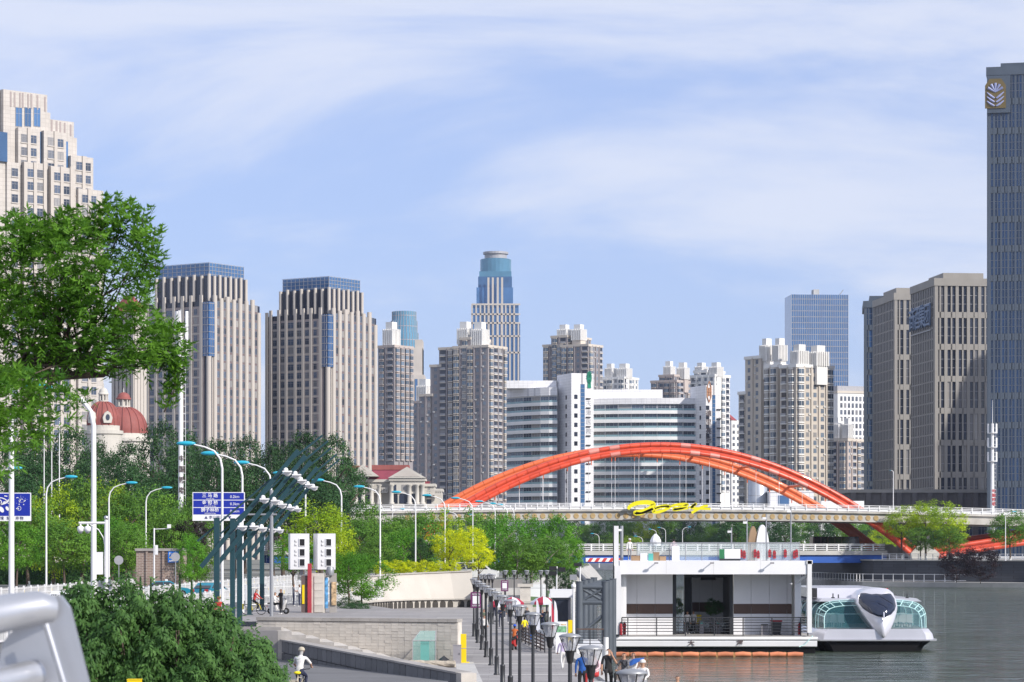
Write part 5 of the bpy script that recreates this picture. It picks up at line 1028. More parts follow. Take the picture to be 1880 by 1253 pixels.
# steps and pedestal farther along the promenade
FS = thing('grey_steps', 'flight of grey steps up to the road by the van', 'steps', (PX(912, 300), 300, 0))
for i in range(12): MB().box(-2.2, 2.6, i * .32, 5, i * .18, (i + 1) * .18).build('step', 'concrete', FS)
MB().box(2.6, 5.4, .4, 1, 0, 2.6).build('side_wall', 'white_tile', FS)
PT = thing('stone_pedestal', 'pale stone pedestal with stepped cap near the lawn', 'pedestal', (PX(964, 272), 272, 0)); MB().box(-.75, .75, -.6, .6, 0, 1.1).build('lower_block', 'pale_stone', PT); MB().box(-1.0, 1.0, -.7, .7, 1.1, 1.35).build('ledge', 'pale_stone', PT); MB().box(-.5, .55, -.5, .5, 1.35, 2.75).build('shaft', 'pale_stone', PT); MB().box(-.75, .8, -.65, .65, 2.75, 3.05).build('cap', 'pale_stone', PT)
lw = MB().add([(PX(960, 285), 285, .3), (PX(1030, 285), 285, .25), (PX(1030, 310), 310, 1.7), (PX(960, 310), 310, 2.0)], [(0, 1, 2, 3)]); struct('lawn', lw, 'lawn'); struct('lawn_kerb', MB().bar((PX(955, 283), 283, .25), (PX(1040, 283), 283, .25), .4, .5), 'pale_stone')

# teal slanted light masts
mat('mast_teal', (0.016, 0.058, 0.072), 0.45, 0.2, var=0.08); mat('lamp_white', (0.75, 0.75, 0.76), 0.4)
cq = lambda x, y: (330 + x / 3.48, 800 + y / 3.48)
mains = [((140, 840), (760, 95), (915, 0)), ((245, 820), (805, 130), (950, 35)), ((335, 800), (840, 165), (970, 80)), ((405, 795), (880, 205), (1005, 120)), ((470, 780), (910, 230), (1025, 150))]
thin = [((110, 675), (640, 230)), ((250, 635), (700, 225)), ((345, 640), (730, 290)), ((410, 625), (780, 300)), ((470, 600), (810, 320))]
lam = [[(675, 250), (530, 425), (390, 600)], [(735, 270), (600, 435), (465, 598)], [(770, 305), (645, 458), (520, 608)], [(815, 330), (700, 475), (585, 615)], [(850, 345), (745, 483), (632, 618)]]
posts = [(398, 951, 152, .3), (427, 952, 159, .28), (440, 968, 162, .3), (458, 975, 180, .28), (481, 980, 192, .3)]
words5 = ['nearest to the bush', 'second from the bush', 'middle one', 'second from the white boxes', 'nearest to the white boxes']
for i, (px, yt, d, w) in enumerate(posts):
    zb = 1.86 if i < 3 else UP; T = thing('light_mast', 'teal steel post with long slanted beam and floodlights, %s of five' % words5[i], 'light mast', (PX(px, d), d, zb), 0, 'teal slanted light masts')
    X0 = PX(px, d); L = lambda q: (PX(cq(*q)[0], d) - X0, 0, PZ(cq(*q)[1], d) - zb)
    MB().box(-w / 2, w / 2, -w / 2, w / 2, 0, PZ(yt, d) - zb).build('post', 'mast_teal', T); MB().box(-w * .8, w * .8, -w * .8, w * .8, 0, .05).build('base_plate', 'mast_teal', T)
    a, b, c = [Vector(L(q)) for q in mains[i]]; f = Vector((0, -w / 2 - .1, 0)); MB().bar(a + f, b + f, .14, .25, up=(0, 0, 1)).build('main_beam', 'mast_teal', T); MB().bar(b + f + (a - b) * .1, c + f, .08, .11).build('beam_tip', 'mast_teal', T)
    a, b = [Vector(L(q)) for q in thin[i]]; f2 = Vector((0, w / 2 + .08, 0)); MB().bar(a + f2, b + f2, .08, .1).build('rear_beam', 'mast_teal', T)
    for q in lam[i]:
        c = Vector(L(q)); MB().bar(c + Vector((-.25, -.25, .1)), c + Vector((.1, -.3, 0)), .08, .08).lathe([(.05, -.1), (.2, .0), (.22, .12), (.2, .16)], 10, (c.x + .15, -.35, c.z)).box(c.x - .1, c.x + .4, -.75, -.3, c.z + .12, c.z + .2).ball((c.x + .05, -.35, c.z + .25), .14, 8).bar(c + Vector((-.2, -.3, .05)), c + Vector((-.45, 0.1, -.1)), .06).build('floodlight', 'lamp_white', T)

# two white boxes on a tiled pillar
def projector_box(label, x0, xm, x1, d):
    T = thing('white_box', label, 'housing', (PX(x0, d), d, PZ(1046, d)), 0, 'white boxes above the pillar'); s_ = d / F; w = (x1 - x0) * s_; h = 66 * s_; sw = (xm - x0) * s_
    MB().prism([(0, 1.2), (sw, 0), (w, 0), (w - .1, 1.3)], 0, h).build('casing', 'white_paint', T)
    for k in range(3):
        z = h - (.62 + k * .69); xc = sw + (w - sw) * .62
        o = MB().box(xc - .17, xc + .17, -.02, .02, z - .22, z + .24).build('dark_opening', 'black', T); MB().box(xc - .21, xc - .17, -.05, 0, z - .26, z + .28).box(xc + .17, xc + .21, -.05, 0, z - .26, z + .28).box(xc - .17, xc + .17, -.05, 0, z + .24, z + .28).box(xc - .17, xc + .17, -.05, 0, z - .26, z - .22).build('rim', 'white_paint', o)
        for dzz in (.02, -.24): MB().box(xc - .52, xc - .47, -.015, 0, z + dzz, z + dzz + .17).box(xc - .52, xc - .36, -.015, 0, z + dzz, z + dzz + .05).build('corner_mark', 'frame_grey', T)
    MB().box(w * .55, w * .7, .4, .6, -.5, 0).build('stem', 'frame_grey', T)
projector_box('white box with three dark openings on a stem, left one', 527, 533, 568, 187); projector_box('white box with three dark openings on a stem, right one', 573, 583, 616, 187)
mat('panel_red', (0.36, 0.03, 0.045), 0.6); mat('poster_blue', (0.10, 0.30, 0.55), 0.6, var=0.6, scale=4); mat('poster_warm', (0.5, 0.35, 0.2), 0.6, var=0.6, scale=5)
d = 186; T = thing('tiled_pillar', 'grey tiled pillar with posters and a red panel under the white boxes', 'pillar', (PX(586, d), d, UP)); s_ = d / F; zt = PZ(1053, d) - UP
MB().box(-16 * s_, 16 * s_ * .6, .05, 1.2, 0, zt).build('pillar_core', 'pale_stone', T)
tl = Pieces('tile', MB().box(-11 * s_, 5 * s_, 0, .06, -.24, .24), 'pale_stone', T)
for k in range(5): tl.put(2 * s_, -.01, .27 + k * .5)
tl.done(); MB().box(-21 * s_, -14 * s_, -.15, .1, .0, PZ(1035, d) - UP).build('red_panel', 'panel_red', T); MB().box(-33 * s_, -22 * s_, .0, .5, .0, PZ(1057, d) - UP).build('dark_red_panel', 'brown_wall', T); MB().box(10 * s_, 11 * s_, .05, 1.0, .3, zt - .3).box(11.5 * s_, 16 * s_, .05, .12, .3, zt - .3).build('poster', 'poster_blue', T)
MB().box(18 * s_, 30 * s_, .4, 1.2, 0, zt).build('rear_pier', 'coping_stone', T); MB().box(22 * s_, 31 * s_, .3, .38, .5, zt - .6).build('rear_poster', 'poster_warm', T); MB().lathe([(.22, 0), (.26, .1), (.26, .5), (.2, .6)], 12, (20 * s_, .2, zt - .15)).bar((16 * s_, .2, zt), (24 * s_, .2, zt), .3).build('camera_housing', 'grey_metal', T)
MB().box(-31 * s_, -27 * s_, -.06, 0, .6, 1.9).build('yellow_poster', 'post_yellow', T)
# ------------------------------------------------------------------ street lamps, masts, signs, fences, vehicles
mat('lamp_cyan', (0.02, 0.36, 0.50), 0.35, var=0.04); mat('signal_blue', (0.005, 0.02, 0.30), 0.45, var=0.02); mat('sign_white', (0.75, 0.75, 0.77), 0.5, var=0.02); mat('sign_ink', (0.01, 0.015, 0.12), 0.5); mat('rust', (0.35, 0.2, 0.08), 0.9, var=0.3)
def arm_lamp(label, px, ytop, d, side, zb=None, reach=2.1, r=.072, group='street lamps with cyan heads'):
    zb = UP if zb is None else zb; T = thing('street_lamp', label, 'street lamp', (PX(px, d), d, zb), 0, group); h = PZ(ytop, d) - zb; k = reach / 2.1
    MB().tube([(0, 0, 0), (0, 0, h - 1.5 * k)], [r * 1.25, r], 10).tube([(0, 0, .0), (0, 0, .5)], r * 1.9, 10).build('pole', 'white_paint', T)
    MB().tube([(0, 0, h - 1.55 * k), (side * .12 * k, 0, h - .95 * k), (side * .5 * k, 0, h - .45 * k), (side * 1.1 * k, 0, h - .2 * k), (side * 1.75 * k, 0, h - .05 * k)], [r, r * .9, r * .8, r * .7, r * .6], 8).build('arm', 'white_paint', T)
    MB().ball((0, 0, 0), 1, 12, 0, (.62 * k, .2 * k, .15 * k)).build('lamp_head', 'lamp_cyan', T, (side * 2.25 * k, 0, h + .02 * k)); return T
RL = [(408, 815, 169), (445, 833, 186), (498, 850, 207), (561, 869, 235), (627, 882, 260), (698, 894, 290), (763, 904, 318), (817, 910, 335), (868, 915, 353), (909, 921, 382), (932, 925, 400), (944, 927, 420)]
nm = 'nearest, second, third, fourth, fifth, sixth, seventh, eighth, ninth, tenth, eleventh, farthest'.split(', ')
for i, (px, yt, d) in enumerate(RL): arm_lamp('white street lamp with cyan head arm to the left, %s of the receding row' % nm[i], px, yt, d, -1)
for i, (px, yt, d) in enumerate([(-22, 860, 226), (85, 876, 248), (200, 887, 271), (268, 896, 293)]): arm_lamp('white street lamp with cyan head arm to the right, %s from the left edge' % ['first', 'second', 'third', 'fourth'][i], px, yt, d, 1)
arm_lamp('tall white lamp pole curving left in front of the cream tower', 172, 712, 110, -1, None, 2.1, .1)
for i, (px, yt, d, s_, zb) in enumerate([(840, 940, 430, -1, UP), (880, 945, 450, -1, UP), (720, 935, 430, 1, UP), (1253, 968, 640, 1, UP), (1222, 969, 660, -1, UP), (1205, 972, 680, -1, UP), (1100, 980, 620, -1, UP), (1180, 985, 600, -1, UP), (1640, 864, 572, -1, dz(50) * BS + BC[2]), (1846, 940, 500, 1, QZ), (1396, 975, 700, -1, UP)]):
    arm_lamp('distant small street lamp, %s' % ['low left of the arch foot', 'low at the arch foot', 'in front of the hall', 'right of a pair under the bridge sign', 'middle one under the bridge sign', 'left one under the bridge sign', 'beside the tall dock column', 'behind the dock roof glass', 'on the bridge deck before the dark towers', 'beside the right-edge tree', 'between the dock roof posts'][i], px, yt, d, s_, zb, 1.5 if i != 8 else .6, .07)
# plain pole with the picture sign, camera pole
T = thing('banner_pole', 'thick white pole at the left edge, in front of the picture sign', 'pole', (PX(21, 110), 110, UP)); MB().tube([(0, 0, 0), (0, 0, PZ(760, 110) - UP)], [.125, .1], 12).build('pole', 'white_paint', T); MB().lathe([(.16, 0), (.16, .06)], 10, (0, 0, PZ(850, 110) - UP)).build('clamp', 'frame_grey', T); MB().box(-.05, .28, -.03, .03, PZ(851, 110) - UP, PZ(849.5, 110) - UP).build('bracket', 'frame_grey', T)
d = 122; T = thing('picture_sign', 'blue picture sign of a car and thrown litter, cut by the left edge', 'sign', (PX(0, d), d, UP)); s_ = d / F; zc = PZ(931, d) - UP; h = 26 * s_
MB().tube([(20 * s_, .15, 0), (20 * s_, .15, zc + h)], .09, 8).build('sign_post', 'white_paint', T); b0 = obj('board', MB().box(-60 * s_, 57 * s_, -.02, .04, zc - h, zc + h).mesh('board', 'sign_white'), T)
MB().box(-58.5 * s_, 55.5 * s_, -.03, -.021, zc - h + 9.5 * s_, zc + h - 1.5 * s_).build('blue_field', 'signal_blue', b0)
for i, ch in enumerate('环境禁止弃物'): text(ch, 7 * s_, 'sign_ink', b0, ((-14 + [0, 18, 31, 42, 46, 56][i] * 1.0) * s_ if i < 2 else ([0, 0, 15.5, 22, 32, 40][i]) * s_, -.03, zc - h + 4.6 * s_), extrude=.004)
cm_ = MB(); q = lambda x, y: (x / 15.66 * s_, -.045, PZ(890 + y / 15.66, d) - UP)
def arcb(pl, w): 
    for a, b in zip(pl[:-1], pl[1:]): cm_.bar(q(*a), q(*b), w * s_, .01, up=(0, 1, 0))
arcb([(-300, 560), (-200, 440), (-60, 380), (60, 385), (150, 420), (210, 470)], 1.6); arcb([(30, 590), (50, 480), (0, 440)], 1.5); arcb([(20, 570), (180, 520), (230, 470), (320, 420)], 3.6); arcb([(70, 545), (120, 490), (190, 490)], 1.2)
for (x, y, r) in ((50, 720, 85), (215, 690, 62)): cm_.prism_y([(q(x + r * math.cos(a) * .75 + r * .35 * math.sin(a), y)[0], q(x, y + r * math.sin(a))[2]) for a in [-i * math.pi / 7 for i in range(14)]], -.046, -.04)
arcb([(230, 540), (310, 560), (310, 640), (260, 690)], 1.3); arcb([(-250, 640), (-60, 640), (-20, 700)], 2); arcb([(130, 325), (215, 340)], 1.8); arcb([(470, 385), (530, 370)], 1.2)
g = random.Random(2)
for _ in range(26): x, y = g.gauss(610, 70), g.gauss(470, 65); r = g.choice((8, 12, 12, 26)); cm_.box(q(x, y)[0], q(x + r, y)[0], -.046, -.04, q(x, y + r)[2], q(x, y)[2])
arcb([(560 + 50 * math.cos(a), 685 + 58 * math.sin(a)) for a in [i * math.pi / 6 for i in range(13)]], .7); arcb([(470, 690), (550, 690)], 1.6)
cm_.build('pictogram', 'sign_white', b0)
d = 100; s_ = d / F; T = thing('camera_pole', 'white pole with an arm carrying two dome cameras', 'camera pole', (PX(195, d), d, UP)); zt = PZ(955, d) - UP
MB().tube([(0, 0, 0), (0, 0, zt)], [.075, .07], 10).build('pole', 'white_paint', T); MB().ball((0, 0, zt + .08), .085, 10).build('finial_ball', 'steel', T); za = PZ(960.5, d) - UP; MB().tube([(0, -.02, za), (-50 * s_, -.02, za)], .045, 8).build('arm', 'white_paint', T)
MB().tube([(-30 * s_, -.02, za - .05), (-14 * s_, 0, za - .25), (-5 * s_, 0, za - .55), (-2 * s_, 0, za - .9)], .02, 6).build('brace', 'white_paint', T)
for x in (-47, -34): c = obj('dome_camera', MB().tube([(0, 0, 0), (0, 0, -.12)], .035, 8).lathe([(.06, -.3), (.115, -.28), (.12, -.14), (.08, -.1)], 14).mesh('dome_camera', 'lamp_white'), T, (x * s_, -.02, za - .02)); MB().ball((0, 0, -.3), .085, 10, 0, (1, 1, .9)).build('lens_dome', 'steel', c)
MB().box(-.36, -.12, -.1, .1, PZ(1055, d) - UP, PZ(1014, d) - UP).build('control_box', 'lamp_white', T)
# blue distance sign on its bracket post
d = 176; s_ = d / F; T = thing('distance_sign', 'blue distance sign with white Chinese street names and kilometres', 'sign', (PX(400, d), d, UP)); Z = lambda y: PZ(y, d) - UP; X = lambda x: (x - 400) * s_
MB().tube([(X(498), .2, 0), (X(498), .2, Z(900))], .12, 10).build('sign_post', 'grey_metal', T)
for y in (918, 945): MB().tube([(X(380), .12, Z(y)), (X(508), .12, Z(y))], .06, 8).build('bracket_arm', 'grey_metal', T)
bd_ = obj('board', MB().box(X(353.5), X(449.5), -.02, .05, Z(956.5), Z(904)).mesh('board', 'sign_white'), T)
for a, b in ((905.3, 917.8), (919.2, 931.5), (932.9, 945)): MB().box(X(355), X(448), -.03, -.021, Z(b), Z(a)).build('blue_row', 'signal_blue', bd_)
yy = [910.5, 923.8, 937]
for y, s1, s2, s3 in zip(yy, ('三 马 路', '金 钢 桥', '狮子林桥'), ('SANMA Rd', 'JINGANG Bridge', 'SHIZILIN Bridge'), ('0.2km', '0.3km', '0.6km')):
    text(s1, 8.2 * s_, 'sign_white', bd_, (X(385.5), -.035, Z(y)), extrude=.004, bold=.004); text(s2, 3.1 * s_, 'sign_white', bd_, (X(386), -.035, Z(y + 5.9)), extrude=.004); text(s3, 7.0 * s_, 'sign_white', bd_, (X(431), -.035, Z(y + 2)), extrude=.004)
text('▲ 李公祠大街 ▼', 6.6 * s_, 'sign_ink', bd_, (X(400), -.03, Z(950.8)), extrude=.004)
# antenna masts
def mast(label, px, d, ytop, yspike, ybase, r, zb, rows, txt=None, tm='letter_dark'):
    T = thing('antenna_mast', label, 'mast', (PX(px, d), d, zb), 0, 'white antenna masts'); Z = lambda y: PZ(y, d) - zb
    MB().tube([(0, 0, 0), (0, 0, Z(ytop))], [r * 1.25, r * .7], 12).build('mast_tube', 'white_paint', T); MB().tube([(0, 0, Z(ytop)), (0, 0, Z(yspike))], [.07, .03], 6).build('lightning_rod', 'white_paint', T)
    st = MB(); k = int(Z(ytop) / .9)
    for i in range(k): st.bar((r * .8, 0, i * .9), (r * 1.9, 0, i * .9), .06)
    st.bar((r * 1.9, 0, .5), (r * 1.9, 0, Z(ytop)), .05).build('ladder', 'white_paint', T)
    for y in rows:
        MB().lathe([(r * 2.6, 0), (r * 2.6, .12)], 14, (0, 0, Z(y))).build('platform_ring', 'white_paint', T)
        pm = MB().box(-.16, .16, -.1, .1, 0, 2.0).mesh('antenna_panel', 'lamp_white')
        for a in (0.4, 2.5, 4.6): obj('antenna_panel', pm, T, (r * 2.5 * math.cos(a), r * 2.5 * math.sin(a), Z(y) + .15), a)
    if txt:
        for i, ch in enumerate(txt[0]): text(ch, txt[2], tm, T, (r * .5, -r * 1.15, Z(txt[1] + i * txt[3])), extrude=.02, bold=.015)
    return T
mast('tall white antenna mast with dark characters down its side, left of the picture', 332, 330, 600, 568, 985, .3, UP, (604, 632, 656), ('中国铁塔', 843, .8, 19.5)); mast('white antenna mast at the foot of the tallest dark tower', 1822, 600, 778, 735, 935, .42, QZ, (796, 822, 848), ('中国铁塔', 902, .8, 8), 'hazard_red')
for i, px in enumerate((81, 95, 109)): T = thing('flag_pole', 'thin bare flag pole before the dark trees, %s of three' % ('left', 'middle', 'right')[i], 'flag pole', (PX(px, 360), 360, UP), 0, 'three flag poles'); MB().tube([(0, 0, 0), (0, 0, PZ(775, 360) - UP)], [.09, .05], 8).build('pole', 'lamp_white', T); MB().ball((0, 0, PZ(775, 360) - UP), .1, 8).build('finial', 'steel', T)
# white road fences, panel by panel
mat('fence_white', (0.58, 0.58, 0.58), .6)
def fence(label, pts, h, step=3.0):
    T = thing('road_fence', label, 'fence', (pts[0][0], pts[0][1], UP), 0, 'white road fences')
    for (x0, y0), (x1, y1) in zip(pts[:-1], pts[1:]):
        L = math.hypot(x1 - x0, y1 - y0); k = max(1, round(L / step)); w = L / k; a = math.atan2(y1 - y0, x1 - x0)
        mb = MB()
        for z in (.12, h * .5, h - .1): mb.box(0, w, -.03, .03, z - .04, z + .04)
        for j in range(9): x = w * (j + .5) / 9; mb.box(x - .03, x + .03, -.02, .02, .1, h + (.06 if j % 2 else 0))
        pm = mb.mesh('fence_panel', 'fence_white'); po = MB().box(-.06, .06, -.06, .06, 0, h + .12).mesh('post', 'white_paint'); rf = MB().box(-.04, .04, -.07, -.06, h * .55, h * .75).mesh('reflector', 'post_yellow')
        for i in range(k):
            x, y = x0 + (x1 - x0) * i / k - pts[0][0], y0 + (y1 - y0) * i / k - pts[0][1]; obj('fence_panel', pm, T, (x, y, .02), a); obj('post', po, T, (x, y, .02), a)
            if i % 2: obj('reflector', rf, T, (x, y, .02), a)
fence('white picket road fence along the near side of the road', [(-23.5, 120), (-22.5, 180), (-21.5, 260), (-18, 330), (-11, 395)], 1.15); fence('white picket fence down the middle of the road', [(-34, 130), (-31, 190), (-29.5, 260), (-26, 330)], 1.15); fence('white picket fence in front of the whitewashed trees', [(-42, 190), (-40.5, 260), (-38, 325)], 1.1)
fence('white fence across the plaza behind the teal masts', [(-20, 205), (-14, 222), (-11, 232)], 1.5, 2.4)
# kiosk wall, parking sign, round signs
tiled('brown_brick', (0.26, 0.18, 0.15), (0.35, 0.3, 0.26), .5, .16, .03, .85, .15, .5)
d = 262; s_ = d / F; T = thing('brick_kiosk', 'low brown brick kiosk with a blue parking board', 'kiosk', (PX(290, d), d, UP)); h = PZ(1012, d) - UP; MB().box(-40 * s_, 39 * s_, 0, 6, 0, h).build('wall', 'brown_brick', T); MB().box(-42 * s_, 41 * s_, -.2, 6.2, h, h + .25).build('roof_slab', 'coping_stone', T)
for x in (-22, 8): MB().box(x * s_, (x + 4) * s_, -.15, 0, 0, h).build('pier', 'brown_brick', T)
pb = obj('parking_board', MB().box(19 * s_, 38.5 * s_, -.3, -.22, h - 21 * s_, h - 1 * s_).mesh('parking_board', 'poster_flat') if 'poster_flat' in MATS else MB().box(19 * s_, 38.5 * s_, -.3, -.22, h - 21 * s_, h - 1 * s_).mesh('parking_board', 'signal_bright') if 'signal_bright' in MATS else MB().box(19 * s_, 38.5 * s_, -.3, -.22, h - 21 * s_, h - 1 * s_).mesh('parking_board', mat('signal_bright', (0.01, 0.16, 0.62), 0.5, var=.03)), T)
text('P', 8 * s_, 'sign_white', pb, (23 * s_, -.32, h - 6 * s_), extrude=.01); text('←', 7 * s_, 'post_yellow', pb, (24 * s_, -.32, h - 12 * s_), extrude=.01); MB().box(30 * s_, 37 * s_, -.32, -.3, h - 7 * s_, h - 5 * s_).box(21 * s_, 36 * s_, -.32, -.3, h - 19 * s_, h - 17 * s_).build('print_line', 'sign_white', pb)
for i, (px, yc, d, lab) in enumerate([(218, 1029, 250, 'back of a round grey road sign on a thin post behind the camera pole'), (322, 1023, 252, 'back of a round grey road sign in front of the parking board')]):
    T = thing('round_sign', lab, 'road sign', (PX(px, d), d, UP)); z = PZ(yc, d) - UP; MB().tube([(0, .05, 0), (0, .05, z)], .045, 8).build('post', 'grey_metal', T); MB().prism_y([(.42 * math.cos(a), z + .42 * math.sin(a)) for a in [-i * math.pi / 10 for i in range(20)]], -.03, .0).build('sign_disc', 'frame_grey', T)
d = 256; T = thing('camera_mast', 'slim white pole with a single camera arm near the kiosk', 'camera pole', (PX(283, d), d, UP)); z = PZ(970, d) - UP; MB().tube([(0, 0, 0), (0, 0, z)], .07, 8).build('pole', 'white_paint', T); MB().tube([(0, 0, z - .1), (1.4, 0, z - .05)], .04, 6).build('arm', 'white_paint', T); MB().box(1.25, 1.55, -.2, .3, z, z + .35).build('camera', 'lamp_white', T); MB().box(.1, .35, -.1, .1, z - 2.5, z - 1.6).build('cabinet', 'lamp_white', T)
# --- vehicles
mat('car_teal', (0.01, 0.19, 0.28), 0.3, var=0.03, coat=0.5); mat('car_white', (0.72, 0.73, 0.75), 0.3, var=0.03, coat=0.5); mat('car_glass', (0.02, 0.025, 0.03), 0.1, spec=0.8); mat('tyre', (0.015, 0.015, 0.015), 0.9); mat('tail_red', (0.5, 0.01, 0.01), 0.4); mat('bus_maroon', (0.05, 0.012, 0.018), 0.35, var=0.05, coat=0.3); mat('lamp_clear', (0.6, 0.6, 0.62), 0.2)
def vehicle(name, label, cat, loc, rz, body, L, Wd, prof, cab, wheels, glass, zb=UP, sign=False, wr=.32):
    """prof and cab: side outlines in x (length) and z"""
    T = thing(name, label, cat, (*loc, zb), rz); h = Wd / 2
    MB().prism_y(prof, -h, h).build('body', body, T)
    top = MB(); n = len(cab); ins = .12
    vs = [(x, -h + .02 + (ins if i in (1, 2) else 0), z) for i, (x, z) in enumerate(cab)] + [(x, h - .02 - (ins if i in (1, 2) else 0), z) for i, (x, z) in enumerate(cab)]
    top.add(vs, [tuple(range(n)), tuple(reversed(range(n, 2 * n)))] + [(i, n + i, n + (i + 1) % n, (i + 1) % n) for i in range(n)]); top.build('cabin', body, T)
    (x0, z0), (x1, z1), (x2, z2), (x3, z3) = cab[:4]
    for s_ in (-1, 1):
        for a, b in glass:
            f = lambda t, e: (x0 + (x3 - x0) * t if e == 0 else x1 + (x2 - x1) * t); zz0, zz1 = z0 + .05, z1 - .07; y0, y1 = s_ * (h - .005), s_ * (h - ins + .005)
            p = [(f(a, 0), y0, zz0), (f(b, 0), y0, zz0), (f(b, 1), y1, zz1), (f(a, 1), y1, zz1)]; MB().add(p, [(0, 1, 2, 3) if s_ < 0 else (3, 2, 1, 0)]).build('side_window', 'car_glass', T)
    for (xa, za, xb, zb_, nm_) in ((x0, z0, x1, z1, 'rear_window'), (x3, z3, x2, z2, 'windscreen')):
        o = -.02 if nm_ == 'rear_window' else .02; MB().add([(xa + o, -h + .12, za + .05), (xa + o, h - .12, za + .05), (xb + o, h - .24, zb_ - .06), (xb + o, -h + .24, zb_ - .06)], [(0, 1, 2, 3)]).build(nm_, 'car_glass', T)
    wm = MB().lathe([(wr * .4, -.1), (wr, -.1), (wr, .1), (wr * .4, .1)], 16, sm=False).mesh('tyre', 'tyre'); rm_ = MB().lathe([(wr * .55, -.105), (wr * .55, .105)], 12).mesh('rim', 'steel')
    for x in wheels:
        for s_ in (-1, 1): w = obj('wheel', wm, T, (x, s_ * (h - .06), wr), rot=(R(90), 0, 0)); obj('rim', rm_, w)
    xe, xs_ = max(p[0] for p in prof), min(p[0] for p in prof); zl = .75 * (cab[0][1] / .9 if cab[0][1] < 1.2 else 1)
    for s_ in (-1, 1): MB().box(xs_ - .02, xs_ + .05, s_ * (h - .2) - .16, s_ * (h - .2) + .16, zl - .1, zl + .12).build('tail_light', 'tail_red', T); MB().box(xe - .12, xe + .005, s_ * (h - .22) - .16, s_ * (h - .22) + .16, zl - .12, zl + .06).build('headlight', 'lamp_clear', T)
    if sign: MB().box(-.15, .1, -.4, .4, z1, z1 + .17).build('roof_sign', 'lamp_white', T)
    return T
carp = [(-2.2, .3), (2.2, .28), (2.25, .62), (1.9, .8), (1.05, .92), (-1.5, .95), (-2.15, .9), (-2.22, .6)]; carc = [(-1.75, .93), (-1.05, 1.43), (.35, 1.45), (1.15, .92)]; gl_ = [(.06, .5), (.53, .94)]
vehicle('taxi', 'teal taxi with a white roof sign passing the brick kiosk', 'car', (PX(306, 246), 246), .15, 'car_teal', 4.4, 1.75, carp, carc, (-1.35, 1.4), gl_, UP, True)
vehicle('hatchback_car', 'teal car with red tail light behind the first teal post', 'car', (PX(388, 235), 235), 1.2, 'car_teal', 4.4, 1.75, carp, carc, (-1.35, 1.4), gl_)
vehicle('white_car', 'white car whose roof shows over the steel handrail', 'car', (PX(125, 190), 190), 1.35, 'car_white', 4.4, 1.75, carp, carc, (-1.35, 1.4), gl_)
vanp = [(-2.5, .3), (2.45, .3), (2.5, .8), (2.2, 1.05), (1.6, 1.18), (-2.5, 1.18)]; vanc = [(-2.48, 1.16), (-2.35, 2.0), (.75, 2.02), (1.75, 1.16)]
vehicle('minivan', 'white minivan with dark windows parked above the lamps', 'van', (PX(876, 318), 318), -.12, 'car_white', 5, 1.9, vanp, vanc, (-1.6, 1.55), [(.04, .3), (.34, .63), (.67, .93)], UP + .75, False, .36)
struct('van_terrace', MB().box(-16, 1.2, 314.2, 332, 1.0, UP + .745), 'paving')
vehicle('city_bus', 'dark maroon bus crossing the low blue bridge', 'bus', (PX(1532, 584), 584), BA, 'bus_maroon', 10.5, 2.5, [(-5.2, .35), (5.2, .35), (5.25, 1.2), (-5.25, 1.2)], [(-5.25, 1.2), (-5.2, 2.95), (5.1, 2.95), (5.25, 1.2)], (-3.2, 3.2), [(.03, .16), (.18, .31), (.33, .46), (.48, .61), (.63, .76), (.78, .91)], 6.16 * BS + BC[2], False, .48)
# ------------------------------------------------------------------ promenade lamps
glassmat('lamp_glass', (0.55, 0.56, 0.60), 0.15, 0.5)
HL = 4.36
lampA = MB().lathe([(.16, 0), (.16, .06), (.118, .1), (.118, .9), (.13, .93), (.085, 1.0)], 12).mesh('base_sleeve', 'dark_metal'); lampB = MB().tube([(0, 0, .95), (0, 0, 3.62)], [.07, .055], 10).mesh('pole', 'dark_metal')
lampC = MB().lathe([(.05, 3.55), (.085, 3.62), (.12, 3.86), (.13, 3.9)], 10).mesh('neck', 'black'); lampD = MB().lathe([(.115, 3.9), (.25, 4.27)], 10, sm=False).mesh('glass_shade', 'lamp_glass'); lampE = MB().lathe([(.29, 4.26), (.30, 4.285), (.22, 4.33), (.05, 4.36)], 16).mesh('cap', 'grey_metal')
lampF = MB(); 
for a in range(4): A_ = a * math.pi / 2 + .3; lampF.bar((.13 * math.cos(A_), .13 * math.sin(A_), 3.86), (.285 * math.cos(A_), .285 * math.sin(A_), 4.28), .02)
lampF = lampF.mesh('struts', 'black'); lampG = MB().lathe([(.03, 3.9), (.045, 4.0), (.045, 4.12), (.01, 4.2)], 8).mesh('bulb', 'lamp_clear')
LY = [50.7, 63, 71.8, 83, 95.7, 108.7, 120, 131.5, 142, 153.5, 165, 177, 190, 204]
nl = 'nearest, cut by the bottom edge|second nearest, before the seated people|third nearest|fourth nearest|fifth nearest|sixth nearest|seventh nearest|eighth nearest|ninth nearest|tenth nearest|eleventh nearest|twelfth nearest|thirteenth nearest|last of the straight row'.split('|')
def prom_lamp(x, y, label, z=0.0):
    T = thing('promenade_lamp', label, 'lamp post', (x, y, z), 0, 'dark promenade lamp posts')
    for nm_, me in (('base_sleeve', lampA), ('pole', lampB), ('neck', lampC), ('glass_shade', lampD), ('cap', lampE), ('struts', lampF), ('bulb', lampG)): obj(nm_, me, T, (0, 0, 0), 0, (1, 1, 1))
for y, nm_ in zip(LY, nl): prom_lamp(lamp_x(y), y, 'dark lamp post with glass lantern in the promenade row, ' + nm_)
for px, nm_ in zip((928, 944, 967, 993, 1004), ('over the purple board', 'right of the purple board', 'before the stone pedestal', 'left of the close pair by the shrubs', 'right of the close pair by the shrubs')): prom_lamp(PX(px, 279), 279, 'far small dark lamp post ' + nm_)
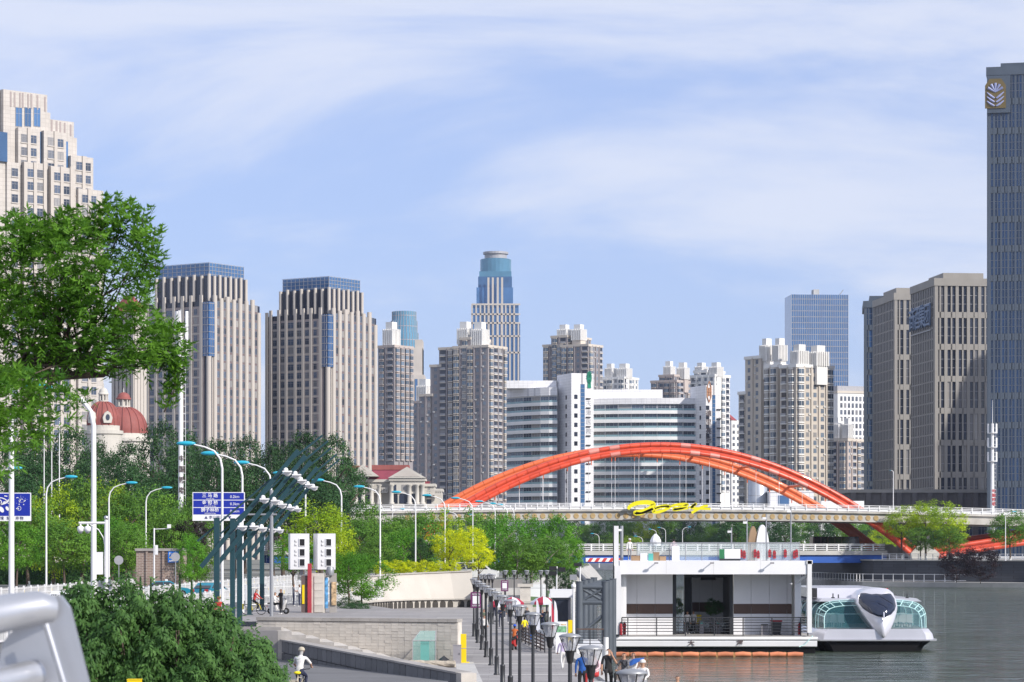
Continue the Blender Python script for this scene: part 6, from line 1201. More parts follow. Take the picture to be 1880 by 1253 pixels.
for px, nm_ in zip((885, 892, 905, 899), ('leftmost at the wall end', 'second at the wall end', 'third under the van', 'nearest the van wheel')): prom_lamp(PX(px, 245), 236 + px % 7, 'small dark lamp post in the bunch, ' + nm_)
mat('board_purple', (0.13, 0.02, 0.10), 0.5)
for i, (px, yc, w, h, d, lab) in enumerate([(874, 1102, 20, 29, 196, 'purple notice board with white panel on a dark post, nearer one'), (926.5, 1076, 13.5, 20, 262, 'purple notice board with white panel, farther one')]):
    T = thing('notice_board', lab, 'sign', (PX(px, d), d, 0), 0, 'purple notice boards'); s_ = d / F; z = PZ(yc, d); MB().tube([(0, .06, 0), (0, .06, z + h * s_ / 2)], .05, 8).build('post', 'dark_metal', T)
    b = obj('board', MB().box(-w / 2 * s_, w / 2 * s_, -.03, .03, z - h / 2 * s_, z + h / 2 * s_).mesh('board', 'board_purple'), T); MB().box(-w * .31 * s_, w * .31 * s_, -.04, -.031, z - h * .24 * s_, z + h * .26 * s_).build('white_panel', 'sign_white', b)
    text('海河游船', w * .19 * s_, 'sign_white', b, (0, -.045, z + h * .36 * s_), extrude=.003); text('扫码购票', w * .19 * s_, 'sign_white', b, (0, -.045, z - h * .36 * s_), extrude=.003)

# ------------------------------------------------------------------ floating ferry dock
mat('dock_white', (0.76, 0.76, 0.78), 0.5, var=0.04, scale=0.4); mat('dock_grey', (0.52, 0.52, 0.53), 0.6, var=0.04, scale=0.4); mat('dock_brown', (0.10, 0.06, 0.045), 0.6, var=0.06); mat('hull_black', (0.006, 0.006, 0.007), 0.6, spec=0.15); mat('boom_orange', (0.55, 0.19, 0.09), 0.7, var=0.2, scale=1.5, rnd=.15); mat('vest_red', (0.30, 0.015, 0.025), 0.7, var=.2, scale=6)
glassmat('clear_glass', (0.5, 0.58, 0.6), 0.05, 0.28); mat('deck_grey', (0.33, 0.32, 0.31), 0.8, var=.1); mat('blind_grey', (0.36, 0.37, 0.37), 0.5, var=0.2, scale=6); mat('panel_green', (0.02, 0.16, 0.06), .5); mat('cardboard', (0.30, 0.2, 0.12), .9, var=.2)
DD = 199.5; DS = DD / F; DK = thing('ferry_dock', 'white floating ferry dock with brown wall band and roof terrace', 'dock', (PX(1310, DD), DD, WATER)); X = lambda p: (p - 1310) * DS; Z = lambda y: PZ(y, DD) - WATER
MB().box(X(1128), X(1497), .2, 11.6, -1, Z(1189)).build('hull_bottom', 'hull_black', DK)
h_ = MB().prism_x([(.25, Z(1189)), (-.05, Z(1187)), (-.1, Z(1178)), (.05, Z(1172)), (11.8, Z(1172)), (11.8, Z(1189))], X(1127), X(1500)); h_.build('hull_side', 'dock_white', DK); MB().tube([(X(1126), -.05, Z(1173)), (X(1501), -.05, Z(1173))], .14, 10).build('fender_tube', 'white_paint', DK)
MB().box(X(1137), X(1498), .1, 11.7, Z(1172), Z(1168)).build('deck', 'deck_grey', DK)
for px, ch in ((1269, '天'), (1358, '津')): text(ch, .5, 'letter_dark', DK, (X(px), -.12, Z(1180.5)), extrude=.01, bold=.01)
dzk = Z(1168); top = Z(1055)
def panelled(p0, p1, cuts, y):
    MB().box(X(p0) + .02, X(p1) - .02, y + .06, y + .3, dzk, top).build('wall_core', 'dock_grey', DK); xs_ = [p0] + cuts + [p1]
    for a, b in zip(xs_[:-1], xs_[1:]):
        for (za, zb_, m) in ((dzk, Z(1129.5), 'dock_white'), (Z(1129), Z(1111), 'dock_brown'), (Z(1110.5), top, 'dock_white')): MB().box(X(a) + .012, X(b) - .012, y, y + .055, za, zb_).build('wall_panel', m, DK)
panelled(1151, 1240, [1173, 1207], 3.2); panelled(1353, 1462, [1386, 1420, 1453], 3.2); panelled(1286, 1346, [1300, 1325], 9.4)
for a, b in ((1140, 1151), (1462, 1473)): MB().box(X(a), X(b), .85, 1.6, dzk, top).build('corner_column', 'dock_white', DK)
for a in (1240, 1346): MB().box(X(a), X(a + 6.5), 3.25, 9.6, dzk, top).build('door_jamb', 'dark_metal', DK)
MB().box(X(1271), X(1285.5), 9.2, 9.8, dzk, top).build('inner_pillar', 'dark_metal', DK); MB().box(X(1140), X(1148), 1.6, 10, dzk, top).box(X(1466), X(1473), 1.6, 10, dzk, top).build('end_wall', 'dock_white', DK)
MB().box(X(1267), X(1345), 5.0, 5.5, Z(1062), top).build('beam', 'dark_metal', DK); MB().box(X(1302), X(1330), 8.8, 8.95, Z(1068), Z(1056)).build('screen', 'black', DK); MB().box(X(1337), X(1346), 3, 3.1, Z(1061), Z(1056)).build('exit_sign', 'black', DK)
MB().box(X(1138), X(1481), -.1, 10.6, top + .01, Z(1030)).build('roof_fascia', 'dock_white', DK); fs_ = MB()
for p in (1223, 1310, 1396): fs_.box(X(p) - .01, X(p) + .01, -.105, -.1, top + .05, Z(1030.5))
fs_.build('fascia_joint', 'dock_grey', DK)
for p in (1204, 1306, 1416): MB().box(X(p) - .14, X(p) + .14, -.75, -.62, Z(1035.5), Z(1032.5)).bar((X(p), -.65, Z(1034)), (X(p), -.1, Z(1034)), .05).build('spotlight', 'box_grey', DK)
for p, y in ((1455, 1072), (1470, 1048)): MB().tube([(X(p), .6, Z(y)), (X(p), 1.2, Z(y))], .07, 8).build('wall_camera', 'lamp_white', DK)
# guide columns
MB().box(X(1128), X(1140), -.3, .5, Z(1165), Z(1039)).box(X(1127), X(1135.5), -.25, .4, Z(1039), Z(966)).build('guide_column', 'white_paint', DK); MB().box(X(1482), X(1490), -.2, .5, Z(1162), Z(1030)).box(X(1480.5), X(1491.5), -.2, .5, Z(1036), Z(1029)).build('guide_column', 'white_paint', DK); MB().bar((X(1464), .9, Z(1072)), (X(1482), .2, Z(1056)), .14, .14).build('brace', 'white_paint', DK)
MB().box(X(1125.5), X(1127), -.2, .2, Z(1165), Z(962)).build('guide_rail', 'dark_metal', DK)
# front railing
rl = [1142, 1153, 1206, 1259, 1312, 1365, 1418, 1471, 1484]
pm = MB().box(-.04, .04, -.04, .04, 0, Z(1134.5) - dzk).mesh('rail_post', 'dark_metal')
for p in rl: obj('rail_post', pm, DK, (X(p), .35, dzk))
for k, y in enumerate((1134.5, 1139, 1143.5, 1149, 1154.5, 1160)): MB().bar((X(1142), .35, Z(y)), (X(1484), .35, Z(y)), .05 if k else .08).build('rail_bar', 'dark_metal', DK)
for k, y in enumerate((1134.5, 1139, 1143.5, 1149, 1154.5, 1160)): MB().bar((X(1484), .35, Z(y)), (X(1484), 6, Z(y)), .05).build('rail_bar', 'dark_metal', DK)
# roof terrace
rz0 = Z(1030); gz = Z(997)
gp = MB().box(-.6, .6, -.01, .01, 0, gz - rz0 - .08).mesh('glass_panel', 'clear_glass'); gpo = MB().box(-.025, .025, -.025, .025, 0, gz - rz0).mesh('terrace_post', 'grey_metal')
n = 10
for i in range(n):
    x0, x1 = X(1172), X(1473); x = x0 + (x1 - x0) * (i + .5) / n; obj('glass_panel', gp, DK, (x, 2.2, rz0 + .05), 0, ((x1 - x0) / n / 1.24, 1, 1)); obj('terrace_post', gpo, DK, (x0 + (x1 - x0) * i / n, 2.2, rz0))
MB().bar((X(1172), 2.2, gz), (X(1474), 2.2, gz), .08).bar((X(1474), 2.2, gz), (X(1474), 10, gz), .08).bar((X(1172), 10, gz), (X(1474), 10, gz), .06).build('terrace_rail', 'grey_metal', DK)
bn = MB()
for i in range(46): x = X(1358) + (X(1474) - X(1358)) * i / 45; bn.box(x - .02, x + .02, 2.35, 2.4, rz0, gz)
bn.build('baluster_screen', 'frame_grey', DK)
MB().box(X(1236), X(1249.5), 1.3, 2.0, rz0, Z(1003)).build('white_cabinet', 'dock_white', DK)
# floodlight posts on the roof
for i, (px, yt) in enumerate([(1379, 951), (1415, 943), (1461, 930), (1145, 905 + 60), (1350, 968)]): MB().tube([(X(px), 3.5, rz0), (X(px), 3.5, Z(yt))], .055 if px != 1145 else .12, 8).build('roof_post', 'grey_metal', DK); MB().box(X(px) - .3, X(px) - .02, 3.3, 3.5, Z(yt + 10), Z(yt + 6)).build('roof_floodlight', 'lamp_white', DK)
def small(name, label, cat, loc, parts, rz=0, group=None):
    T = thing(name, label, cat, loc, rz, group)
    for nm_, mb, m in parts: mb.build(nm_, m, T)
    return T
W_ = lambda p, y, dy: (PX(1310, DD) + X(p), DD + dy, PZ(y, DD))
vm = MB().prism_y([(-.16, 0), (.16, 0), (.18, .55), (.08, .75), (-.08, .75), (-.18, .55)], -.05, .05).mesh('vest', 'vest_red'); st_ = MB().box(-.19, .19, -.06, -.05, .18, .23).box(-.19, .19, -.06, -.05, .4, .45).mesh('strap', 'dark_metal')
vx = [1365, 1371, 1391, 1397, 1418, 1427, 1447, 1464, 1468]
for i, p in enumerate(vx):
    T = thing('life_vest', 'red life vest hung on the terrace screen, %s from the left' % words[i], 'life vest', (PX(1310, DD) + X(p), DD + 2.12, PZ(1026 if i % 2 else 1024, DD)), 0, 'red life vests on the terrace'); obj('vest', vm, T, (0, 0, 0), 0, (.62, 1, .8)); obj('strap', st_, T, (0, 0, 0), 0, (.62, 1, .8))
small('green_board', 'small green and white notice boards on the dock roof', 'notice board', W_(1335, 1030, 1.6), [('green_panel', MB().box(-.45, -.08, 0, .05, .15, .85), 'panel_green'), ('white_panel', MB().box(-.05, 1.1, 0, .05, .15, .85), 'sign_white'), ('feet', MB().box(-.45, 1.1, -.1, .15, 0, .15), 'dark_metal')])
for i, (p, w, h, m, lab) in enumerate([(1170, .8, .35, 'cardboard', 'open cardboard box at the left of the roof clutter'), (1182, .5, .5, 'dock_white', 'white plastic box in the roof clutter'), (1206, .45, .6, 'cardboard', 'upright cardboard box in the roof clutter'), (1217, .5, .3, 'cardboard', 'low cardboard box at the right of the roof clutter'), (1196, .35, .5, 'aqua_glass', 'blue water bottle drum in the roof clutter')]):
    small('storage_box', lab, 'box', W_(p, 1030, 1.0), [('box_body', MB().box(-w / 2, w / 2, -.2, .2, 0, h), m), ('lid', MB().box(-w / 2 - .01, w / 2 + .01, -.21, .21, h, h + .03), m)], .2 * (i % 2), 'clutter on the dock roof')
small('folded_umbrella', 'white folded canopy on the dock roof', 'canopy', W_(1210, 1030, 5), [('pole', MB().tube([(0, 0, 0), (0, 0, 1.5)], .04, 8), 'grey_metal'), ('cover', MB().lathe([(.4, 1.1), (.42, 1.5), (.3, 1.75), (.08, 2.0)], 9, sm=False), 'lamp_white')])
small('arched_shell', 'curved white and wooden shell standing on the dock roof', 'sculpture', W_(1400, 1030, 6), [('white_hoop', MB().prism_y([(.55 + .55 * math.cos(a), 2.7 * math.sin(a)) for a in [math.pi * i / 14 for i in range(15)]], -.2, .9), 'lamp_white'), ('wooden_side', MB().prism_y([(-.15 + .42 * math.cos(a), 2.6 * math.sin(a)) for a in [math.pi * i / 14 for i in range(15)]], -.1, .8), 'cardboard')])
small('wheelie_bin', 'dark wheelie bin with a red rim at the dock wall', 'bin', W_(1431, 1168, 2.4), [('bin_body', MB().add([(-.27, -.27, .06), (.27, -.27, .06), (.27, .27, .06), (-.27, .27, .06), (-.38, -.34, 1.0), (.38, -.34, 1.0), (.38, .34, 1.0), (-.38, .34, 1.0)], [(3, 2, 1, 0), (4, 5, 6, 7), (0, 1, 5, 4), (1, 2, 6, 5), (2, 3, 7, 6), (3, 0, 4, 7)]), 'dark_metal'), ('lid', MB().box(-.42, .42, -.38, .38, 1.0, 1.08), 'panel_red'), ('wheel', MB().lathe([(.1, 0), (.1, .05)], 10, (.25, -.3, .02)), 'tyre')])
small('small_bin', 'small grey bin left of the wheelie bin', 'bin', W_(1409, 1168, 2.4), [('bin_body', MB().box(-.24, .24, -.2, .2, 0, .75), 'box_grey'), ('lid', MB().box(-.26, .26, -.22, .22, .75, .8), 'dark_metal')])
for i, p in enumerate((1139.5, 1147, 1469.5)): small('fire_extinguisher', 'red fire extinguisher, %s' % ('on the tall left column', 'behind the left end of the railing', 'at the right end of the dock railing')[i], 'extinguisher', W_(p, 1166, .6 if i else -.35), [('cylinder', MB().lathe([(.1, 0), (.11, .05), (.11, .75), (.04, .85)], 10), 'vest_red'), ('valve', MB().box(-.05, .05, -.05, .05, .85, .95), 'black')], 0, 'fire extinguishers')
for i, p in enumerate((1268, 1297, 1328)): small('turnstile', 'grey turnstile inside the dock doorway, %s' % ('left', 'middle', 'right')[i], 'turnstile', W_(p, 1168, 5.6), [('pedestal', MB().box(-.15, .15, -.5, .5, 0, .95), 'box_grey'), ('display', MB().box(-.1, .1, -.52, -.5, .75, .9), 'aqua_glass'), ('barrier', MB().box(.15, .6, -.05, 0, .45, .8), 'clear_glass')], 0, 'turnstiles in the dock')
small('yellow_stand', 'yellow notice stand inside the dock doorway', 'stand', W_(1294, 1168, 6.5), [('panel', MB().box(-.2, .2, 0, .04, .7, 1.4), 'post_yellow'), ('leg', MB().box(-.03, .03, 0, .04, 0, .7), 'dark_metal')])
# garland shrubs in the doorway
for i, p in enumerate((1245, 1305, 1318)): tree('dark potted shrub inside the dock doorway, %s' % ('left', 'middle', 'right')[i], p, DD + 5, 1098 + i * 2, 22, 'dark', 1128, PZ(1168, DD), 0, 'shrubs inside the dock', None, 'potted_shrub')
# orange boom
BO = thing('floating_boom', 'row of orange boom floats lying along the dock waterline', 'boom', (PX(1060, 194), 194, WATER)); xs_ = 0; g = random.Random(4)
for i in range(13):
    w = 32 * 194 / F; x0 = i * w; b = MB().tube([(x0 + .06, g.uniform(-.05, .05), .12), (x0 + w * .5, g.uniform(-.06, .06), .14 + g.uniform(0, .03)), (x0 + w - .06, g.uniform(-.05, .05), .12)], [.17, .19, .17], 10).build('float', 'boom_orange', BO)
    MB().box(x0 - .08, x0 + .08, -.1, .1, .0, .26).tube([(x0 - .15, 0, .3), (x0 + .15, -.08, .2)], .03, 5).build('joint', 'rust', BO)
# mooring frames of fat grey pipes
mat('pipe_grey', (0.085, 0.10, 0.12), 0.55, 0.2, var=0.1)
for i, d in enumerate((176, 184, 192, 200)):
    s_ = 176 / F; x0, x1 = PX(1064, 176) + i * .55, PX(1111, 176) + i * .55; zt = PZ(1069, 176)
    T = thing('pipe_gantry', 'frame of fat grey steel pipes beside the dock, %s in the line' % ('front', 'second', 'third', 'rear')[i], 'frame', (x0, d, WATER), 0, 'grey pipe mooring frames'); H = zt - WATER; w = x1 - x0
    for x in (0, w): MB().tube([(x, 0, -2), (x, 0, H)], .24, 14).lathe([(.26, 0), (.26, .05)], 14, (x, 0, H)).build('pipe_column', 'pipe_grey', T)
    for z in (H - .32, H - 1.32): MB().tube([(0, 0, z), (w, 0, z)], .16, 10).build('pipe_beam', 'pipe_grey', T)
    for a, b in (((0, H - 1.3), (w, H - .35)), ((0, H - .35), (w, H - 1.3)), ((0, H - 3.4), (w, H - 2.0))): MB().tube([(a[0], 0, a[1]), (b[0], 0, b[1])], .09, 8).build('pipe_brace', 'pipe_grey', T)
# gangway pontoon
T = thing('gangway', 'small white gangway platform with dark railing before the pipe frames', 'gangway', (PX(1058, 172), 172, WATER)); w = PX(1108, 172) - PX(1058, 172); zz = PZ(1186, 172) - WATER
MB().box(0, w, -.4, 12, .35, zz).build('platform', 'white_paint', T)
for p in (0, .5, 1): MB().box(w * p - .03, w * p + .03, -.33, -.27, zz, zz + 1.05).build('rail_post', 'dark_metal', T)
for k in range(6): MB().bar((0, -.3, zz + .15 + k * .18), (w, -.3, zz + .15 + k * .18), .035).build('rail_bar', 'dark_metal', T)
MB().bar((0, -.3, zz + 1.06), (w, -.3, zz + 1.06), .12, .08).build('handrail', 'dock_brown', T); MB().tube([(w + .15, -.4, -.8), (w + .15, -.4, zz + .55)], .16, 12).build('pile', 'white_paint', T)

# ------------------------------------------------------------------ sightseeing boat
mat('boat_silver', (0.60, 0.60, 0.66), 0.3, 0.35, var=0.05, scale=0.5, coat=0.3); glassmat('boat_glass', (0.05, 0.17, 0.20), 0.04, 0.4); mat('boat_screen', (0.006, 0.012, 0.035), 0.05, spec=0.9); mat('rib_aqua', (0.45, 0.68, 0.68), 0.4); mat('seat_white', (0.6, 0.62, 0.62), 0.6)
BD = 203; bs = BD / F; BT = thing('glass_boat', 'silver glass-roofed sightseeing boat with a beaked bow moored by the dock', 'boat', (PX(1606, BD), BD, WATER)); X = lambda p: (p - 1606) * bs; Z = lambda y: PZ(y, BD) - WATER
def loft(rings, name, m, parent=BT, close=False, caps=True, sm=True):
    n = len(rings[0]); mb = MB(); vs = [p for r in rings for p in r]; e = n if close else n - 1
    mb.add(vs, [(i * n + j, i * n + (j + 1) % n, (i + 1) * n + (j + 1) % n, (i + 1) * n + j) for i in range(len(rings) - 1) for j in range(e)], 0, sm)
    if caps: mb.add(rings[0], [tuple(range(n))]); mb.add(rings[-1], [tuple(reversed(range(n)))])
    return mb.build(name, m, parent)
zr, zw = Z(1176), Z(1198) - .3
loft([[(X(1606) + (a) * f, y, z) for a, z in ((-4.65, zr), (-4.0, .35), (-3.6, zw), (3.6, zw), (4.0, .35), (4.7, zr))] for f, y in ((.80, .2), (.93, .8), (1.0, 2.2), (1.0, 24))], 'hull_bottom', 'hull_black', sm=False)
loft([[(a * f, y, z) for a, z in ((-4.66, zr), (-4.55, zr + .42), (-4.2, Z(1156)), (4.3, Z(1156)), (4.62, zr + .42), (4.72, zr))] for f, y in ((.82, .1), (.94, .6), (1.0, 2.0), (1.0, 24))], 'hull_side', 'boat_silver')
loft([[(a * f, y, zr + dz_) for a, dz_ in ((-4.85, -.05), (-4.85, .05), (4.9, .05), (4.9, -.05))] for f, y in ((.84, -.1), (.96, .5), (1.0, 2.0), (1.0, 24))], 'rub_rail', 'grey_metal', sm=False)
zb, zt = Z(1155), Z(1103)
def sec(u, v):
    """glass cabin surface: u across 0..1, v from bow 0 to 1"""
    a = math.pi * u; s_ = math.sqrt(max(0, 1 - (1 - v) ** 2)); e = .4; cx = math.copysign(abs(math.cos(a)) ** e, math.cos(a)); cz = abs(math.sin(a)) ** .5
    return (-4.18 * cx * (.82 + .18 * s_) + .05, 2.6 - 2.1 * s_ * 0 + (1 - s_) * -1.9 * (1 - cz * .55) - (0 if v < 1 else 0) , zb + (zt - zb) * cz * (.72 + .28 * s_))
rings = [[sec(j / 24, v) for j in range(25)] for v in (.05, .2, .4, .7, 1.0)] + [[(x, 20, z) for x, y, z in [sec(j / 24, 1.0) for j in range(25)]]]
loft(rings, 'glass_canopy', 'boat_glass', caps=False); MB().add(rings[0], [tuple(range(25))]).build('bow_glass', 'boat_glass', BT)
for j in (2, 4, 6, 8, 10, 14, 16, 18, 20, 22): MB().tube([sec(j / 24, v) for v in (.05, .2, .4, .7, 1.0)] , .035, 6).build('canopy_rib', 'rib_aqua', BT)
for v in (.05, .4, 1.0): MB().tube([sec(j / 24, v) for j in range(25)], .03, 6).build('canopy_hoop', 'rib_aqua', BT)
for y in (6, 9.5, 13, 16.5): MB().tube([(x, y, z) for x, _, z in [sec(j / 24, 1.0) for j in range(25)]], .04, 6).build('canopy_hoop', 'rib_aqua', BT)
MB().tube([(-4.1, 2.5, zb + 1.05), (4.2, 2.5, zb + 1.05)], .03, 6).build('cross_bar', 'rib_aqua', BT)
MB().box(-4.0, 4.0, 2.0, 20, zb - .02, zb + .03).build('cabin_floor', 'deck_grey', BT); MB().box(-3.9, 3.9, 14, 14.2, zb, zt - .4).build('bulkhead', 'dark_metal', BT)
sm_ = MB().box(-.22, .22, -.05, .05, .35, 1.0).box(-.22, .22, -.45, 0, .35, .42).box(-.05, .05, -.3, -.2, 0, .35).mesh('seat', 'seat_white')
for r in range(4):
    for q in (-3.2, -2.6, -2.0, 2.0, 2.6, 3.2): obj('seat', sm_, BT, (q, 4.2 + r * 1.4, zb))
loft([[(a, y, z) for a, z in ((-3.9, zt - .12), (-3.6, zt + .12), (3.5, zt + .12), (3.9, zt - .12))] for y in (2.6, 3.2, 22)], 'roof', 'boat_silver', sm=False)
loft([[(X(1502) + .2 + k * .1, y, zt + .1), (X(1505) + k, y + .5, Z(1082)), (X(1640) - k, y + .5, Z(1082)), (X(1655) - .2, y, zt + .1)] for y, k in ((5.5, .3), (9, 0), (20, 0))], 'upper_deck', 'boat_silver', sm=False)
# beak: teardrop shell bulging forward, pointed at the bottom
def tear(t):
    """outline, t in 0..1 from the bottom tip round clockwise"""
    pts = [(1622, 1172), (1608, 1158), (1596, 1142), (1584, 1124), (1576, 1108), (1578, 1095), (1588, 1086), (1604, 1081), (1622, 1080), (1636, 1082), (1645, 1090), (1650, 1103), (1651, 1116), (1647, 1132), (1640, 1148), (1631, 1162)]
    n = len(pts); k = t * n; i = int(k) % n; f = k - int(k); a, b = pts[i], pts[(i + 1) % n]; return a[0] + (b[0] - a[0]) * f, a[1] + (b[1] - a[1]) * f
cxp, cyp = 1617, 1118; N = 40
def fwd(y): return .2 - 2.0 * min(1, max(0, (y - 1080) / 90)) 
TS = [tear(j / 160) for j in range(160)]; TA = [(math.atan2(y - cyp, x - cxp), math.hypot(x - cxp, y - cyp)) for x, y in TS]
def depth(x, y):
    """how far forward the beak's skin lies at a photo point"""
    a = math.atan2(y - cyp, x - cxp); R_ = min(TA, key=lambda t: abs(math.remainder(t[0] - a, 2 * math.pi)))[1]; rho = min(1, math.hypot(x - cxp, y - cyp) / R_); return 1.6 + fwd(y) - .75 * (1 - rho ** 2.2)
rings = [[(X(x), 1.6 + fwd(y) + bul, Z(y)) for x, y in (tear(j / N) for j in range(N))] for bul in (3.5, 1.2, .2)]
for rr in (1.0, .93, .8, .62, .42, .2): rings.append([(X(cxp + (x - cxp) * rr), depth(cxp + (x - cxp) * rr, cyp + (y - cyp) * rr), Z(cyp + (y - cyp) * rr)) for x, y in (tear(j / N) for j in range(N))])
loft(rings, 'beak', 'boat_silver', close=True)
wsp = [(1579, 1108), (1580, 1097), (1585, 1090), (1594, 1090), (1604, 1092), (1612, 1091), (1622, 1092), (1632, 1090), (1640, 1091), (1646, 1100), (1648, 1113), (1645, 1121), (1637, 1129), (1625, 1134), (1612, 1133), (1598, 1127), (1586, 1118)]
wcx, wcy = 1614, 1110
def ws(rr, off):
    q = [(wcx + (x - wcx) * rr, wcy + (y - wcy) * rr) for x, y in wsp]; return [(X(x), depth(x, y) - off, Z(y)) for x, y in q]
loft([ws(1.0, -.02), ws(1.0, .06), ws(.8, .13), ws(.55, .13), ws(.3, .13), ws(.1, .13)], 'windscreen', 'boat_screen', close=True)
loft([ws(1.06, -.04), ws(1.06, .07), ws(.995, .08), ws(.995, .0)], 'screen_frame', 'boat_silver', close=True, caps=False)
MB().bar((X(1614), .0 + .1, Z(1094)), (X(1640), -.05, Z(1110)), .04).build('wiper', 'black', BT); MB().lathe([(.28, 0), (.28, .06), (.2, .1)], 16).build('round_light', 'lamp_white', BT, (X(1620), .05, Z(1141))).rotation_euler = (R(75), 0, 0)
MB().prism_x([(-.5, Z(1140)), (-.2, Z(1140)), (-.25, Z(1124))], X(1621), X(1623)).build('fin_blade', 'boat_silver', BT)
for p, y in ((1538, 1100), (1676, 1100), (1548, 1102)): MB().tube([(X(p), 3, Z(y)), (X(p), 3, Z(y - 9))], .05, 6).box(X(p) - .12, X(p) + .12, 2.9, 3.1, Z(y - 2), Z(y)).build('deck_fitting', 'dark_metal', BT)
MB().lathe([(.1, 0), (.12, .2)], 8, (X(1646), 2, Z(1098))).build('horn', 'dark_metal', BT); MB().box(X(1640), X(1644), 4, 4.3, Z(1090), Z(1082)).build('port_light', 'tail_red', BT); MB().box(X(1504), X(1514), 5, 5.3, Z(1100), Z(1082)).build('roof_grille', 'black', BT)
tag(MB().tube([(PX(1467, 199), 199, PZ(1188, 199)), (PX(1478, 199), 199.2, PZ(1184, 199)), (PX(1492, 199.5), 199.4, PZ(1168, 199))], .03, 6).build('mooring_rope', 'rib_aqua', None), 'thin green mooring rope at the dock corner', 'rope')

# ------------------------------------------------------------------ booth, parasols, flags, boards beside the dock
mat('parasol_red', (0.36, 0.02, 0.05), 0.7); mat('parasol_white', (0.62, 0.64, 0.72), 0.7); mat('shirt_blue', (0.02, 0.10, 0.36), 0.8)
def parasol(label, px, yt, wpx, d):
    T = thing('parasol', label, 'parasol', (PX(px, d), d, 0), 0, 'red and white parasols'); r = wpx / 2 * d / F; zt_ = PZ(yt, d); zb_ = zt_ - .5; MB().tube([(0, 0, 0), (0, 0, zt_)], .025, 6).build('pole', 'steel', T); MB().lathe([(.3, 0), (.3, .08), (.05, .12)], 12).build('base', 'dark_metal', T)
    for i in range(8):
        a, b = i * math.pi / 4, (i + 1) * math.pi / 4; m = MB(); pr_ = [(0.02, zt_), (r * .55, zt_ - .16), (r, zb_)]; q = [(p * math.cos(t), p * math.sin(t), z) for p, z in pr_ for t in (a, b)]; m.add(q, [(0, 2, 3, 1), (2, 4, 5, 3)]); m.add([q[4], q[5], (q[5][0], q[5][1], zb_ - .18), (q[4][0], q[4][1], zb_ - .18)], [(0, 1, 2, 3)]); m.build('canopy_panel', 'parasol_red' if i % 2 else 'parasol_white', T)
parasol('red and white parasol in front of the ticket booth', 997, 1095, 46, 222); parasol('red and white parasol half hidden behind the lamp lanterns', 940, 1096, 44, 235); parasol('red and white parasol farthest left, behind the lamps', 912, 1101, 34, 245)
d = 205; T = thing('ticket_booth', 'white ticket booth with dark window beside the pipe frames', 'booth', (PX(1030, d), d, 0)); s_ = d / F; z = PZ(1083, d); MB().box(-20 * s_, 22 * s_, 0, 3, z - .6, z).build('fascia', 'dock_white', T); MB().box(-16 * s_, 18 * s_, .3, 2.8, 0, z - .6).build('booth_body', 'box_grey', T); MB().box(-13 * s_, 13 * s_, .24, .3, 1.1, z - .75).build('window', 'dark_glass', T); MB().box(-14 * s_, 14 * s_, .1, .3, 1.0, 1.1).build('counter', 'dock_white', T)
for i, (px, yt, d) in enumerate([(985, 1100, 186), (1018, 1103, 182), (1012, 1106, 188), (1008, 1090, 225)]): T = thing('banner_flag', 'white feather flag, %s' % ('left of the parasol', 'right, nearest the map board', 'middle one with red edge', 'far one above the parasol')[i], 'flag', (PX(px, d), d, 0), .2 * i, 'white feather flags'); zt_ = PZ(yt, d); MB().tube([(0, 0, 0), (0, 0, zt_)], .02, 6).lathe([(.2, 0), (.2, .05)], 8).build('pole', 'lamp_white', T); MB().prism_y([(.02, .9), (.24, 1.1), (.2, zt_ - .7), (.1, zt_ - .15), (.02, zt_ - .02)], -.012, .012).build('cloth', 'parasol_white' if i != 2 else 'parasol_red', T)
d = 172; T = thing('map_board', 'white map board with a green map and a yellow side box', 'map board', (PX(1033, d), d, 0)); s_ = d / F; MB().box(-13 * s_, 10 * s_, 0, .1, 0, PZ(1142, d)).build('panel', 'sign_white', T); MB().box(-11 * s_, 7 * s_, -.02, 0, PZ(1161, d), PZ(1150, d)).build('map_print', mat('map_green', (0.16, 0.36, 0.2), .6, var=.6, scale=6), T); MB().box(10.2 * s_, 18 * s_, -.05, .4, PZ(1190, d), PZ(1139, d)).build('yellow_box', 'post_yellow', T); MB().box(-11 * s_, -6 * s_, -.02, 0, PZ(1148, d), PZ(1146, d)).box(-3 * s_, 6 * s_, -.02, 0, PZ(1148, d), PZ(1146, d)).build('print_line', 'poster_warm', T)
for i, (px, d, yt, pn) in enumerate([(1022, 236, 1040, [(-7, 1040, 1048), (9, 1042, 1050), (-7, 1049, 1057)]), (1065, 262, 1034, [(-4, 1034, 1040)])]):
    T = thing('floodlight_pole', 'white pole with dark flat floodlights, %s' % ('left of the ticket booth', 'behind the pipe frames')[i], 'floodlight', (PX(px, d), d, 0), 0, 'floodlight poles'); s_ = d / F; MB().tube([(0, 0, 0), (0, 0, PZ(yt, d))], .07, 8).build('pole', 'white_paint', T)
    for x, a, b in pn: MB().box((x - 7) * s_, (x + 7) * s_, -.3, -.15, PZ(b, d), PZ(a, d)).build('floodlight', 'black', T)
d = 178; T = thing('camera_post', 'white lamp and camera post standing beside the map board', 'camera pole', (PX(1053, d), d, 0)); zt_ = PZ(1068, d); MB().tube([(0, 0, 0), (0, 0, zt_)], [.1, .06], 8).build('pole', 'white_paint', T); MB().ball((0, 0, zt_ - .3), .17, 10).build('dome_camera', 'lamp_white', T); MB().box(-.25, .2, -.3, .1, zt_ + .1, zt_ + .45).build('floodlight', 'grey_metal', T)
T = thing('queue_fence', 'dark brown slatted queue fence running towards the booth', 'fence', (PX(1000, 172), 172, 0)); 
for k in range(5): MB().bar((0, 0, .2 + k * .22), (-1.6, 22, .2 + k * .22), .04, .1).build('slat', 'dock_brown', T)
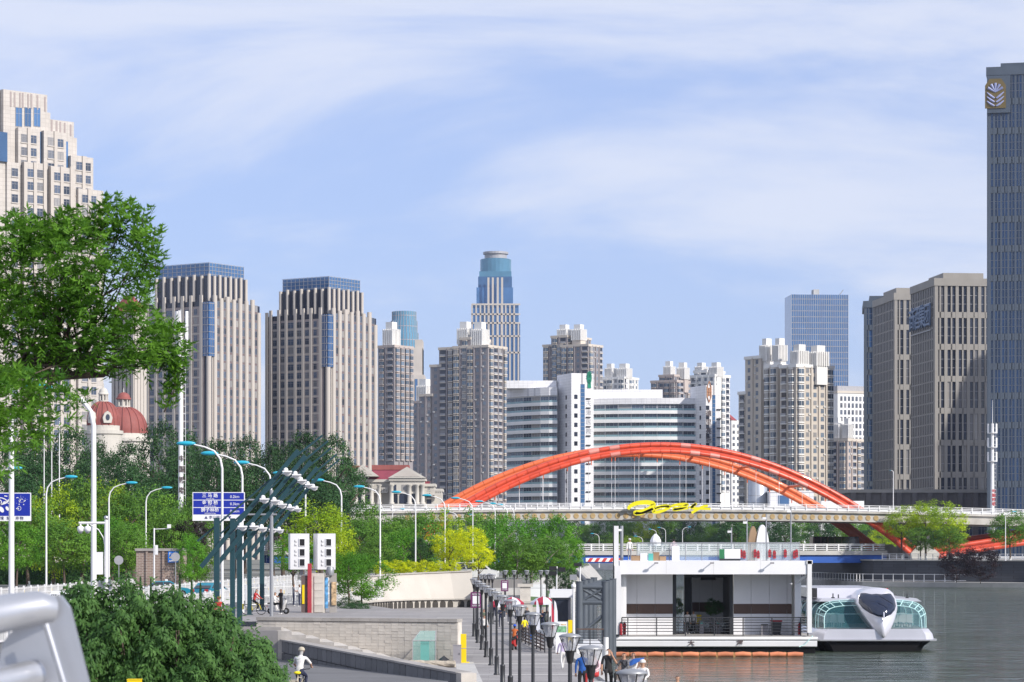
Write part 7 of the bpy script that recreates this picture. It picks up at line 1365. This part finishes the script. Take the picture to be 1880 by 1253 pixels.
for k in range(8): MB().box(-1.6 * k / 7 - .04, -1.6 * k / 7 + .04, 22 * k / 7 - .04, 22 * k / 7 + .04, 0, 1.25).build('post', 'dark_metal', T)

# ------------------------------------------------------------------ steel handrail on the near bridge
mat('brushed_steel', (0.50, 0.51, 0.54), 0.32, 0.75, var=0.08, scale=3)
NB = thing('near_bridge', 'deck of the footbridge underfoot, out of view below', 'bridge', (0, 3, 5.0)); MB().box(-14, 8, -9, 9, -.6, 0).build('deck', 'concrete', NB)
for x in (-12, -2, 6): MB().box(x - .6, x + .6, -6, 6, -8, -.6).build('pier', 'concrete', NB)
HR = thing('steel_handrail', 'blurred brushed steel handrail post at the lower left corner', 'handrail', (PX(90, 9), 9, 5.0)); hp_ = lambda x, y, dd: (PX(x, dd) - PX(90, 9), dd - 9, PZ(y, dd) - 5.0)
MB().tube([hp_(-420, 1190, 8.2), hp_(-120, 1152, 8.7), hp_(20, 1124, 9.0), hp_(70, 1116, 9.05), hp_(95, 1119, 9.08)], [.066, .066, .062, .056, .045], 18).build('top_rail', 'brushed_steel', HR); MB().tube([hp_(-420, 1330, 8.2), hp_(-40, 1260, 8.85), hp_(66, 1238, 9.05)], .05, 16).build('lower_rail', 'brushed_steel', HR)
o = hp_(0, 0, 9)
pl = [hp_(76, 1095, 9.1), hp_(112, 1094, 9.1), hp_(128, 1116, 9.1), hp_(172, 1290, 9.1), hp_(260, 1700, 9.1), hp_(275, 1895, 9.1), hp_(60, 1895, 9.1), hp_(-14, 1290, 9.1), hp_(6, 1180, 9.1)]
MB().prism_y([(p[0], p[2]) for p in pl[::-1]], .09, .13).build('post_plate', 'brushed_steel', HR); MB().tube([hp_(84, 1146, 8.98), hp_(128, 1290, 8.98), hp_(200, 1700, 8.98), hp_(230, 1890, 8.98)], .011, 8).build('edge_bead', 'brushed_steel', HR)
# ------------------------------------------------------------------ people, bicycles, scooters
for k, c in dict(skin=(0.42, 0.24, 0.16), hair=(0.012, 0.010, 0.009), hair_grey=(0.35, 0.34, 0.33), c_white=(0.62, 0.61, 0.60), c_black=(0.012, 0.012, 0.014), c_navy=(0.015, 0.02, 0.05), c_blue=(0.01, 0.08, 0.32), c_lilac=(0.42, 0.36, 0.52), c_orange=(0.42, 0.10, 0.02), c_yellow=(0.75, 0.62, 0.01), c_red=(0.40, 0.025, 0.025), c_green=(0.10, 0.13, 0.09), c_khaki=(0.42, 0.38, 0.30), c_pink=(0.60, 0.42, 0.45), c_grey=(0.22, 0.22, 0.24), c_pattern=(0.10, 0.10, 0.11), helmet_blue=(0.01, 0.08, 0.5)).items(): mat(k, c, 0.8, var=0.12 if k != 'c_pattern' else 1.0, scale=6 if k != 'c_pattern' else 14)
BASE = dict(pel=(0, 0, .95), spi=(0, 0, 1.13), che=(0, 0, 1.33), nec=(0, .005, 1.47), chi=(0, -.005, 1.535), hed=(0, -.015, 1.62), crn=(0, -.005, 1.70))
def limbs(pose):
    J = dict(BASE)
    for s_, n in ((-1, 'L'), (1, 'R')):
        J.update({'sh' + n: (s_ * .175, 0, 1.41), 'el' + n: (s_ * .235, .02, 1.14), 'wr' + n: (s_ * .245, -.03, .90), 'ha' + n: (s_ * .245, -.05, .83), 'hi' + n: (s_ * .095, 0, .90), 'kn' + n: (s_ * .10, -.01, .50), 'an' + n: (s_ * .10, .02, .09), 'to' + n: (s_ * .115, -.13, .035)})
    if pose == 'walk': J.update(knL=(-.095, -.16, .53), anL=(-.095, -.2, .12), toL=(-.1, -.34, .08), knR=(.095, .04, .50), anR=(.1, .28, .13), toR=(.11, .17, .04), elL=(-.235, .12, 1.15), wrL=(-.23, .16, .92), haL=(-.23, .15, .86), elR=(.235, -.08, 1.15), wrR=(.22, -.22, .95), haR=(.215, -.27, .90))
    if pose == 'ride':
        for k in ('spi', 'che', 'nec', 'chi', 'hed', 'crn'): x, y, z = J[k]; J[k] = (x, y - (z - .95) * .28, z)
        J.update(shL=(-.175, -.13, 1.40), shR=(.175, -.13, 1.40), elL=(-.30, -.28, 1.2), elR=(.30, -.28, 1.2), wrL=(-.26, -.46, 1.06), wrR=(.26, -.46, 1.06), haL=(-.25, -.52, 1.06), haR=(.25, -.52, 1.06), knL=(-.12, -.36, .78), anL=(-.12, -.25, .38), toL=(-.12, -.37, .32), knR=(.12, -.30, .62), anR=(.12, -.16, .22), toR=(.12, -.28, .16))
    if pose == 'sit':
        J = {k: (x, y, z - .45) for k, (x, y, z) in J.items()}; J.update(knL=(-.12, -.42, .52), knR=(.12, -.42, .52), anL=(-.12, -.45, .10), anR=(.12, -.45, .10), toL=(-.13, -.58, .05), toR=(.13, -.58, .05), elL=(-.25, -.12, .72), elR=(.25, -.12, .72), wrL=(-.14, -.33, .62), wrR=(.14, -.33, .62), haL=(-.11, -.38, .61), haR=(.11, -.38, .61))
    if pose == 'phone': J.update(elR=(.28, -.12, 1.16), wrR=(.10, -.2, 1.46), haR=(.07, -.19, 1.54), knL=(-.16, -.38, .92), anL=(-.14, -.36, .50), toL=(-.14, -.49, .46))
    if pose == 'look': J.update(elR=(.24, -.08, 1.14), wrR=(.10, -.27, 1.18), haR=(.06, -.32, 1.2), elL=(-.24, -.08, 1.14), wrL=(-.10, -.27, 1.18), haL=(-.06, -.32, 1.2))
    return J
RAD = dict(pel=.135, spi=.12, che=.14, nec=.055, chi=.062, hed=.092, crn=.055, sh=.062, el=.046, wr=.03, ha=.036, hi=.088, kn=.06, an=.042, to=.034)
def body_mesh(pose, top, bottom, shoe='c_white', hair='hair', sleeve='long', skirt=False):
    J = limbs(pose); E = [('pel', 'spi', 't'), ('spi', 'che', 't'), ('che', 'nec', 't'), ('nec', 'chi', 'k'), ('chi', 'hed', 'k'), ('hed', 'crn', 'k')]
    for n in 'LR': E += [('che', 'sh' + n, 't'), ('sh' + n, 'el' + n, 'u'), ('el' + n, 'wr' + n, 'f'), ('wr' + n, 'ha' + n, 'h'), ('pel', 'hi' + n, 'b'), ('hi' + n, 'kn' + n, 'b'), ('kn' + n, 'an' + n, 'c'), ('an' + n, 'to' + n, 's')]
    rad = {k: RAD.get(k, RAD.get(k[:2])) for k in J}
    for n, s_ in (('L', -1), ('R', 1)):                   # four fingers and a thumb, slightly curled
        h, w = Vector(J['ha' + n]), Vector(J['wr' + n]); dr = (h - w).normalized(); sd_ = dr.cross(Vector((0, 1, 0)) if abs(dr.y) < .8 else Vector((0, 0, 1))).normalized(); cu = sd_.cross(dr)
        for i, (o, l) in enumerate(((-.03, .07), (-.01, .082), (.01, .078), (.03, .06))):
            J[f'f{i}{n}'] = tuple(h + sd_ * o + dr * l * .55); J[f'g{i}{n}'] = tuple(h + sd_ * o * 1.1 + dr * l + cu * .02); rad[f'f{i}{n}'] = .0095; rad[f'g{i}{n}'] = .007; E += [('ha' + n, f'f{i}{n}', 'h'), (f'f{i}{n}', f'g{i}{n}', 'h')]
        J['th' + n] = tuple(h - sd_ * .05 * s_ + dr * .012); rad['th' + n] = .011; E.append(('ha' + n, 'th' + n, 'h'))
    ks = list(J); me = bpy.data.meshes.new('body'); me.from_pydata([J[k] for k in ks], [(ks.index(a), ks.index(b)) for a, b, _ in E], []); o = bpy.data.objects.new('body', me); TXS.collection.objects.link(o)
    o.modifiers.new('skin', 'SKIN'); sv = me.skin_vertices[0].data
    for i, k in enumerate(ks): r = rad[k]; sv[i].radius = (r, r * (.72 if k in ('pel', 'spi', 'che') else 1.0)); sv[i].use_root = (k == 'pel')
    ss = o.modifiers.new('sub', 'SUBSURF'); ss.levels = 1; ss.render_levels = 1; TXS.view_layers[0].update(); out = bpy.data.meshes.new_from_object(o.evaluated_get(TXS.view_layers[0].depsgraph)); bpy.data.objects.remove(o)
    mats = [top, bottom, 'skin', shoe, hair]; out.materials.clear()
    for m in mats: out.materials.append(MATS[m])
    segs = [(np.array(J[a]), np.array(J[b]), t) for a, b, t in E]; hc = np.array(J['hed'])
    reg = dict(t=0, u=0, f=0 if sleeve == 'long' else 2, h=2, b=1, c=1 if not skirt else 2, s=3, k=2)
    n = len(out.polygons); c = np.empty(n * 3, np.float32); out.polygons.foreach_get('center', c); c = c.reshape(-1, 3); dist = []
    for a, b, t in segs: ab = b - a; u = np.clip((c - a) @ ab / (ab @ ab), 0, 1)[:, None]; dist.append(np.linalg.norm(c - a - ab * u, axis=1))
    code = [reg[t] for _, _, t in segs]; head = [t == 'k' for _, _, t in segs]; k = np.argmin(np.array(dist), axis=0); mi = np.array(code)[k]
    mi[np.array(head)[k] & ((c[:, 1] - hc[1] > .015) | (c[:, 2] > hc[2] + .045))] = 4
    out.polygons.foreach_set('material_index', mi.astype(np.int32)); out.polygons.foreach_set('use_smooth', np.ones(n, bool))
    return out
def head_bits(T, pose, hat=None, nose=True):
    J = limbs(pose); h = Vector(J['hed']); mb = MB().add([(h.x - .014, h.y - .085, h.z - .025), (h.x + .014, h.y - .085, h.z - .025), (h.x, h.y - .112, h.z - .022), (h.x, h.y - .085, h.z + .02)], [(0, 2, 3), (2, 1, 3), (0, 1, 2)])
    for s_ in (-1, 1): mb.ball((h.x + s_ * .09, h.y + .01, h.z - .005), .022, 6, 0, (.5, 1, 1.4))
    mb.build('nose_and_ears', 'skin', T); e = MB()
    for s_ in (-1, 1): e.ball((h.x + s_ * .032, h.y - .083, h.z + .008), .011, 6)
    e.box(h.x - .022, h.x + .022, h.y - .088, h.y - .08, h.z - .05, h.z - .044); e.build('eyes_and_mouth', 'c_black', T)
    if hat: MB().lathe([(.115 if hat[1] == 'cap' else .19, 0), (.112, .015), (.108, .06), (.07, .105), (.01, .12)], 14, (h.x, h.y + .005, h.z + .02)).build('hat', hat[0], T)
def person(label, x, y, z, rz, pose='stand', top='c_white', bottom='c_navy', shoe='c_white', hair='hair', sleeve='long', skirt=False, hat=None, sc=1.0, group=None):
    T = thing('person', label, 'person', (x, y, z), rz, group); T.scale = (sc, sc, sc)
    obj('body', body_mesh(pose, top, bottom, shoe, hair, sleeve, skirt), T); head_bits(T, pose, hat)
    if skirt: J = limbs(pose); MB().lathe([(.25, .55), (.2, .75), (.145, .97)], 14, (0, 0, 0) if pose != 'sit' else (0, 0, -.45), sy=.8).build('skirt', bottom, T)
    return T
def bicycle(label, x, y, z, rz, m='c_yellow', basket=None):
    """heads towards -y"""
    T = thing('bicycle', label, 'bicycle', (x, y, z), rz)
    for yy in (-.52, .52):
        w = obj('wheel', MB().tube([(0, .33 * math.cos(a), .33 * math.sin(a)) for a in [i * math.pi / 10 for i in range(21)]], .022, 6).mesh('tyre', 'tyre'), T, (0, yy, .35)); sp = MB()
        for i in range(8): a = i * math.pi / 4; sp.bar((0, 0, 0), (0, .32 * math.cos(a), .32 * math.sin(a)), .006)
        sp.build('spokes', 'steel', w)
    MB().tube([(0, .52, .35), (0, .1, .32), (0, -.38, .72), (0, .18, .78), (0, .52, .35)], .022, 6).tube([(0, .1, .32), (0, .2, .88)], .022, 6).tube([(0, -.38, .72), (0, -.52, .35)], .02, 6).build('frame', m, T); MB().tube([(0, -.38, .72), (0, -.36, 1.02)], .018, 6).tube([(-.28, -.3, 1.05), (0, -.38, 1.02), (.28, -.3, 1.05)], .016, 6).build('handlebar', 'black', T)
    MB().ball((0, .24, .93), .13, 10, 0, (1, 1.15, .45)).build('saddle', basket or 'black', T); MB().box(-.12, .12, .08, .12, .24, .27).bar((0, .1, .16), (0, .1, .36), .03).build('crank', 'dark_metal', T); MB().box(-.1, .1, .74, .78, .35, .72).build('rear_mudguard', m, T); return T
def scooter(label, x, y, z, rz, m):
    T = thing('scooter', label, 'scooter', (x, y, z), rz)
    for yy in (-.55, .55): w = obj('wheel', MB().lathe([(.1, -.05), (.21, -.05), (.21, .05), (.1, .05)], 14).mesh('tyre', 'tyre'), T, (0, yy, .21), rot=(0, R(90), 0)); MB().lathe([(.1, -.052), (.1, .052)], 10).build('rim', 'steel', w)
    MB().prism_x([(-.35, .25), (.3, .22), (.7, .4), (.75, .62), (.15, .68), (.05, .32), (-.3, .32), (-.5, .95), (-.58, .92), (-.45, .3)], -.13, .13).build('body', m, T); MB().prism_x([(.1, .68), (.75, .66), (.7, .76), (.1, .78)], -.12, .12).build('seat', 'black', T); MB().tube([(-.3, -.42, 1.02), (0, -.5, 1.0), (.3, -.42, 1.02)], .018, 6).tube([(0, -.5, 1.0), (0, -.56, .3)], .03, 6).build('handlebar', 'black', T); MB().box(-.06, .06, .76, .8, .45, .55).build('tail_light', 'tail_red', T); return T
PI = math.pi
rampz = lambda y: .12 + (161.5 - y) * .0187
d = 94; person('cyclist in white vest and pale cap riding away down the ramp', PX(550, d), d, rampz(d), PI - .25, 'ride', 'c_white', 'c_navy', 'c_black', 'hair_grey', 'short', hat=('c_khaki', 'cap'), sc=1.03); bicycle('bicycle with a yellow saddle cover under the white-vested cyclist', PX(550, d), d, rampz(d), PI - .25, 'c_khaki', 'c_yellow')
PW = lambda px, d: (PX(px, d), d, 0.0)
person('walker in white trousers and lilac shirt, half behind a lantern', *PW(1033, 148), PI + .3, 'walk', 'c_lilac', 'c_white', 'c_white')
person('walker in a pale jacket and dark trousers coming along the lamp row', *PW(889, 199), .2, 'walk', 'c_white', 'c_black', 'c_black'); person('walker in a grey-green jacket behind the pale-jacketed walker', *PW(888, 219), .1, 'walk', 'c_green', 'c_black', 'c_black'); person('person in dark grey beside the pale-jacketed walker', *PW(884.5, 203), .4, 'walk', 'c_grey', 'c_black')
person('rider in an orange top and blue helmet on a red scooter', PX(944, 177), 177, -.1, PI - .2, 'ride', 'c_orange', 'c_black', 'c_white', hat=('helmet_blue', 'cap')); scooter('red electric scooter under the orange rider', *PW(944, 177), PI - .2, 'c_red')
person('person in a bright yellow shirt and black trousers by the lamps', *PW(963, 194), PI + .4, 'stand', 'c_yellow', 'c_black', 'c_black', sleeve='short')
person('person in a long dark coat under the left parasol', *PW(919, 228), .3, 'look', 'c_navy', 'c_navy', 'c_black'); person('person in dark clothes left of the parasol pole', *PW(953, 205), 1.2, 'walk', 'c_black', 'c_navy'); person('person in a patterned top and white trousers before the lawn', *PW(968, 226), -.6, 'stand', 'c_pattern', 'c_white', 'c_white'); person('person in a light blue shirt at the parasol', *PW(982, 208), 2.2, 'stand', 'c_lilac', 'c_navy'); person('vendor in a dark suit under the booth parasol', *PW(996, 217), -.4, 'look', 'c_navy', 'c_navy'); person('person in a blue jacket at the queue fence', *PW(977, 190), PI, 'stand', 'c_blue', 'c_blue'); person('person in a tan shirt by the red flag', *PW(1004, 214), 1.4, 'stand', 'c_khaki', 'c_black')
for i, (px, dd, tp) in enumerate([(935, 240, 'c_black'), (948, 250, 'c_white'), (925, 255, 'c_red'), (908, 262, 'c_navy')]): person(['dark-clad person behind the middle lanterns', 'white-shirted person beyond the parasols', 'red-shirted person beyond the parasols', 'navy-clad person near the grey steps'][i], *PW(px, dd), .8 * i, 'stand', tp, 'c_navy')
# the group on the raised terrace by the water
TZ = 1.12; struct('terrace', MB().prism([(1.7, 60), (7.3, 60), (6.6, 106), (1.7, 106)], 0, TZ), 'concrete')
person('man in a blue jacket seen from behind, left of the waterside group', PX(1069, 100), 100, TZ, PI - .1, 'stand', 'c_blue', 'c_black', 'c_black', hair='hair'); person('woman in a pale blouse and grey hat sitting in the waterside group', PX(1092, 99), 99, TZ + .42, -.5, 'sit', 'c_pink', 'c_red', 'c_white', hat=('c_grey', 'brim')); T = person('man in a black T-shirt holding a white phone to his face', PX(1117, 101), 101, TZ - .02, .15, 'phone', 'c_black', 'c_black', 'c_white', sleeve='short', sc=1.05)
person('man in a black and white patterned shirt beside the folded umbrella', PX(1146, 101), 101, TZ + .35, -.6, 'sit', 'c_pattern', 'c_black'); person('woman in white with black hair under the blue umbrella', PX(1163, 102), 102, TZ + .33, -.8, 'sit', 'c_white', 'c_white'); person('person with a white cap and white top behind the nearest lantern', PX(1180, 98), 98, TZ + .18, -.3, 'sit', 'c_white', 'c_grey', hat=('c_white', 'cap')); person('dark-haired person low at the bottom edge beside the lamp pole', PX(1027, 104), 104, .2, .4, 'sit', 'c_navy', 'c_navy', sc=1.0); person('dark-haired person at the bottom edge nearest the open water', PX(1244, 98), 98, TZ - .35, -.4, 'sit', 'c_black', 'c_black')
stl = MB()
for px, dd in ((1092, 99), (1146, 101), (1163, 102), (1180, 98)): pass
tag(MB().box(PX(1085, 100), PX(1186, 100), 99.2, 102.6, TZ, TZ + .42).box(PX(1085, 100) - .05, PX(1186, 100) + .05, 99.1, 102.7, TZ + .42, TZ + .47).build('stone_bench', 'concrete', None), 'long stone bench under the waterside group, below the picture edge', 'bench')
um = thing('folding_umbrella', 'half-open blue umbrella held over the woman in white', 'umbrella', (PX(1164, 101.6), 101.6, PZ(1216, 101.6))); MB().add([(-.34, 0, -.14), (-.1, -.25, -.12), (.32, -.2, .1), (.4, .05, .17), (.1, .25, .06), (-.22, .2, -.08), (-.02, 0, .13)], [(0, 1, 6), (1, 2, 6), (2, 3, 6), (3, 4, 6), (4, 5, 6), (5, 0, 6)]).build('canopy', 'shirt_blue', um); MB().tube([(-.02, 0, .13), (.02, 0, -.55)], .01, 6).build('shaft', 'steel', um)
tag(MB().box(-.035, .035, -.006, .006, -.07, .07).build('phone', 'c_white', None, (PX(1118, 101) - .07, 100.78, TZ + 1.62), .15), 'white phone held up to the face of the man in black', 'phone')
# plaza people
person('person in a red top and red cap at the first teal post', PX(402, 150), 150, UP, .3, 'stand', 'c_red', 'c_navy', 'c_white', hat=('c_red', 'cap')); person('child in white beside the red-capped person', PX(397, 148), 148, UP, .1, 'stand', 'c_white', 'c_white', sc=.72)
person('cyclist in a red hooded jacket behind the fourth teal post', PX(466, 180), 180, UP, 1.3, 'ride', 'c_red', 'c_black'); bicycle('yellow share bicycle behind the teal posts', PX(466, 180), 180, UP, 1.3, 'c_yellow')
person('girl in a white blouse and black trousers sitting on the white scooter', PX(505, 182), 182, UP + .22, 1.1, 'sit', 'c_white', 'c_black', 'c_white', skirt=False); person('woman in a long dark dress standing by the scooter', PX(516, 181), 181, UP, -.9, 'look', 'c_black', 'c_black'); scooter('white electric scooter in front of the golden tree', PX(511, 182.4), 182.4, UP, 1.35, 'c_white')
person('person in a grey shirt standing left of the pillar', PX(539, 206), 206, UP, 1.8, 'look', 'c_grey', 'c_navy', sleeve='short'); person('person in a white shirt close to the red panel', PX(550, 204), 204, UP, -1.6, 'look', 'c_white', 'c_navy', sleeve='short')
person('grey-haired walker in a grey jacket near the brick kiosk', PX(233, 292), 292, UP, .9, 'walk', 'c_grey', 'c_navy', hair='hair_grey'); person('walker in a light blue top beyond the camera pole', PX(203, 288), 288, UP, -.6, 'walk', 'c_lilac', 'c_navy'); person('person in orange beside the brick kiosk', PX(271, 305), 305, UP, .3, 'stand', 'c_orange', 'c_orange')
dzw = PZ(1168, DD)
person('dock attendant in a white uniform shirt, left of two', PX(1262, 204), 204, dzw, .2, 'stand', 'c_white', 'c_black'); person('dock attendant in a white uniform shirt, right of two', PX(1273, 205), 205, dzw, -.4, 'stand', 'c_white', 'c_black'); person('person in a pink top behind the white cabinet on the dock roof', PX(1237, 204.5), 204.5, PZ(1030, DD), PI, 'stand', 'c_pink', 'c_grey', sc=.95); person('person in a white cap at the left end of the dock roof', PX(1156, 204), 204, PZ(1030, DD), .4, 'stand', 'c_white', 'c_grey', hat=('c_white', 'cap'), sc=.95)
# ------------------------------------------------------------------ thin city haze
mh = bpy.data.materials.new('haze_air'); mh.use_nodes = True; nh = mh.node_tree.nodes; nh.remove(nh['Principled BSDF']); pv_ = nh.new('ShaderNodeVolumePrincipled')
pv_.inputs['Color'].default_value = (0.72, 0.80, 1.0, 1); pv_.inputs['Density'].default_value = 0.000045; pv_.inputs['Anisotropy'].default_value = 0.2
mh.node_tree.links.new(pv_.outputs[0], nh['Material Output'].inputs['Volume']); MATS['haze_air'] = mh
hb = MB().box(-2460, 2460, -60, 4060, -8, 330).build('haze', 'haze_air', None); hb['kind'] = 'stuff'
